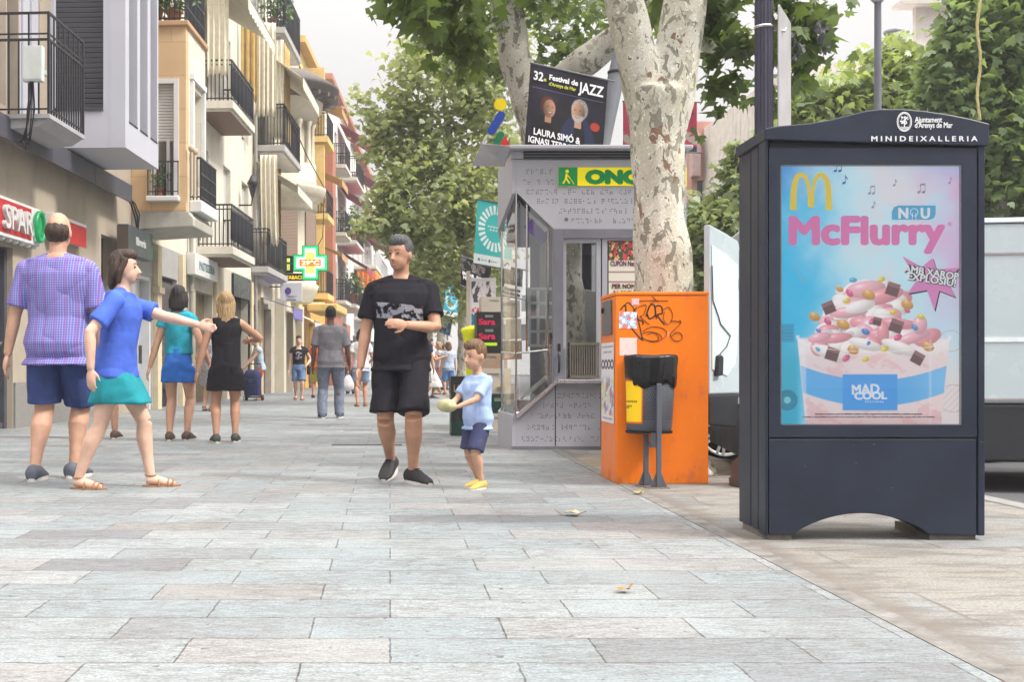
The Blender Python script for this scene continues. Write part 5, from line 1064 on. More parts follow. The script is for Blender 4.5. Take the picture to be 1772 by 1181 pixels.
# ---------------------------------------------------------------- banners
def portrait(c, x, y, cx, cy, r, skin, hair, beard=None, long=False, turn=0.):
    d = np.hypot((x-cx)/r, (y-cy)/(r*1.3))
    if long: c = lay(c, hair, smooth(1.35, 1.2, np.hypot((x-cx+turn*.3*r)/r, (y-cy+.15*r)/(r*1.5))))
    hn = (.6+.6*np.clip((x-cx)/r*np.sign(turn)*.5+.5+.35*vnoise(x*60, y*40, 15), 0, 1))[..., None]; hm = smooth(1.16, 1.0, np.hypot((x-cx+turn*.18*r)/r, (y-cy-.28*r)/(r*1.12)))[..., None]; c = c*(1-hm) + np.array(hair)*hn*hm
    c = lay(c, tuple(q*.8 for q in skin), ((np.abs(x-cx) < r*.45) & (y < cy) & (y > cy-1.9*r))*1.)
    f = smooth(1.02, .92, np.hypot((x-cx-turn*.12*r)/(r*.9), (y-cy+.1*r)/(r*1.2))); sh = np.clip(.55+.55*(x-cx)/r*np.sign(turn)*.8+.15*(y-cy)/r, .12, 1.05)
    c = c*(1-f[..., None]) + (np.array(skin)*sh[..., None])*f[..., None]
    ex = cx+turn*.25*r
    for s in (-1, 1): c = lay(c, tuple(q*.18 for q in skin), smooth(.26, .08, np.hypot((x-ex-s*.34*r)/r, (y-cy-.15*r)/(r*.45)))*.85); c = lay(c, tuple(q*.3 for q in skin), smooth(.2, .1, np.hypot((x-ex-s*.36*r)/(r*1.5), (y-cy-.38*r)/(r*.22)))*.6)
    if beard: c = lay(c, beard, f*smooth(-.3, -.6, (y-cy)/r)*.7)
    c = lay(c, (.20,.05,.04), smooth(.36, .28, np.hypot((x-ex)/r, (y-cy+.60*r)/(r*.40)))); c = lay(c, (.7,.64,.6), smooth(.28, .2, np.hypot((x-ex)/r, (y-cy+.57*r)/(r*.28)))); c = lay(c, tuple(q*.65 for q in skin), smooth(.14, .06, np.hypot((x-ex-turn*.08*r)/r, (y-cy+.22*r)/(r*1.2)))*.7)
    return c
def jazz(x, y):
    c = np.zeros(x.shape+(3,))+np.array(S(22,20,34)); n = vnoise(x*3, y*3, 5); c = lay(c, S(40,36,60), smooth(-.2, .8, n)*.6)
    c = lay(c, S(34,44,80), smooth(1.03, .97, np.hypot((x-.66)/.24, (y-.16)/.38))*(y < .52)); c = lay(c, S(18,16,22), smooth(1.02, .97, np.hypot((x-.68)/.08, (y-.2)/.3)))
    c = lay(c, S(14,12,18), smooth(1.03, .97, np.hypot((x-.24)/.18, (y-.15)/.32)))
    c = portrait(c, x, y, .27, .55, .088, S(214,160,132), S(104,44,32), turn=.9); c = portrait(c, x, y, .66, .58, .098, S(226,176,146), S(190,186,184), S(206,202,200), turn=-.6)
    c = lay(c, S(206,70,40), smooth(1.05, .9, np.hypot((x-.88)/.06, (y-.45)/.05))*.9)
    return lay(c*.62, S(110,110,130), (np.abs(y-.745) < .004)*(np.abs(x-.5) < .46)*.8)
def banner(nm, label, pl_, Y, fn, lines, arm=True, group='festival banners hanging along the trees', dy=.0, back=False, res=(70, 90)):
    """pl_: top left, top right, bottom left pixels; the sheet hangs from two rods"""
    a, b, c_ = W(*pl_[0], Y), W(*pl_[1], Y+dy), W(*pl_[2], Y); u, v = b-a, a-c_; w_, h_ = u.length, v.length; un, vn = u.normalized(), v.normalized()
    e = thing(nm, label, 'banner', ((a+b)/2).to_tuple(), 0, group); o_ = Vector(e.location)
    sh = sheet('cloth', tuple(c_-o_), tuple(un), tuple(vn), w_, h_, res[0], res[1], fn, vcol('banner print', .6), e, bulge=lambda X, Y_: .012*np.sin(X*5+Y_*2)*np.sin(Y_*3.1))
    solid(sh, .004)
    for s_, x0, x1, y0, h, m, bd in lines:
        fit('lettering', s_, x0*w_, x1*w_, 0, 0, h*h_, m, sh, bold=bd, ext=.002, u=tuple(un), v=tuple(vn), o=tuple(c_-o_ + un*(x0*w_) + vn*(y0*h_) + un.cross(vn)*.02))
    for q in (a-o_+vn*.01, c_-o_-vn*.0): MB().tube([q-un*.01, q+un*(w_+.08)], .012, 6).build('rod', M('banner rod', (.12,.12,.13), .5), e)
    return e
ylt = M('lime ink', S(190,190,60), .5, emit=.02); inkw = M('banner white ink', (.75,.75,.76), .5)
banner('jazz_banner', 'dark jazz festival banner with two smiling musicians above the kiosk roof', ((918,110),(1052,140),(907,262)), 13.3, jazz,
    [('32', .05,.175,.83,.10,inkw,.004), ('e', .18,.215,.835,.045,ylt,.002), ('Festival de', .25,.62,.865,.06,inkw,.003), ("d'Arenys de Mar", .25,.60,.80,.04,ylt,.0015), ('JAZZ', .63,.95,.80,.12,inkw,.004), ('LAURA SIMÓ &', .10,.70,.215,.075,inkw,.003), ('IGNASI TERRAZA TRIO', .04,.93,.115,.075,inkw,.003)], res=(150, 170))
def rays(bgc, foot):
    def fn(x, y):
        c = np.zeros(x.shape+(3,))+np.array(bgc); c = lay(c, tuple(q*1.25 for q in bgc), smooth(.2, .9, x*.5+y*.5)*.4); X, Y_ = (x-.52)/.5*.5, (y-.60)/.46*.5*1.15
        r = np.hypot(X, Y_); an = np.arctan2(Y_, X); seg = np.abs(((an/(2*np.pi)*24) % 1)-.5); c = lay(c, S(236,246,246), smooth(.30, .26, seg)*smooth(.27, .285, r)*smooth(.46, .445, r))
        for k in range(2): c = lay(c, S(230,244,244), (np.abs(y-.62+.05*k) < .012)*(np.abs(x-.52) < .2-.03*k)*(np.sin(x*80+k) > -.5)*.8)
        c = lay(c, foot, (y < .16)*1.); 
        for cx in (.14, .42): c = lay(c, S(40,40,60), smooth(.035, .025, np.hypot(x-cx, (y-.08)*1.2))*.8); c = lay(c, S(90,90,100), (np.abs(y-.08) < .012)*(x > cx+.05)*(x < cx+.22)*(np.sin(x*120) > -.3))
        return lay(c, S(40,90,110), (np.abs(y-.08+.02*np.sin(x*40)) < .014)*(x > .72)*(x < .95))
    return fn
pw = S(226,236,238)
banner('ray_banner', 'largest turquoise banner with a ring of white rays left of the kiosk', ((826,346),(891,358),(819,456)), 15.5, rays(S(70,188,186), pw), [], res=(90, 120))
banner('ray_banner', 'smaller sky blue ray banner left of the mottled far trunk', ((772,494),(797,500),(766,545)), 30., rays(S(56,180,214), pw), [], res=(60, 70))
banner('ray_banner', 'smallest blue ray banner lowest in the row of banners', ((757,540),(779,548),(752,566)), 42., rays(S(44,110,150), pw), [])
def dark(x, y):
    c = np.zeros(x.shape+(3,))+np.array(S(24,22,26)); n = vnoise(x*7, y*7, 31); c = lay(c, S(110,104,104), smooth(.15, .5, n)*smooth(.5, .62, y)*.9); return portrait(c, x, y, .42, .78, .10, S(150,140,136), S(40,36,36))
banner('concert_banner', 'black concert banner with white and yellow lettering under the turquoise one', ((798,444),(850,462),(797,494)), 21., dark, [('EN MAR   RICARD', .05,.9,.40,.11,inkw,.006), ('MIQUE   GILI', .08,.8,.26,.11,inkw,.006), ('7 AGOST 2024', .25,.95,.04,.09,ylt,.004)])
banner('concert_banner', 'grey and white concert banner half hidden behind the kiosk glass', ((873,462),(905,468),(871,512)), 17., lambda x, y: lay(dark(x, y), S(220,216,220), (y < .42)*1.), [('Ensemble', .05,.9,.22,.1,black,.004), ('Modestia', .05,.9,.07,.1,black,.004)])
banner('concert_banner', 'small black banner with blue picture near the far trunks', ((764,545),(783,552),(760,575)), 38., lambda x, y: lay(dark(x, y), S(40,96,130), smooth(.0, .5, vnoise(x*6, y*6, 3))*.8), [])
banner('town_banner', 'wine red and grey banner mostly hidden behind the nearest trunk', ((1078,176),(1206,178),(1078,262)), 17., lambda x, y: lay(lay(np.zeros(x.shape+(3,))+np.array(S(150,44,70)), S(150,140,130), (y < .42)*smooth(-.2, .2, vnoise(x*8, y*8, 4))), S(40,30,60), (y < .12)*1.), [('32', .88,.95,.75,.12,black,.003)])
# ---------------------------------------------------------------- pharmacy cross
Yx = 36.; cxp = W(537, 455, Yx); e = thing('pharmacy_cross', 'lit green and white pharmacy cross reading 29 degrees on the left houses', 'pharmacy sign', cxp.to_tuple())
u_ = Yx/F
def cross(r, w): return [(-w,-r),(w,-r),(w,-w),(r,-w),(r,w),(w,w),(w,r),(-w,r),(-w,w),(-r,w),(-r,-w),(-w,-w)]
gl_ = M('green neon', S(20,190,110), .3, var=.02, emit=.55); wl_ = M('white neon', (.85,.95,.93), .3, var=.01, emit=.55); ol_ = M('amber screen', S(226,120,40), .3, var=.1, emit=.35); yl_ = M('yellow screen', S(226,226,110), .3, var=.2, vs=30, emit=.4)
k = 30*u_
MB().xz(cross(k, k*.48), 0, .25).build('casing', M('cross casing green', S(10,110,60), .4), e, bev=.01)
MB().xz(cross(k*.96, k*.44), -.01, -.001).build('green_light', gl_, e); MB().xz(cross(k*.82, k*.31), -.02, -.011).build('white_light', wl_, e)
MB().xz([(-k*.26,-k*.62),(k*.26,-k*.62),(k*.26,k*.62),(-k*.26,k*.62)], -.03, -.021).build('screen', yl_, e); MB().xz([(-k*.62,-k*.2),(k*.62,-k*.2),(k*.62,k*.2),(-k*.62,k*.2)], -.04, -.031).build('screen', ol_, e)
fit('lettering', '29°C', -k*.5, k*.52, -.045, -k*.11, k*.24, M('lit numerals', S(255,244,190), .3, emit=.8), e, bold=.006)
MB().box(-1.1, -k, .1, .16, -.03, .03).box(-1.15, -1.0, -.1, .3, -.35, .35).build('bracket', M('cross casing green'), e)
e = thing('shop_light_sign', 'small black light sign with yellow letters below the pharmacy cross', 'shop sign', W(508, 490, 36.4).to_tuple())
MB().box(-.3, .35, 0, .2, .08, .32).box(-.28, -.02, .0, .2, .34, .9).build('sign_box', M('sign black', (.02,.02,.02), .4), e); MB().box(-.22, -.12, -.006, -.001, .42, .82).build('light_strip', yl_, e)
fit('lettering', 'TABACS', -.26, .31, -.004, .13, .12, M('amber letters', S(250,200,30), .4, emit=.6), e, bold=.006)
# ---------------------------------------------------------------- fruit boxes beside the kiosk
BG = 'fruit boxes stacked beside the kiosk'
def crate(nm, label, px0, px1, py0, py1, Y, m, dep=.4, holes=True, txt=None, tcol=None, rz=0.):
    a, b = W(px0, py1, Y), W(px1, py0, Y); e = thing(nm, label, 'box', ((a.x+b.x)/2, Y, max(0, a.z)), rz, BG); w_, h_ = (b.x-a.x)/2, b.z-max(0, a.z)
    mb = MB(); t = .012
    hz0, hz1, hw = h_*.62, h_*.80, w_*.34
    for x0, x1, q0, q1 in ((-w_, -hw, 0, h_), (hw, w_, 0, h_), (-hw, hw, 0, hz0), (-hw, hw, hz1, h_)): mb.box(x0, x1, 0, t, q0, q1)
    mb.box(-w_, -w_+t, t, dep, 0, h_).box(w_-t, w_, t, dep, 0, h_).box(-w_+t, w_-t, dep-t, dep, 0, h_).box(-w_+t, w_-t, t, dep-t, 0, t).box(-w_+t, w_-t, t, dep-t, h_-t, h_-.002)
    mb.build('shell', m, e); MB().box(-hw, hw, t+.004, t+.01, hz0, hz1).build('handle_hole', M('hand hole', (.55,.55,.52), .6), e)
    if txt: fit('lettering', txt, -w_*.85, w_*.5, -.002, h_*.12, h_*.42, tcol, e, bold=.004)
    return e
blkp = M('black crate plastic', (.02,.022,.022), .45, var=.2); grnp = M('dark green crate', (.012,.045,.035), .45, var=.2); card = M('brown cardboard', (.36,.25,.17), .8, var=.1, vs=6); cardw = M('pale cardboard', (.50,.44,.37), .8, var=.06); blkc = M('black printed card', (.022,.02,.022), .5, var=.3, vs=14)
hot = M('hot pink ink', S(226,40,90), .5)
for k, (p0, p1, m, lb) in enumerate(((730,755,grnp,'dark green fruit crate at the bottom of the low stack'),(706,730,blkp,'black fruit crate second from the ground in the low stack'),(682,706,blkp,'black fruit crate third from the ground in the low stack'),(652,682,blkp,'black fruit crate on top of the low stack'))): crate('fruit_crate', lb, 781-(k == 3), 846+(k % 2)*2, p0, p1, GY(755), m, txt='LA CAÑA' if k == 3 else None, tcol=M('gold ink', (.4,.3,.1), .6))
Yf_ = 14.3
for k, (x0, x1, p0, p1, m, tx, lb) in enumerate(((836,892,716,754,cardw,None,'pale carton at the foot of the tall stack'),(838,890,682,716,grnp,None,'green crate second in the tall stack'),(822,884,638,682,cardw,None,'banana carton with yellow fruit print in the tall stack'),(820,878,612,638,card,None,'brown carton under the black ones in the tall stack'),(824,880,590,612,blkc,None,'black carton with lime flash in the tall stack'),(825,868,565,590,blkc,'Sara','lower black carton with pink lettering'),(825,868,540,565,blkc,'Sara','upper black carton with pink lettering'),(833,878,514,540,cardw,None,'plain pale carton on top of the tall stack'))):
    e = crate('fruit_box', lb, x0, x1, p0, p1, Yf_, m, txt=tx, tcol=hot)
    if k == 2: MB().tube([(.06,-.004,.1),(.13,-.004,.06),(.2,-.004,.14),(.22,-.004,.24)], .03, 6, flat=.1).tube([(.1,-.004,.12),(.16,-.004,.09),(.21,-.004,.18)], .025, 6, flat=.1).build('banana_print', M('banana yellow', S(240,200,40), .5), e)
    if k == 4: MB().box(-.12, .06, -.003, -.001, .1, .14).build('flash', M('lime flash', S(190,230,30), .5), e)
for k, (x0, x1, p0, p1, m, lb) in enumerate(((880,900,520,548,cardw,'pale carton behind the kiosk glass, highest of three'),(880,902,552,586,cardw,'pale carton behind the kiosk glass, middle of three'),(881,903,590,622,card,'brown carton behind the kiosk glass, lowest of three'))): crate('fruit_box', lb, x0, x1, p0, p1, 15.2, m)
Yy = 15.; e = thing('wrapped_parasol', 'bright yellow wrapped parasol standing left of the stacked cartons', 'parasol', (W(818,0,Yy).x, Yy, 0))
q = [(.012,0),(.05,.02),(.05,.05),(.02,.06),(.02,.55)]; MB().lathe((0,0,0), [(.16,0),(.16,.05),(.02,.06),(.02,.5)], 14).build('stand', M('grey stand', (.2,.2,.2), .6), e)
n = 36; pr = [(.05,.45),(.085,.5),(.09,.75),(.095,.95),(.10,1.12),(.13,1.28),(.15,1.34),(.13,1.36),(.02,1.4)]
MB().rings([[Vector((r*(1+.13*math.sin(5*2*math.pi*k/n+z*3))*math.cos(2*math.pi*k/n), r*(1+.13*math.sin(5*2*math.pi*k/n+z*3))*math.sin(2*math.pi*k/n), z)) for k in range(n)] for r, z in pr]).build('cover', M('fluorescent yellow cloth', S(226,232,20), .6, var=.08), e)
e = thing('notice_board', 'narrow pale notice board with coloured flyers behind the yellow parasol', 'notice board', (W(822,0,15.6).x, 15.6, 0))
MB().box(-.12, -.07, 0, .05, 0, 2.2).build('post', cardw, e); MB().box(-.07, .3, .01, .04, 1.25, 2.1).build('board', white, e)
def flyer(x, y):
    n = vnoise(x*6, y*6, 77); c = np.zeros(x.shape+(3,))+np.array(S(220,214,220)); c = lay(c, S(90,80,90), smooth(.1, .3, n)*(y > .6)); c = lay(c, S(40,120,170), smooth(.2, .3, n)*(y < .5)); return lay(c, S(210,60,90), smooth(.3, .4, -n)*(y < .55))
sheet('flyer', (-.05,.005,1.3), (1,0,0), (0,0,1), .32, .75, 30, 60, flyer, pmx, e)
# ---------------------------------------------------------------- van and parked car
vw = M('van white paint', (.44,.51,.545), .25, var=.03, spec=.5); vb_ = M('black van trim', (.02,.021,.026), .5, var=.15); YV = GY(825); van = thing('delivery_van', 'white delivery van with open rear door parked behind the advertising panel', 'van', (2.66, YV, 0)); sV = YV/F
def vz(py): return HC+(HY-py)*sV
zr, zs, zb_ = vz(385), vz(697), vz(795)
vr = R(-9); vl = 5.1; prof = [(0,zs),(0,zr-.06),(.05,zr),(3.3,zr),(3.9,zr-.1),(4.55,zs+.5),(5.05,zs+.33),(vl,zs)]
bd = MB().prism(prof, (0,0,0), (1,0,0), (0,0,1), (0,1.92,0)); van_b = bd.build('body', vw, van, bev=.03); van_b.rotation_euler.z = vr
for py, th, m in ((395,.004,seam),(446,.008,M('crease', (.3,.26,.27), .4)),(590,.016,M('crease highlight', (.72,.78,.78), .3)),(690,.008,M('crease', (.3,.26,.27), .4))): MB().box(.06, 3.6, -.006, -.0, vz(py)-th, vz(py)+th).build('panel_crease', m, van_b)  # crease shade and highlight painted as dark and bright strips
MB().prism([(0,zb_),(.0,zs-.003),(vl,zs-.003),(vl+.05,zs-.1),(vl+.05,zb_+.05),(5.,zb_)], (0,.01,0), (1,0,0), (0,0,1), (0,1.9,0)).build('sill', vb_, van, bev=.02).rotation_euler.z = vr
def wheel(parent, x, y, z, r, rr, sp=10):
    w = MB().rings([[Vector((x + q*math.cos(2*math.pi*k/32), y+dy, z + q*math.sin(2*math.pi*k/32))) for k in range(32)] for q, dy in ((rr, .02), (r*.93, -.01), (r, .03), (r, .19), (r*.9, .22))]).build('wheel', M('tyre rubber', (.014,.014,.015), .8, var=.2), parent)
    rm = MB(); al = M('alloy', (.75,.73,.70), .35, .2)
    rm.rings([[Vector((x + q*math.cos(2*math.pi*k/32), y+dy, z + q*math.sin(2*math.pi*k/32))) for k in range(32)] for q, dy in ((rr, -.012), (rr*.9, -.014), (rr*.88, .03))], cap=False)
    for k in range(sp):
        a = 2*math.pi*(k//2)/(sp/2) + (.13 if k % 2 else -.13); d = Vector((math.cos(a), 0, math.sin(a))); t = Vector((-math.sin(a), 0, math.cos(a)))
        rm.obox(Vector((x, y-.004, z)) + d*rr*.52, (d*rr*.4, t*rr*.05, Vector((0,.012,0))))
    rm.disc((x, y-.018, z), (1,0,0), (0,0,1), rr*.2, 16); rm.build('rim', al, w)
    MB().disc((x, y+.06, z), (1,0,0), (0,0,1), rr, 24).build('rim_shade', M('brake shadow', (.03,.03,.032), .6), w)  # dark disc paints the shade seen between the spokes
    return w
for x in (1.25, 4.2):
    wheel(van, x, .0, .21, .31, .2).rotation_euler.z = vr
# open rear door, hinged at the near rear corner
def vx(px, Y): return (px-VX)/F*Y
Ya = YV-.34; A = Vector((vx(1228, Ya), Ya, 0)); B = Vector((2.64, YV-.01, 0)); uu = (B-A); wv = uu.length; un = uu.normalized(); nn = Vector((un.y, -un.x, 0)); off = Vector(van.location); off.z = 0
def az(py): return HC+(HY-py)/F*Ya
dp = [(0, az(683)), (wv, az(683)), (wv, az(420)), (wv*.93, az(408)), (wv*.5, az(398)), (.0, az(388))]
rd = MB().prism(dp, A-off, un, (0,0,1), -nn*.05).build('rear_door', vw, van, bev=.012)
MB().tube([A-off+un*(.985*wv)+nn*.002+Vector((0,0,az(q))) for q in (425,520,600,680)], .012, 6).build('door_edge', M('van panel gap', (.25,.28,.29), .4), rd)
rc = [(.06*wv, az(640)), (.55*wv, az(652)), (.83*wv, az(628)), (.92*wv, az(560)), (.90*wv, az(452)), (.5*wv, az(436)), (.05*wv, az(424))]
MB().prism(rc, A-off+nn*.001, un, (0,0,1), nn*.006).build('window_blank', M('van blank panel', (.58,.68,.70), .2, var=.03), rd, bev=.006)
MB().prism([(.12*wv,az(652)),(.30*wv,az(650)),(.32*wv,az(618)),(.24*wv,az(614)),(.16*wv,az(616))], A-off+nn*.001, un, (0,0,1), nn*.035).build('handle', vb_, rd, bev=.01)
MB().tube([A-off+un*q*wv+nn*.012+Vector((0,0,az(p))) for q, p in ((.03,460),(.06,520),(.24,548),(.3,560),(.62,580),(.5,600),(.3,612),(.24,618))], .004, 5).build('cable', vb_, rd)
MB().prism([(.0,az(735)),(.9*wv,az(745)),(wv,az(700)),(wv,az(684)),(0,az(684))], A-off+nn*.002, un, (0,0,1), -nn*.09).build('lower_trim', vb_, rd, bev=.012)
for p in (490, 702): MB().box(-.06, .02, -.04, .02, az(p), az(p-12)).build('hinge', M('hinge steel', (.4,.4,.4), .4, .8), rd)
car = thing('parked_car', 'white car with silver multi spoke wheel mostly hidden behind the van', 'car', (vx(1255, 10.6)-.75, 10.6, 0))
wheel(car, .75, .0, .215, .31, .25, 14); wheel(car, 3.3, .0, .215, .31, .215, 14)
cp = [(0,.25),(.0,.75),(.1,.92),(1.0,1.0),(1.65,1.42),(3.2,1.44),(3.9,1.02),(4.15,.95),(4.2,.3),(3.68,.25),(3.62,.42),(3.5,.52),(3.3,.57),(3.1,.52),(2.98,.42),(2.92,.25),(1.13,.25),(1.07,.42),(.95,.52),(.75,.57),(.55,.52),(.43,.42),(.37,.25)]
MB().prism(cp, (0,.03,0), (1,0,0), (0,0,1), (0,1.7,0)).build('body', M('car white paint', (.6,.6,.6), .25), car, bev=.03)
MB().prism([(1.15,1.02),(1.7,1.38),(3.15,1.4),(3.7,1.03)], (0,.012,0), (1,0,0), (0,0,1), (0,.015,0)).build('side_window', M('car glass', (.02,.05,.05), .06), car)
for x0, x1 in ((.18, .34),): MB().box(x0, x1, .0, .03, .72, .84).build('headlight', M('lamp glass', (.7,.7,.7), .1), car)
# ---------------------------------------------------------------- small things on the ground
dg = thing('drain_grate', 'small dark drain grate let into the paving behind the man in black', 'drain grate', G(635, 771)); m = MB()
for i in range(24): m.box(-.36+i*.03, -.345+i*.03, -.06, .06, .0015, .005)
m.box(-.37, .37, -.07, -.06, .001, .006).box(-.37, .37, .06, .07, .001, .006).build('grate', M('grate iron', (.06,.06,.06), .6), dg)
def fallen(px, py, s, label, rz, col):
    k = [(0,0),(.32,-.02),(.46,.22),(.26,.30),(.30,.62),(.12,.55),(0,.95),(-.12,.55),(-.30,.62),(-.26,.30),(-.46,.22),(-.32,-.02)]
    m = MB(); n = len(k); m.add([(x*s, (y-.4)*s, .012+.16*s*abs(x)*1.2+.06*s*math.sin(y*5)) for x, y in k] + [(0, 0, .018)], [(i, (i+1) % n, n) for i in range(n)]); m.tube([(0,-.4*s,.012),(.05*s,-.75*s,.03)], .004, 5)
    o = m.build('fallen_leaf', M('dry leaf '+label[:6], col, .7, var=.25, vs=20), None); o.location = G(px, py); o.rotation_euler = (0,0,rz); tag(o, label, 'leaf', 'dry leaves on the paving')
fallen(985, 893, .125, 'pale curled dry leaf on paving, larger one', 1.2, (.42,.36,.22)); fallen(1076, 1027, .065, 'thin brown dry leaf lying nearest the camera', 2.0, (.28,.17,.07)); fallen(1102, 856, .09, 'yellow green leaf at the slab edge near the bin', .3, (.32,.27,.08))
# ================================================================ trees
def bark(name, base, olive, brown, pale, sc=1.):
    m, nt, b = bsdf(name); tc = nd(nt, 'ShaderNodeTexCoord').outputs['Object']
    mp = nd(nt, 'ShaderNodeMapping', {'Vector': tc, 'Scale': (1, 1, .62)}).outputs[0]
    def n(s, d, ds=.6, off=0., ro=.55): return nd(nt, 'ShaderNodeTexNoise', {'Vector': nd(nt, 'ShaderNodeMapping', {'Vector': mp, 'Location': (off, off*.7, off*1.3)}).outputs[0], 'Scale': s*sc, 'Detail': d, 'Distortion': ds, 'Roughness': ro}).outputs[0]
    a, c_, d_, e_ = n(9., 3.), n(13., 3., .8, 5.), n(5.5, 4., .9, 11.), n(21., 2.5, .5, 17.)
    c = mix(nt, ramp(nt, n(2.2, 3., .3, 3.), [(.4, 0.), (.6, 1.)]), base, pale)
    st = lambda f, t, w=.012: ramp(nt, f, [(t, 0.), (t+w, 1.)])
    c = mix(nt, st(e_, .6), c, tuple(min(1, q*1.16) for q in pale)); c = mix(nt, st(c_, .60), c, tuple(q*.8 for q in base)); c = mix(nt, st(a, .58), c, olive); c = mix(nt, st(e_, .66), c, tuple(q*.7 for q in olive)); c = mix(nt, st(d_, .635), c, brown)
    fine = nd(nt, 'ShaderNodeTexNoise', {'Vector': tc, 'Scale': 70., 'Detail': 4.}).outputs[0]
    c = mix(nt, ramp(nt, fine, [(.35, .25), (.6, 0.)]), c, (.1, .09, .07)); nt.links.new(c, b.inputs['Base Color']); b.inputs['Roughness'].default_value = .75; b.inputs['Specular IOR Level'].default_value = .25
    h = mth(nt, 'ADD', mth(nt, 'MULTIPLY', mth(nt, 'ADD', st(a, .58, .03), mth(nt, 'ADD', st(c_, .60, .03), st(d_, .635, .03))), -.35), mth(nt, 'MULTIPLY', fine, .25))
    nt.links.new(nd(nt, 'ShaderNodeBump', {'Height': h, 'Strength': .7, 'Distance': .012}).outputs[0], b.inputs['Normal']); return m
def union(mb, vox, mats, smooth_it=3, disp=None, hard=False):
    """join overlapping shapes into one continuous skin"""
    me = mb.mesh('tmp', []); o = bpy.data.objects.new('tmp', me); COL.objects.link(o)
    r = o.modifiers.new('r', 'REMESH'); r.mode = 'VOXEL'; r.voxel_size = vox; r.use_smooth_shade = True
    if smooth_it: s = o.modifiers.new('s', 'SMOOTH'); s.iterations = smooth_it; s.factor = .5
    dg = bpy.context.evaluated_depsgraph_get(); m2 = bpy.data.meshes.new_from_object(o.evaluated_get(dg)); bpy.data.objects.remove(o); bpy.data.meshes.remove(me)
    n = len(m2.vertices); a = np.empty(n*3, 'f4'); m2.vertices.foreach_get('co', a); a = a.reshape(-1, 3)
    if disp is not None:
        nn = np.empty(n*3, 'f4'); m2.vertices.foreach_get('normal', nn); a += nn.reshape(-1, 3)*disp(a)[:, None]; m2.vertices.foreach_set('co', a.reshape(-1))
    m2.materials.clear()
    for q in (mats if isinstance(mats, (list, tuple)) else [mats]): m2.materials.append(q)
    m2.polygons.foreach_set('use_smooth', np.ones(len(m2.polygons), bool)); m2.update(); return m2
def wob(a, s, amp, seed=0):
    r = np.random.default_rng(seed); out = 0
    for k in range(5):
        d = r.normal(size=3)*s*(1+.5*k); out = out + np.sin(a @ d + r.uniform(0, 6.28))/(1+.5*k)
    return amp*out/2
bk1 = bark('plane tree bark', (.52,.49,.39), (.27,.26,.21), (.25,.15,.105), (.68,.66,.58), 1.25); bk2 = bark('far plane bark', (.42,.39,.32), (.2,.19,.15), (.15,.11,.085), (.5,.48,.42))
PT = 'plane trees lining the square'
def tree(name, label, base, limbs, bm_, lm2, clumps, lsize, vox=.04, ex_branch=(), droop=.5):
    """limbs: lists of (point, radius); clumps: (centre, radii, number) of leaf clusters"""
    e = thing(name, label, 'tree', base, 0, PT); o_ = Vector(base); mb = MB()
    for L in limbs: mb.tube([Vector(p)-o_ for p, r in L], [r for p, r in L], 14)
    me = union(mb, vox, bm_, 6, lambda a: wob(a, 3.5, .02, 3)+wob(a, 9., .007, 5)); link('trunk', me, e)
    if ex_branch:
        b2 = MB()
        for L in ex_branch: b2.tube([Vector(p)-o_ for p, r in L], [r for p, r in L], 7)
        b2.build('branches', bm_, e)
    P = []
    for c, r, n in clumps:
        c = np.array(c) - np.array(o_); k = max(3, n//26); d = NR.normal(size=(k, 3)); d /= np.linalg.norm(d, axis=1)[:, None]
        cc = c + d*np.array(r)*(NR.uniform(.25, 1., (k, 1))**.5); per = n//k
        q = np.repeat(cc, per, 0) + NR.normal(size=(k*per, 3))*np.array([.17, .17, .13])*(np.mean(r)**.5)*1.25; P.append(q)
    leaves('crown', np.concatenate(P), lsize, lm2, e, droop=droop); return e
def px_r(p, Y, r): return (W(p[0], p[1], Y), r*Y/F)
dl = leafmat('shaded plane leaves', (.045,.075,.024), (.13,.19,.055), .5); ml = leafmat('plane leaves', (.15,.205,.095), (.40,.45,.26), .5)  # the darker copy puts the crown's shade into its leaf colour
yg = leafmat('young pale leaves', (.15,.22,.08), (.36,.43,.19), .45); gl2 = leafmat('deep green leaves', (.06,.115,.045), (.24,.33,.15), .45); bush = leafmat('bushy leaves', (.11,.165,.075), (.33,.39,.22), .4)
Y1 = 8.65
tr_ = [px_r((1168,818), Y1, 76), px_r((1161,790), Y1, 62), px_r((1153,700), Y1, 55), px_r((1149,500), Y1, 52), px_r((1141,391), Y1, 45), px_r((1134,249), Y1, 46), px_r((1136,160), Y1, 57)]
tr_[0] = (Vector((tr_[0][0].x, Y1, -.05)), tr_[0][1])
la = [px_r((1125,240), Y1, 36), px_r((1112,160), Y1, 38), px_r((1097,95), Y1-.05, 35), px_r((1077,0), Y1-.1, 34), px_r((1045,-130), Y1-.3, 30), px_r((985,-330), Y1-.7, 20)]
lb2 = [px_r((1145,240), Y1, 38), px_r((1160,160), Y1, 42), px_r((1173,95), Y1, 40), px_r((1188,0), Y1, 38), px_r((1215,-150), Y1+.2, 32), px_r((1270,-340), Y1+.4, 22)]
lc = [px_r((1192,20), Y1+.05, 18), px_r((1222,72), Y1+.5, 17), px_r((1260,80), Y1+.9, 15), px_r((1330,40), Y1+1.2, 12), px_r((1420,-60), Y1+1.5, 9)]
def cpx(px, py, Y, rx, ry, n, rd=None): k = Y/F; return (W(px, py, Y), (rx*k, (rd or rx*k*.9), ry*k), n)
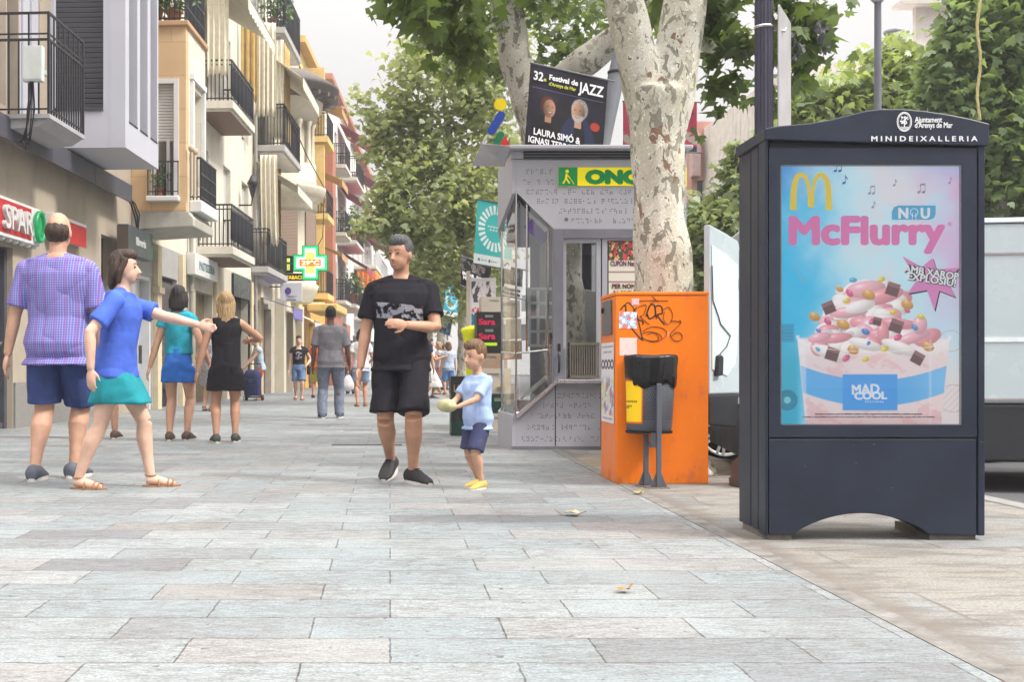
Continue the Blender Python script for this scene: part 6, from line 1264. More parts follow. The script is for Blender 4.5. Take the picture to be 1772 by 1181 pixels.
c1 = [cpx(765,10,8.,70,45,100), cpx(770,60,8.6,60,40,90), cpx(790,95,8.8,30,25,36), cpx(700,5,7.8,30,20,26), cpx(745,-30,8,90,40,90), cpx(985,-70,9.5,120,40,110), 
      cpx(1250,30,8.8,50,60,110), cpx(1285,110,9.,35,55,70), cpx(1365,40,8.6,50,50,85), cpx(1390,125,8.8,28,45,42), cpx(1425,15,8.8,50,25,30), cpx(1230,125,9.,22,40,26), cpx(1260,170,9.,18,16,8), cpx(1425,100,8.9,55,22,14), cpx(1345,170,9.2,30,40,22), cpx(1225,205,9.,30,14,7),
      cpx(1130,20,9.9,50,40,40)]
c1 += [(Vector((x, y, z)), (1.3, 1.2, .7), 150) for x, y, z in ((.4,8.4,4.6),(1.6,7.6,5.0),(3.2,8.2,5.0),(4.4,9.,4.9),(1.2,10.,5.0),(3.,10.,5.2),(2.2,8.6,5.9))]  # unseen upper crown clumps, added to shade the leaves below
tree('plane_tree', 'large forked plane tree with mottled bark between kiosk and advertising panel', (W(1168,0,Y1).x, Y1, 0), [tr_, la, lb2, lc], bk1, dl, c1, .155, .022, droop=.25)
Y2 = 14.6
t2 = [(Vector((W(985,0,Y2).x, Y2, -.05)), .45), (W(978,500,Y2), .36), (W(962,320,Y2), .34), (W(938,215,Y2), .33)]
l2a = [px_r((945,245), Y2, 34), px_r((912,172), Y2, 30), px_r((890,99), Y2, 28), px_r((873,0), Y2, 26), px_r((850,-120), Y2-.2, 22), px_r((800,-260), Y2-.5, 16)]
l2b = [px_r((940,210), Y2, 30), px_r((965,140), Y2, 25), px_r((1015,103), Y2-.2, 27), px_r((1075,62), Y2-.4, 26), px_r((1160,-10), Y2-.5, 24), px_r((1230,-120), Y2-.5, 20)]
c2 = [cpx(960,20,16,80,50,170), cpx(820,60,15.6,60,70,190), cpx(1000,80,16.5,50,40,70), cpx(830,120,15.5,45,30,60), cpx(800,-40,14,130,70,260), cpx(900,-60,14.5,120,70,260), cpx(1010,20,16.5,90,60,160), cpx(960,70,17,70,40,90), cpx(1050,-60,14.5,140,70,260), cpx(1200,-60,14.5,140,70,220), cpx(945,110,17,30,30,30)]
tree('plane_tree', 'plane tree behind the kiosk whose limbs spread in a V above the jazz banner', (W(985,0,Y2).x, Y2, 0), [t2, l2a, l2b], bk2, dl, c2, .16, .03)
def avenue(label, px, Y, cl, size, n_mul=1., m=None, lean=0):
    x = W(px,0,Y).x; k = Y/F
    tp = [(Vector((x, Y, -.05)), .27), (Vector((x, Y, .4)), .21), (Vector((x-.1*lean, Y, 2.)), .19), (Vector((x-.3*lean, Y, 3.6)), .16), (Vector((x-.6*lean, Y, 5.5)), .09), (Vector((x-.8*lean, Y, 7.2)), .05)]
    br = [[(Vector((x-.2*lean, Y, 3.)), .09), (Vector((x-1.1, Y-.3, 4.4)), .06), (Vector((x-1.9, Y-.5, 5.6)), .025)], [(Vector((x, Y, 3.2)), .09), (Vector((x+.9, Y+.2, 4.5)), .06), (Vector((x+1.6, Y, 6.)), .02)]]
    return tree('plane_tree', label, (x, Y, 0), [tp]+br, bk2, m or ml, [cpx(a, b, y, rx, ry, int(n*n_mul)) for a, b, y, rx, ry, n in cl], size, .05)
avenue('bushy plane tree nearest behind the kiosk with crown over the street', 838, 24., [(770,140,23.5,95,110,2100),(700,240,23.5,72,80,1300),(740,330,23.5,95,85,1800),(830,270,24,75,120,1600),(800,430,24,80,80,1300),(700,400,23.5,52,42,560),(650,380,23,42,26,220),(650,210,23.5,34,34,200),(720,80,24,30,40,160),(860,110,24,60,100,900),(625,165,23.5,18,22,40),(740,480,24,50,40,420),(830,520,24.5,50,45,420),(690,330,22.8,40,50,420)], .155, 1.15, lean=1.2)
avenue('second bushy plane tree along the street with mottled trunk beside the black banner', 803, 31., [(760,430,31,70,60,900),(830,380,31,70,80,900),(790,520,31,60,40,600),(725,470,31,30,30,200),(860,300,31,60,90,700)], .2)
avenue('third plane tree along the street, trunk behind the small blue banners', 764, 41., [(770,510,41,48,42,800),(800,430,41,60,60,700),(735,490,41,26,28,260)], .22); avenue('fourth plane tree along the street, smallest trunk in the row', 742, 53., [(752,540,53,36,30,600),(765,480,53,45,40,500)], .25)
def rtree(name, label, px, Y, cl, m, size, h):
    x = W(px,0,Y).x
    tp = [(Vector((x, Y, -.1)), .2), (Vector((x, Y, h*.35)), .15), (Vector((x+.1, Y, h*.7)), .09), (Vector((x+.15, Y, h)), .03)]
    br = [[(Vector((x, Y, h*.3)), .08), (Vector((x-.8, Y-.2, h*.6)), .04), (Vector((x-1.2, Y, h*.85)), .015)], [(Vector((x, Y, h*.35)), .08), (Vector((x+.8, Y+.2, h*.65)), .04), (Vector((x+1.1, Y, h*.9)), .015)]]
    return tree(name, label, (x, Y, -.1), [tp]+br, bk2, m, [cpx(a, b, y, rx, ry, n) for a, b, y, rx, ry, n in cl], size, .05)
rtree('young_tree', 'bushy young tree with pale leaves behind the open van door', 1262, 16., [(1255,420,16,60,90,1700),(1220,480,16,50,80,1000),(1285,330,16,32,60,600),(1255,560,16,70,80,900),(1290,460,15.5,40,90,800),(1272,268,16,14,22,90),(1205,400,16.5,24,50,260)], bush, .15, 3.4)
rtree('young_tree', 'wide yellow green tree crown showing above the advertising panel', 1480, 18., [(1420,190,18,60,50,900),(1500,180,18,80,50,1100),(1580,150,18,60,70,1000),(1540,110,18.3,40,40,350),(1400,240,18,60,50,600),(1350,260,18,40,70,500),(1560,230,18,90,60,800)], yg, .17, 5.)
rtree('shade_tree', 'tall dark green tree at the right edge above the van', 1725, 15., [(1690,60,15,55,80,1300),(1740,90,15,60,100,1500),(1650,150,15,50,70,1000),(1720,230,15,80,90,1800),(1640,210,15.3,40,50,500),(1730,340,15,90,60,1100),(1780,-20,15,70,60,700),(1680,330,15.5,60,70,700)], gl2, .17, 6.)
rtree('shade_tree', 'dark tree beyond the road, seen between the panel and the right edge', 1770, 21., [(1750,250,21,120,120,1800),(1700,400,21,110,60,800),(1830,300,21,80,120,500)], gl2, .2, 5.)
# things caught in or hanging from the branches
Yr = 14.3; e = thing('hanging_rope', 'frayed yellow rope hanging in front of the dark right tree', 'rope', W(1695, 110, Yr).to_tuple()); o_ = Vector(e.location)
rm = MB()
for k in range(3): rm.tube([W(1694+3*math.sin(i*.7)+1.6*math.cos(i*1.5+k*2.1), -40+13*i, Yr+.01*math.sin(i*1.5+k*2.1))-o_ for i in range(20)], .012, 5)
rm.build('strand', M('yellow rope', (.42,.36,.16), .8, var=.2, vs=20), e)
for (px, py, s, lb) in ((1424,62,.17,'larger grey shred of plastic caught in the leaves above the panel'),(1379,80,.13,'smaller grey shred of plastic nearest the road sign back')):
    m = MB(); n = 9; vs = [(( (i/(n-1)-.5)*s*.75*(1-.5*j/(n-1)) + .02*math.sin(j*2+i)), .04*math.sin(i*1.7+j*.9), (.5-j/(n-1))*s*1.6+.02*math.sin(i*2.1)) for j in range(n) for i in range(n)]
    m.add(vs, [(j*n+i, j*n+i+1, (j+1)*n+i+1, (j+1)*n+i) for j in range(n-1) for i in range(n-1)]); o = m.build('plastic_shred', M('grey plastic film', (.22,.22,.24), .4, var=.3, vs=25)); o.location = W(px, py, 8.5); tag(o, lb, 'plastic scrap', 'plastic scraps in the leaves')
# ================================================================ people
def skinm(name, col): return M(name, col, .5, var=.2, vs=6, bump=.12, bs=160, spec=.3)
SK = skinm('light tanned skin', (.50,.29,.20)); SK2 = skinm('tanned skin', (.43,.235,.155)); SK3 = skinm('pale skin', (.58,.37,.28))
def fab(name, col, var=.22, **k): return M(name, col, .85, var=var, vs=k.pop('vs', 9), bump=.25, bs=160, spec=.2, **k)
def check_mat():
    m, nt, b = bsdf('blue check cotton'); s = nd(nt, 'ShaderNodeSeparateXYZ', {0: nd(nt, 'ShaderNodeTexCoord').outputs['Object']})
    def ln(v, p, w): return ramp(nt, mth(nt, 'ABSOLUTE', mth(nt, 'SUBTRACT', mth(nt, 'FRACT', mth(nt, 'DIVIDE', v, p)), .5)), [(w, 1.), (w+.04, 0.)])
    c = mix(nt, mth(nt, 'MULTIPLY', ln(s.outputs[0], .017, .09), .6), (.10,.10,.36), (.42,.40,.64)); c = mix(nt, mth(nt, 'MULTIPLY', ln(s.outputs[2], .018, .09), .6), c, (.40,.37,.62)); c = mix(nt, mth(nt, 'MULTIPLY', ln(s.outputs[0], .072, .1), .45), c, (.24,.06,.26))
    nt.links.new(c, b.inputs['Base Color']); b.inputs['Roughness'].default_value = .85; return m
def print_mat(name, base, ink, zc, hh, hw, ang=0.):
    """a cloth with one blurred chest print"""
    m, nt, b = bsdf(name); tc = nd(nt, 'ShaderNodeTexCoord').outputs['Object']; s = nd(nt, 'ShaderNodeSeparateXYZ', {0: tc}); X, Y, Z = s.outputs
    ins = mth(nt, 'MULTIPLY', mth(nt, 'MULTIPLY', mth(nt, 'LESS_THAN', mth(nt, 'ABSOLUTE', mth(nt, 'SUBTRACT', mth(nt, 'ADD', Z, mth(nt, 'MULTIPLY', X, ang)), zc)), hh), mth(nt, 'LESS_THAN', mth(nt, 'ABSOLUTE', X), hw)), mth(nt, 'LESS_THAN', Y, 0.))
    n = nd(nt, 'ShaderNodeTexNoise', {'Vector': nd(nt, 'ShaderNodeMapping', {'Vector': tc, 'Scale': (30., 3., 26.)}).outputs[0], 'Scale': 1., 'Detail': 2.}).outputs[0]
    nt.links.new(mix(nt, mth(nt, 'MULTIPLY', ins, ramp(nt, n, [(.44, 0.), (.52, .8)])), base, ink), b.inputs['Base Color']); b.inputs['Roughness'].default_value = .85; b.inputs['Specular IOR Level'].default_value = .2; return m
def ik(a, b, l1, l2, pole):
    a, b = Vector(a), Vector(b); d = b-a; L = min(d.length, (l1+l2)*.999); u = d.normalized(); b = a+u*L
    x = (l1*l1-l2*l2+L*L)/(2*L); h = math.sqrt(max(0, l1*l1-x*x)); p = Vector(pole); p = (p-u*p.dot(u)); p = p.normalized() if p.length > 1e-6 else u.orthogonal().normalized()
    return a+u*x+p*h, b
def person(label, at, H, rz, feet=((.055,0,0),(-.055,0,0)), hands=((.15,-.02,.46),(-.15,-.02,.46)), epole=((.25,.9,-.2),(-.25,.9,-.2)), lean=0., build=1., sw=1., head_s=1., skin=SK, hair=None, hairm=None, top=None, bottom=None, shoes=None, vox=.009, face=True, turn=0., nod=0., toes=(8,-8), belly=0., group='passers-by on the square', sandal=False, extra=None):
    """z in body heights; front is -Y; index 0 is the person's own left (+X)"""
    loc = at.to_tuple() if hasattr(at, 'to_tuple') else at; e = thing('person', label, 'person', loc, R(rz), group)
    cl, sl = math.cos(lean), math.sin(lean); hz = .515
    def T(p): p = Vector(p); d = p.z-hz; return Vector((p.x, p.y*cl - d*sl, hz + d*cl + p.y*sl)) if d > 0 else p
    m = lambda p: Vector(p)*H
    B = MB()
    def rings(mb, prof, n=22, grow=0.):
        rr = []
        for z, a, b, yo in prof:
            a = a*build+grow; b = b*(build*.5+.5)+grow
            if .48 < z < .72: b += belly*.5; yo -= belly*.5
            rr.append([m(T((a*math.cos(2*math.pi*k/n), yo+b*math.sin(2*math.pi*k/n), z))) for k in range(n)])
        mb.rings(rr)
    tw = sw
    prof = [(.455,.055,.05,0),(.475,.085,.062,.004),(.51,.097,.068,.006),(.55,.092,.064,.004),(.605,.080,.056,0),(.66,.085,.059,-.002),(.72,.094*tw,.064,-.004),(.765,.098*tw,.06,0),(.79,.090*tw,.05,.004),(.808,.068*tw,.043,.008),(.824,.048,.038,.008),(.84,.037,.034,.008)]
    rings(B, prof)
    B.tube([m(T((0,.01,.815))), m(T((0,.004,.86))), m(T((0,-.006,.90)))], [.036*H,.032*H,.033*H], 14)
    hc = T((0,-.006,.838)); head_s *= 1.05; Rz = Matrix.Rotation(turn, 3, 'Z') @ Matrix.Rotation(nod, 3, 'X')
    hd = lambda p: (hc + Rz @ (Vector(p)*head_s))*H
    R3 = Rz
    B.ell(hd((0,.004,.092)), (.042*H*head_s,.053*H*head_s,.062*H*head_s), 18, 14, 0, R3); B.ell(hd((0,-.014,.062)), (.034*H*head_s,.038*H*head_s,.042*H*head_s), 14, 10, 0, R3); B.ell(hd((0,-.03,.038)), (.019*H*head_s,.018*H*head_s,.014*H*head_s), 10, 8, 0, R3)
    B.tube([hd((0,-.050,.088)), hd((0,-.062,.066)), hd((0,-.050,.062))], [.005*H*head_s,.0085*H*head_s,.006*H*head_s], 8)
    for s in (1,-1): B.ell(hd((s*.043,.006,.078)), (.006*H*head_s,.012*H*head_s,.018*H*head_s), 8, 8, 0, R3)
    arms = []; legs = []
    for i, s in enumerate((1,-1)):
        S_ = T((s*.100*tw*(.6+.4*build), .004, .782)); hnd = Vector(hands[i]); el, wr = ik(S_, hnd, .172, .152, epole[i]); arms.append((S_, el, wr))
        q = lambda a, b, t: a+(b-a)*t
        B.ell(m(S_), (.031*H,.034*H,.033*H)); B.tube([m(T((s*.02,.008,.825))), m(T((s*.06,.006,.808))), m(S_)], [.026*H,.029*H,.031*H], 10); B.tube([m(S_), m(q(S_,el,.4)), m(el), m(q(el,wr,.25)), m(wr)], [.033*H*build**.5,.029*H*build**.5,.0235*H,.0245*H,.0155*H], 12)
        d = (wr-el).normalized(); inn = Vector((-s*.75,-.25,0)); inn = (inn-d*inn.dot(d)).normalized(); w = d.cross(inn).normalized(); w = w if w.y < 0 else -w   # thumb side faces forward
        B.ell(m(wr+d*.030), (.0215*H,.0115*H,.034*H), 12, 10, 0, Matrix((w, inn, d)).transposed())
        for k in range(4):
            f = (k-1.5); b0 = wr+d*(.052-.003*abs(f))+w*(-f*.0108); ln = (.034,.042,.040,.032)[k]; b1 = b0+d*ln*.55+inn*ln*.12; b2 = b1+d*ln*.42+inn*ln*.38
            B.tube([m(b0-d*.012), m(b0), m(b1), m(b2)], [.0058*H,.0056*H,.005*H,.0038*H], 7)
        tb = wr+d*.014+w*.016; B.tube([m(tb), m(tb+d*.016+w*.014+inn*.004), m(tb+d*.036+w*.017+inn*.012)], [.0075*H,.0065*H,.0045*H], 7)
        hp = Vector((s*.053,.002,.495)); f = Vector(feet[i]); ank = Vector((f.x, f.y+.02, f.z+.045)); kn, an = ik(hp, ank, .243, .232, (s*.08,-1,0)); legs.append((hp, kn, an, f))
        lb_ = build**.6
        B.tube([m(hp), m(q(hp,kn,.45)), m(q(hp,kn,.85)), m(kn)], [.054*H*lb_,.047*H*lb_,.035*H*lb_,.033*H*lb_], 14)
        bk_ = Vector((0,.008,0)); B.tube([m(kn), m(q(kn,an,.3)+bk_), m(q(kn,an,.65)+bk_*.5), m(an)], [.033*H*lb_,.035*H*lb_,.025*H,.0195*H], 14)
        ty = R(toes[i]); fd = Vector((math.sin(ty), -math.cos(ty), 0)); up = max(0., f.z)
        if up > .02: fd = (fd + Vector((0,0,-min(.9, up*9)))).normalized()
        B.tube([m(an+Vector((0,0,-.012))-fd*.018), m(an+fd*.03+Vector((0,0,-.02))), m(an+fd*.075+Vector((0,0,-.031))), m(an+fd*.105+Vector((0,0,-.034)))], [.021*H,.022*H,.017*H,.009*H], 12)
        legs[-1] = (hp, kn, an, f, fd)
    link('body', union(B, vox, skin, 3), e)
    # ---- clothes
    def cl_(a):
        w = wob(a, 9./H, 1.2, 7); z_ = np.abs(np.sin(a[:, 0]*17/H + a[:, 2]*15/H + w*1.6)); y_ = np.abs(np.sin(-a[:, 0]*21/H + a[:, 2]*11/H + a[:, 1]*9/H + w*1.9))
        return wob(a, 11./H, .0035*H, 4) + .0058*H*(z_**.6 - .4)*(.5+.5*np.sin(w*2)) + .0046*H*(y_**.6 - .4)
    if top:
        mt, hem, slv, gr = top['m'], top.get('hem', .45), top.get('sleeve', .55), top.get('ease', .011); C = MB()
        pp = [p for p in prof if p[0] > hem+.012 and p[0] < top.get('neck', .834)]
        fl = top.get('flare', .0); z0, a0, b0, y0 = [np.interp(hem, [p[0] for p in prof], [p[k] for p in prof]) for k in range(4)]
        a0 = max(a0, .094); b0 = max(b0, .066)
        pp = [(hem, a0+fl, b0+fl*.8, y0)] + [(z, max(a, .086), b+.003, y) for z, a, b, y in pp]
        rings(C, pp, 26, gr)
        if slv > 0:
            for S_, el, wr in arms: C.ell(m(S_), (.034*H,.038*H,.037*H)); C.tube([m(T((math.copysign(.022, S_.x),.008,.820))), m(T((math.copysign(.06, S_.x),.006,.806))), m(S_)], [.031*H,.034*H,.036*H], 12); C.tube([m(S_), m(S_+(el-S_)*slv*.5), m(S_+(el-S_)*slv)], [.036*H,.037*H,(.037+.004*top.get('loose', 1))*H], 14)
        else:
            for S_, el, wr in arms: C.ell(m(T((S_.x*.78, S_.y, .80))), (.022*H,.03*H,.022*H))
        link(top.get('name', 'shirt'), union(C, vox, mt, 2, cl_), e)
    if bottom:
        mt, kind, end = bottom['m'], bottom['kind'], bottom.get('end', .3); C = MB(); gr = .009
        if kind == 'skirt':
            w = bottom.get('waist', .6); f = bottom.get('flare', .02)
            ly = lambda z: [(lambda f_: hp_.y+(kn_.y-hp_.y)*f_)(min(1.2, max(0, (hp_.z-z)/max(.05, hp_.z-kn_.z)))) for hp_, kn_, *_ in legs]
            def rr_(z, t): y_ = ly(z); lo_, hi_ = min(y_)-.062-f*(1-t), max(y_)+.062+f*(1-t); return (z, .098+f*(1-t), max(.068, (hi_-lo_)/2), (hi_+lo_)/2)
            pr = [rr_(end+(.5-end)*t, t) for t in (0,.25,.5,.75)] + [(.51,.097,.068,.006),(w,.083,.06,0)]
            rr = [[m(Vector(((a+.012*(z < .5))*build*math.copysign(abs(math.cos(2*math.pi*k/28))**(.62 if z < .5 else 1), math.cos(2*math.pi*k/28))*(1+.03*math.sin(7*2*math.pi*k/28)*(z < .45)), yo+(b+.008)*math.copysign(abs(math.sin(2*math.pi*k/28))**(.62 if z < .5 else 1), math.sin(2*math.pi*k/28)), z))) for k in range(28)] for z, a, b, yo in pr]; C.rings(rr)
        else:
            rings(C, [(.462,.07,.06,0),(.48,.095,.068,.004),(.51,.099,.07,.006),(.56,.092,.066,.004)], 24, gr)
            for hp, kn, an, f, fd in legs:
                path = [hp+Vector((0,0,.01)), hp+(kn-hp)*.5]; rad = [.058, .054 if kind != 'trousers' else .052]
                if end < .27:   # long trousers
                    path += [kn, kn+(an-kn)*.5, an+Vector((0,0,-.012))]; rad += [.044,.040,.038]
                else:
                    t = (hp.z-end)/max(.05, hp.z-kn.z); path += [hp+(kn-hp)*min(t, 1.0)] if t <= 1 else [kn, kn+(an-kn)*min(.9, (kn.z-end)/max(.05, kn.z-an.z))]; rad += [.053+.004*bottom.get('loose', 1)] if t <= 1 else [.05,.048]
                C.tube([m(p) for p in path], [r*H*(build**.6) for r in rad], 16)
        link(bottom.get('name', kind), union(C, vox, mt, 2, cl_), e)
    for hp, kn, an, f, fd in (legs if shoes else []):
        C = MB(); up = Vector((0,0,1)) if f.z < .02 else (Vector((0,0,1))-fd*fd.z).normalized(); sd = fd.cross(up)
        if sandal:
            rr = [[m(an + fd*y + up*(-.045+h) + sd*(w_*math.cos(2*math.pi*k/16)) + fd*0) for k in range(16)] for y, w_, h in ()]
            pl_ = [an + fd*(.045+.082*math.cos(2*math.pi*k/20)) + sd*(.025*math.sin(2*math.pi*k/20)) for k in range(20)]
            C.add([m(p-up*.045) for p in pl_]+[m(p-up*.038) for p in pl_], [list(range(20))[::-1], list(range(20,40))]+[(k, (k+1) % 20, 20+(k+1) % 20, 20+k) for k in range(20)])
            for y in (.035,.075,.095): C.tube([m(an+fd*y+sd*(.026*math.cos(math.pi*k/8))+up*(-.04+(.036-.2*(y-.03))*math.sin(math.pi*k/8))) for k in range(9)], .0035*H, 6)
            C.tube([m(an+Vector((0,0,.004))+fd*(.023*math.cos(2*math.pi*k/12))+sd*(.022*math.sin(2*math.pi*k/12))) for k in range(13)], .0032*H, 6)
            C.build('sandal', shoes, e)
        else:
            rr = []
            for y, w_, h, b in ((-.042,.014,.035,.006),(-.036,.025,.058,0),(0,.029,.064,0),(.035,.030,.056,0),(.07,.032,.040,0),(.10,.029,.029,0),(.125,.015,.016,.003)):
                c = an + fd*y - up*(.045); rr.append([m(c + sd*(w_*math.cos(2*math.pi*k/16)) + up*(b + (h-b)*(.5+.5*math.sin(2*math.pi*k/16)))) for k in range(16)])
            C.rings(rr); s_ = C.build('shoe', shoes, e)
            D = MB(); pl_ = [an + fd*(.042+.088*math.cos(2*math.pi*k/20)) + sd*(.033*math.sin(2*math.pi*k/20)) for k in range(20)]
            D.add([m(p-up*.0455) for p in pl_]+[m(p-up*.034) for p in pl_], [list(range(20))[::-1], list(range(20,40))]+[(k, (k+1) % 20, 20+(k+1) % 20, 20+k) for k in range(20)]); D.build('sole', M('pale sole', (.6,.58,.54), .7), s_)
            if H > 1 and vox < .009:
                L = MB()
                for k in range(4): L.tube([m(an+fd*(.03+.012*k)+sd*(.012*q)+up*(-.045+.060-.007*k)) for q in (-1,0,1)], .0022*H, 5)
                L.build('laces', shoes, s_)
    if hair:
        C = MB(); hs = head_s*H; C.ell(hd((0,.014,.104)), (.0465*hs,.052*hs,.060*hs), 18, 12, 0, R3)
        if hair != 'bald': C.ell(hd((0,-.008,.135)), (.038*hs,.042*hs,.030*hs), 14, 10, 0, R3)
        if hair == 'bald': C = MB(); C.ell(hd((0,.018,.082)), (.0455*hs,.047*hs,.042*hs), 18, 12, 0, R3)
        if hair in ('long', 'bob'):
            ln = .30 if hair == 'long' else .13
            C.rings([[hd(Vector((a*math.cos(2*math.pi*k/18)*(1+.05*math.sin(k*2.3)), y+b*math.sin(2*math.pi*k/18)*(1+.06*math.sin(k*3.1)), .13-ln*t))) for k in range(18)] for t, a, b, y in ((0,.04,.03,.02),(.25,.050,.036,.026),(.55,.056,.032,.034),(.85,.050,.024,.042),(1,.026,.014,.046))])
            for s in (1,-1): C.tube([hd((s*.038,-.01,.12)), hd((s*.05,.006,.07)), hd((s*.05,.014,.02))], [.014*hs,.015*hs,.01*hs], 8)
        if hair == 'tail': C.tube([hd((0,.06,.12)), hd((0,.088,.105)), hd((0,.092,.06)), hd((0,.08,.02))], [.012*hs,.017*hs,.014*hs,.005*hs], 8)
        if hair == 'bun': C.ell(hd((0,.058,.14)), (.022*hs,.022*hs,.022*hs))
        link('hair', union(C, vox*.8, hairm, 2, lambda a: wob(a*np.array([1,1,.25]), 90./H, .0022*H, 2)), e)
    if face:
        for s in (1,-1):
            MB().ell(hd((s*.0175,-.0452,.089)), (.0058*H*head_s,.004*H*head_s,.0030*H*head_s), 10, 8, 0, R3).build('eye', M('dark eye', (.03,.022,.02), .3), e)
            MB().tube([hd((s*.008,-.049,.101)), hd((s*.018,-.048,.104)), hd((s*.028,-.042,.101))], .0015*H*head_s, 6).build('eyebrow', hairm or black, e)
        MB().ell(hd((0,-.0500,.043)), (.0125*H*head_s,.004*H*head_s,.0035*H*head_s), 12, 8, 0, R3).build('mouth', M('lips', (.36,.13,.11), .5), e)
    if extra: extra(e, m, T, hd, arms, legs)
    return e
def hairmat(name, col):
    m, nt, b = bsdf(name); tc = nd(nt, 'ShaderNodeTexCoord').outputs['Object']
    n = nd(nt, 'ShaderNodeTexNoise', {'Vector': nd(nt, 'ShaderNodeMapping', {'Vector': tc, 'Scale': (120., 120., 14.)}).outputs[0], 'Scale': 1., 'Detail': 4.}).outputs[0]
    nt.links.new(ramp(nt, n, [(.3, tuple(q*.45 for q in col)), (.7, tuple(q*1.5 for q in col))]), b.inputs['Base Color']); b.inputs['Roughness'].default_value = .55; b.inputs['Specular IOR Level'].default_value = .3
    nt.links.new(nd(nt, 'ShaderNodeBump', {'Height': n, 'Strength': .9, 'Distance': .01}).outputs[0], b.inputs['Normal']); return m
brn = hairmat('dark brown hair', (.045,.028,.02)); blkh = hairmat('black hair', (.018,.016,.016)); gryh = hairmat('dark grey hair', (.075,.075,.08)); blond = hairmat('blond hair', (.34,.225,.115)); ltb = hairmat('light brown hair', (.15,.085,.045))
navyf = fab('navy cotton', (.035,.055,.16)); denim = fab('blue denim', (.13,.20,.36), .25, vs=30); blackf = fab('black cotton', (.014,.013,.018)); whitef = fab('white cotton', (.62,.60,.60)); shoeb = M('black canvas shoe', (.016,.016,.018), .7); tanl = M('tan leather', (.30,.15,.07), .5); greyshoe = M('grey shoe', (.09,.10,.13), .7)
BACK = ((.13,.0,.46),(-.13,.0,.46))
def hgt(top_y, foot_y): return (foot_y-top_y)/(foot_y-HY)*HC
# man in the checked shirt, seen from behind
person('man seen from behind in a blue and violet checked shirt and navy shorts', G(101,829), 1.97, 176, feet=((.06,.06,0),(-.045,-.06,0)), hands=((.19,.02,.455),(-.165,-.03,.46)), epole=((.6,.8,0),(-.6,.8,0)), build=1.16, sw=1.12, skin=SK, hair='bald', hairm=brn, top=dict(m=check_mat(), hem=.43, sleeve=.82, ease=.016, flare=.01), bottom=dict(m=navyf, kind='shorts', end=.285), shoes=greyshoe, vox=.008, belly=.015)
# woman in blue striding across with one arm held out
def bag2(e, m, T, hd, arms, legs): pass
person('woman in royal blue top and teal skirt striding right with one arm stretched out', G(203,845), 1.62, 90, feet=((.05,-.15,0),(-.05,.13,0)), hands=((.07,-.33,.69),(-.19,.06,.50)), epole=((.4,.3,-1),(-.5,.8,0)), lean=.08, skin=SK3, hair='bob', hairm=brn, top=dict(m=fab('royal blue cotton', (.06,.12,.50)), hem=.465, sleeve=.7, ease=.014, flare=.01), bottom=dict(m=fab('teal cotton', (.015,.22,.26)), kind='skirt', end=.36, flare=.004, waist=.58), shoes=tanl, sandal=True, vox=.008)
person('person in navy shorts and dark slip-on shoes standing behind the striding woman', G(172,760), 1.66, 185, feet=((.13,.02,0),(-.11,0,0)), skin=SK2, hair='short', hairm=brn, top=dict(m=fab('dusk blue cotton', (.09,.12,.30)), hem=.44), bottom=dict(m=navyf, kind='shorts', end=.27), shoes=M('brown slip-on', (.09,.055,.045), .6), vox=.011, face=False)
person('young woman from behind in turquoise top and bright blue skirt beside the shop doors', G(309,763), 1.74, 178, feet=((.05,.02,0),(-.055,-.02,0)), hands=((.19,-.0,.47),(-.19,-.04,.50)), build=.9, sw=.92, skin=SK, hair='bob', hairm=blkh, top=dict(m=fab('turquoise cotton', (.02,.27,.36)), hem=.56, sleeve=.3, ease=.009), bottom=dict(m=fab('bright blue cotton', (.03,.14,.50)), kind='skirt', end=.38, flare=.012, waist=.6), shoes=M('brown slip-on'), vox=.01, face=False)
def phone(e, m, T, hd, arms, legs):
    w = arms[1][2]; MB().obox(m(w+Vector((.02,-.05,.03))), (Vector((.035,0,0)), Vector((0,.004,0)), Vector((0,-.03,.07)))).build('phone', seam, e)
person('woman with long blond hair in a black sleeveless dress seen from behind', G(391,766), 1.66, 190, feet=((.065,.02,0),(-.06,-.01,0)), hands=((.185,.0,.47),(-.17,-.20,.68)), epole=((.4,.8,0),(-.9,.6,-.3)), skin=SK2, hair='long', hairm=blond, top=dict(m=blackf, hem=.5, sleeve=0, ease=.006, name='dress_top'), bottom=dict(m=blackf, kind='skirt', end=.345, flare=.016, waist=.66), shoes=M('dark grey flats', (.05,.05,.045), .6), vox=.009, face=False)
pat = M('grey patterned cotton', (.30,.28,.29), .85, var=.55, vs=28)
person('woman in a grey patterned dress and sandals partly hidden behind the blond woman', G(361,712), 1.62, 150, hands=((.15,-.05,.5),(-.13,-.2,.62)), skin=SK, hair='bob', hairm=ltb, top=dict(m=pat, hem=.5, sleeve=.2, ease=.009, name='dress_top'), bottom=dict(m=pat, kind='skirt', end=.30, flare=.02, waist=.62), shoes=shoeb, sandal=True, vox=.012, face=False)
strp = M('pale striped cotton', (.36,.44,.52), .85, var=.3, vs=26); orf = fab('orange cotton', (.55,.12,.03))
person('blond woman in pale striped vest and orange shorts bending to her shopping trolley', G(450,693), 1.62, -68, feet=((.06,-.03,0),(-.05,.04,0)), hands=((.06,-.27,.50),(-.05,-.25,.50)), epole=((.3,.9,-.2),(-.3,.9,-.2)), lean=.16, nod=.35, skin=SK3, hair='tail', hairm=blond, top=dict(m=strp, hem=.47, sleeve=.12, ease=.012, flare=.012), bottom=dict(m=orf, kind='shorts', end=.40), shoes=tanl, sandal=True, vox=.013)
g_ = G(437,694); tro = thing('shopping_trolley', 'navy two wheeled shopping trolley in front of the blond woman', 'shopping trolley', g_, R(-12))
tb_ = MB(); q = []
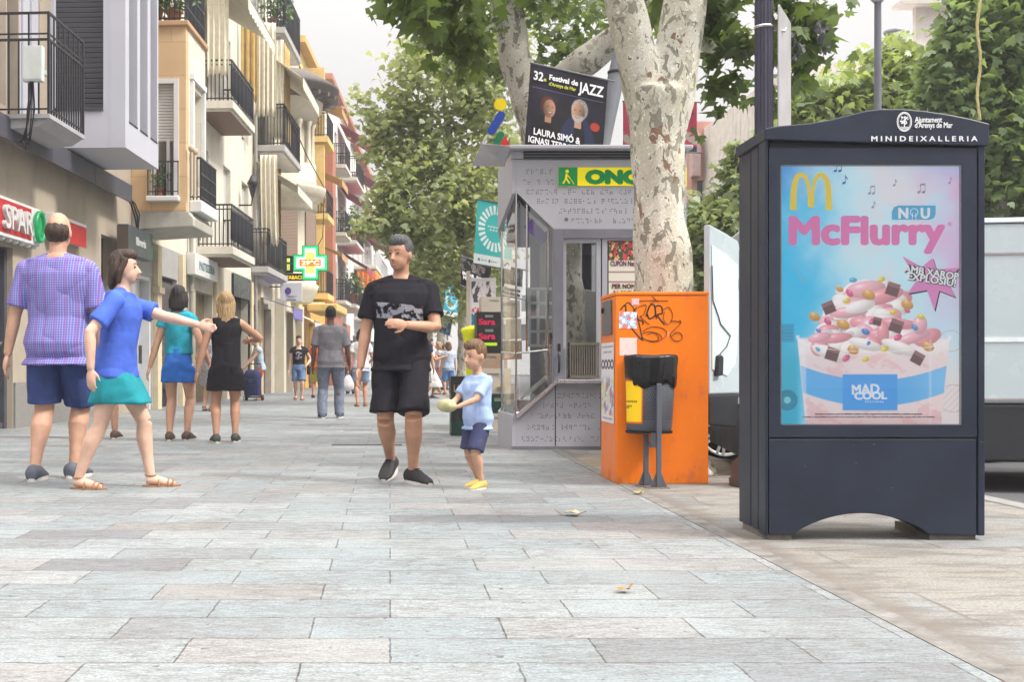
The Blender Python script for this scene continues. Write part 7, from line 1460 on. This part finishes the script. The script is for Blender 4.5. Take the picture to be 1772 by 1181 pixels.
for z, a, b in ((.12,.19,.13),(.14,.20,.14),(.4,.205,.15),(.62,.20,.14),(.70,.19,.13),(.76,.15,.10),(.775,.08,.05)): q.append([Vector((a*math.copysign(abs(math.cos(t))**.6, math.cos(t))+.006*math.sin(z*30+5*t), b*math.copysign(abs(math.sin(t))**.6, math.sin(t)), z)) for t in [2*math.pi*k/32 for k in range(32)]])
tb_.rings(q); tb_.build('bag', fab('navy trolley cloth', (.035,.04,.12), .2), tro); MB().box(-.17, .17, -.150, -.141, .52, .55).box(-.05, .05, -.156, -.150, .46, .52).build('flap_strap', M('trolley strap', (.06,.065,.15), .6), tro)
fm = MB()
for s in (-1, 1): fm.tube([(s*.17,.15,.08),(s*.17,.16,.80),(s*.15,.2,.92)], .011, 6).tube([(s*.17,.15,.10),(s*.17,-.16,.10),(s*.17,-.17,.02)], .010, 6)
fm.tube([(-.15,.2,.92),(.15,.2,.92)], .014, 6).tube([(-.17,-.17,.10),(.17,-.17,.10)], .01, 6).tube([(-.21,.15,.075),(.21,.15,.075)], .01, 6).tube([(-.17,-.17,.02),(.17,-.17,.02)], .01, 6); fm.build('frame', black, tro)
for s in (-1, 1): MB().rings([[Vector((s*.21+dx, .15+r*math.cos(t), .076+r*math.sin(t))) for t in [2*math.pi*k/20 for k in range(20)]] for r, dx in ((.03,-.02),(.075,-.018),(.075,.018),(.03,.02))]).build('wheel', M('trolley wheel', (.03,.03,.03), .7), tro)
def shbag(e, m, T, hd, arms, legs):
    MB().rings([[m(Vector((.155+.03*math.cos(t), .0+.075*math.sin(t), z))) for t in [2*math.pi*k/16 for k in range(16)]] for z in (.40,.41,.52,.53)]).build('shoulder_bag', blackf, e)
    MB().tube([m(p) for p in ((.14,-.05,.53),(.135,-.03,.66),(.10,.0,.825),(.135,.05,.66),(.14,.05,.53))], .006*1.6, 6).build('bag_strap', blackf, e)
person('woman walking towards the camera in a black printed top and blue denim shorts', G(517,693), 1.63, 4, feet=((.045,-.08,0),(-.045,.09,.01)), hands=((.13,-.10,.55),(-.15,-.02,.46)), epole=((.6,.8,0),(-.5,.8,0)), skin=SK3, hair='bun', hairm=brn, top=dict(m=print_mat('black printed jersey', (.016,.015,.018), (.45,.44,.5), 1.13, .09, .075), hem=.50, sleeve=.28, ease=.008, neck=.80), bottom=dict(m=denim, kind='shorts', end=.30), shoes=tanl, sandal=True, vox=.012, extra=shbag)
person('man from behind in a plain grey shirt and loose grey blue jeans', G(572,724), 1.82, 182, feet=((.075,.04,0),(-.08,-.05,0)), hands=((.16,-.02,.47),(-.17,-.03,.47)), build=1.12, sw=1.1, skin=skinm('deep brown skin', (.13,.075,.055)), hair='short', hairm=blkh, top=dict(m=fab('mid grey cotton', (.185,.18,.20)), hem=.45, sleeve=.8, ease=.016, flare=.008), bottom=dict(m=fab('grey blue denim', (.16,.18,.24), .25, vs=20), kind='trousers', end=.05), shoes=greyshoe, vox=.010, face=False)
person('person in orange top and yellow shorts partly hidden by the man in grey', G(548,690), 1.66, 170, skin=SK2, hair='short', hairm=brn, top=dict(m=orf, hem=.46, sleeve=.6), bottom=dict(m=fab('straw yellow cotton', (.50,.40,.10)), kind='shorts', end=.27), shoes=shoeb, vox=.014, face=False)
def plasticbag(e, m, T, hd, arms, legs):
    w = arms[0][2]; MB().rings([[m(w+Vector((a*math.cos(t)*(1+.1*math.sin(3*t)), a*.5*math.sin(t), z))) for t in [2*math.pi*k/18 for k in range(18)]] for z, a in ((-.05,.015),(-.10,.05),(-.18,.075),(-.24,.07),(-.26,.03))]).build('plastic_bag', M('thin white bag', (.62,.6,.62), .4), e)
person('person from behind in white tee and pale denim shorts carrying a white plastic bag', G(625,704), 1.64, 186, feet=((.05,.03,0),(-.05,-.03,0)), hands=((.17,.02,.46),(-.13,-.14,.58)), skin=SK2, hair='bob', hairm=blkh, top=dict(m=whitef, hem=.46, sleeve=.5, flare=.008), bottom=dict(m=fab('pale denim', (.22,.30,.44), .2, vs=25), kind='shorts', end=.33), shoes=tanl, sandal=True, vox=.012, face=False, extra=plasticbag)
# man in black
person('man in black printed tee, black shorts and black canvas shoes walking towards the camera', G(694,835), 1.76, -6, feet=((.052,-.05,0),(-.055,.10,.03)), hands=((.035,-.165,.635),(-.165,-.035,.455)), epole=((.9,.7,-.3),(-.5,.9,0)), build=1.1, sw=1.1, skin=SK2, hair='short', hairm=gryh, turn=-.45, nod=.08, top=dict(m=print_mat('black printed cotton', (.012,.011,.016), (.36,.36,.42), 1.215, .055, .165, .10), hem=.455, sleeve=.68, ease=.015, flare=.006), bottom=dict(m=blackf, kind='shorts', end=.285, loose=2), shoes=shoeb, vox=.007, toes=(38,-10))
# child
def snack(e, m, T, hd, arms, legs):
    c = (arms[0][2]+arms[1][2])/2 + Vector((0,-.055,.01)); MB().ell(m(c), (.085,.05,.045), 14, 10).build('bread_roll', M('paper wrapped roll', (.42,.40,.22), .8, var=.3, vs=20), e)
person('small child in light blue shirt and navy shorts holding something in both hands', G(826,845), .93, -52, feet=((.07,-.04,0),(-.06,.05,0)), hands=((.045,-.24,.60),(-.045,-.24,.60)), epole=((.7,.6,-.5),(-.7,.6,-.5)), build=1.2, sw=.95, head_s=1.5, skin=SK, hair='short', hairm=ltb, nod=.15, top=dict(m=fab('light blue cotton', (.34,.45,.70)), hem=.43, sleeve=.75, ease=.018, flare=.01), bottom=dict(m=fab('child navy cotton', (.05,.055,.12)), kind='shorts', end=.28), shoes=M('mustard canvas shoe', (.50,.36,.10), .8), vox=.007, extra=snack)
# little group near the far trunks
person('woman in a long white dress facing right in the far group', G(744,691), 1.58, 80, feet=((.05,-.05,0),(-.05,.05,0)), hands=((.06,-.26,.72),(-.04,-.24,.70)), skin=SK2, hair='bob', hairm=brn, top=dict(m=whitef, hem=.5, sleeve=0, ease=.008, name='dress_top'), bottom=dict(m=whitef, kind='skirt', end=.20, flare=.03, waist=.62), shoes=greyshoe, vox=.016, face=False)
person('fair woman in pale top and red patterned shorts facing left in the far group', G(759,683), 1.62, -80, hands=((.06,-.22,.66),(-.06,-.22,.62)), skin=SK, hair='bob', hairm=blond, top=dict(m=fab('pink white cotton', (.55,.42,.42), .3, vs=25), hem=.48, sleeve=.3), bottom=dict(m=M('red patterned cotton', (.32,.12,.13), .85, var=.6, vs=25), kind='shorts', end=.28), shoes=shoeb, sandal=True, vox=.016, face=False)
person('woman from behind in pale blue top and blue shorts in the far group', G(776,684), 1.60, 195, feet=((.07,0,0),(-.07,0,0)), skin=SK, hair='bob', hairm=ltb, build=1.15, top=dict(m=fab('pale blue cotton', (.42,.50,.66)), hem=.46, sleeve=.5), bottom=dict(m=fab('cornflower cotton', (.12,.25,.55)), kind='shorts', end=.28), shoes=tanl, vox=.016, face=False)
person('person in dark navy tee and grey shorts beside the far group of women', G(731,697), 1.72, 10, skin=SK2, hair='short', hairm=gryh, top=dict(m=fab('ink cotton', (.03,.035,.07)), hem=.45), bottom=dict(m=fab('mid grey cotton'[:8]+' shorts', (.2,.19,.2)), kind='shorts', end=.27), shoes=greyshoe, vox=.016, face=False)
FARL = ('distant walker in pink top left of the man in black', 'distant walker in white under the far balconies', 'distant walker in dark clothes in the middle of the street', 'distant walker in pale yellow top beside the man in grey', 'distant walker in turquoise top farthest up the street', 'distant walker in red top behind the far group', 'distant walker in sand coloured clothes under the orange curtain')
for (px, py, c1_, c2_, lb, rz_) in ((607,683,(.5,.22,.24),(.1,.12,.2),FARL[0],175),(493,673,(.6,.6,.6),(.3,.25,.2),FARL[1],0),(664,672,(.05,.05,.07),(.12,.14,.2),FARL[2],180),(601,676,(.6,.55,.3),(.12,.14,.2),FARL[3],0),(676,664,(.1,.4,.45),(.3,.28,.25),FARL[4],180),(769,676,(.4,.06,.07),(.12,.14,.2),FARL[5],90),(533,672,(.42,.36,.27),(.3,.26,.2),FARL[6],0)):
    person(lb, G(px,py), 1.66, rz_, feet=((.05,.05,0),(-.05,-.05,0)), skin=SK, hair='short', hairm=brn, top=dict(m=fab(lb[16:40], c1_), hem=.46), bottom=dict(m=fab(lb[16:40]+' legs', c2_), kind='trousers', end=.05), shoes=shoeb, vox=.02, face=False, group='distant walkers in the street')

# ================================================================ plants on the balconies, cable, haze
pgm = leafmat('balcony plant leaves', (.04,.09,.03), (.14,.24,.08), .3); terra = M('terracotta pot', (.40,.17,.09), .8, var=.15)
def potplant(H, o, t, z, s, n, label, pot=terra, up=1.):
    e = thing('potted_plant', label, 'potted plant', H.w(o, t, z), -TH, 'potted plants on the balconies')
    MB().lathe((0,0,0), [(.10*s,0),(.14*s,.24*s),(.155*s,.24*s),(.155*s,.28*s),(.13*s,.28*s),(.12*s,.25*s)], 14).build('pot', pot, e)
    P = NR.normal(size=(n, 3))*np.array([.17*s, .2*s, .20*s*up]) + np.array([0, 0, (.3+.32*up)*s]); P = P[P[:, 2] > .22*s]
    leaves('foliage', P, .15*s, pgm, e, shape='blade'); sm = MB()
    for k in range(6): sm.tube([(0,0,.2*s), tuple(P[k*3]*np.array([.5,.5,.8])), tuple(P[k*3])], .006*s, 5)
    sm.build('stems', M('green stem', (.10,.13,.05), .7), e)
potplant(H2, .35, .3, 7.21, 1.15, 240, 'leafy green plant at the wall end of the oriel terrace', up=1.3); potplant(H2, .72, .32, 7.21, 1.0, 200, 'leafy plant at the street end of the oriel terrace')
potplant(H2, .52, .02, 3.99, .55, 90, 'small plant standing on the sill of the peach oriel window')
potplant(H3, .55, tc_+.3, 10.86, 1.1, 160, 'plant in an orange pot on the highest balcony'); potplant(H3, .8, tc_+.5, 10.86, .95, 170, 'plant in a teal pot on the highest balcony', M('teal pot', (.02,.12,.12), .5))
potplant(H5, .55, 1.95, 9.83, .9, 150, 'bushy plant on the top box balcony of the yellow house'); potplant(H5, .55, 1.95, 6.83, .9, 150, 'bushy plant on the middle box balcony of the yellow house')
potplant(H6, .8, 5.4, 7.3, 1.6, 260, 'trailing green plant on a balcony of the brick house'); potplant(H6, .8, 5.4, 4.1, 1.6, 260, 'dry twiggy plant on the low balcony of the brick house')
cab = thing('wall_cable', 'black cable sagging from the balconies to the round bay house', 'cable', H3.w(.9, tc_, 8.4)); o_ = Vector(cab.location)
MB().tube([H3.w(.95, tc_+.2, 8.5)-o_, H3.w(1.0, td+1., 7.9)-o_, H3.w(1.3, td+3.5, 7.2)-o_, H3.w(1.2, td+7., 6.9)-o_], .02, 5).tube([H3.w(1.3, td+3.5, 7.2)-o_, H3.w(1.1, td+4.5, 5.6)-o_, H3.w(.4, td+7., 5.2)-o_], .016, 5).build('wire', black, cab)
hz = MB().box(-60, 80, -6, 150, -1.2, 24).build('haze', None); hz.data.materials.clear()
m = bpy.data.materials.new('street haze'); m.use_nodes = True; m.node_tree.nodes.clear()
v = nd(m.node_tree, 'ShaderNodeVolumePrincipled', {'Density': .0017, 'Color': (.95,.95,.97,1), 'Anisotropy': .2}); m.node_tree.links.new(v.outputs[0], nd(m.node_tree, 'ShaderNodeOutputMaterial').inputs[1])
hz.data.materials.append(m); hz['kind'] = 'stuff'
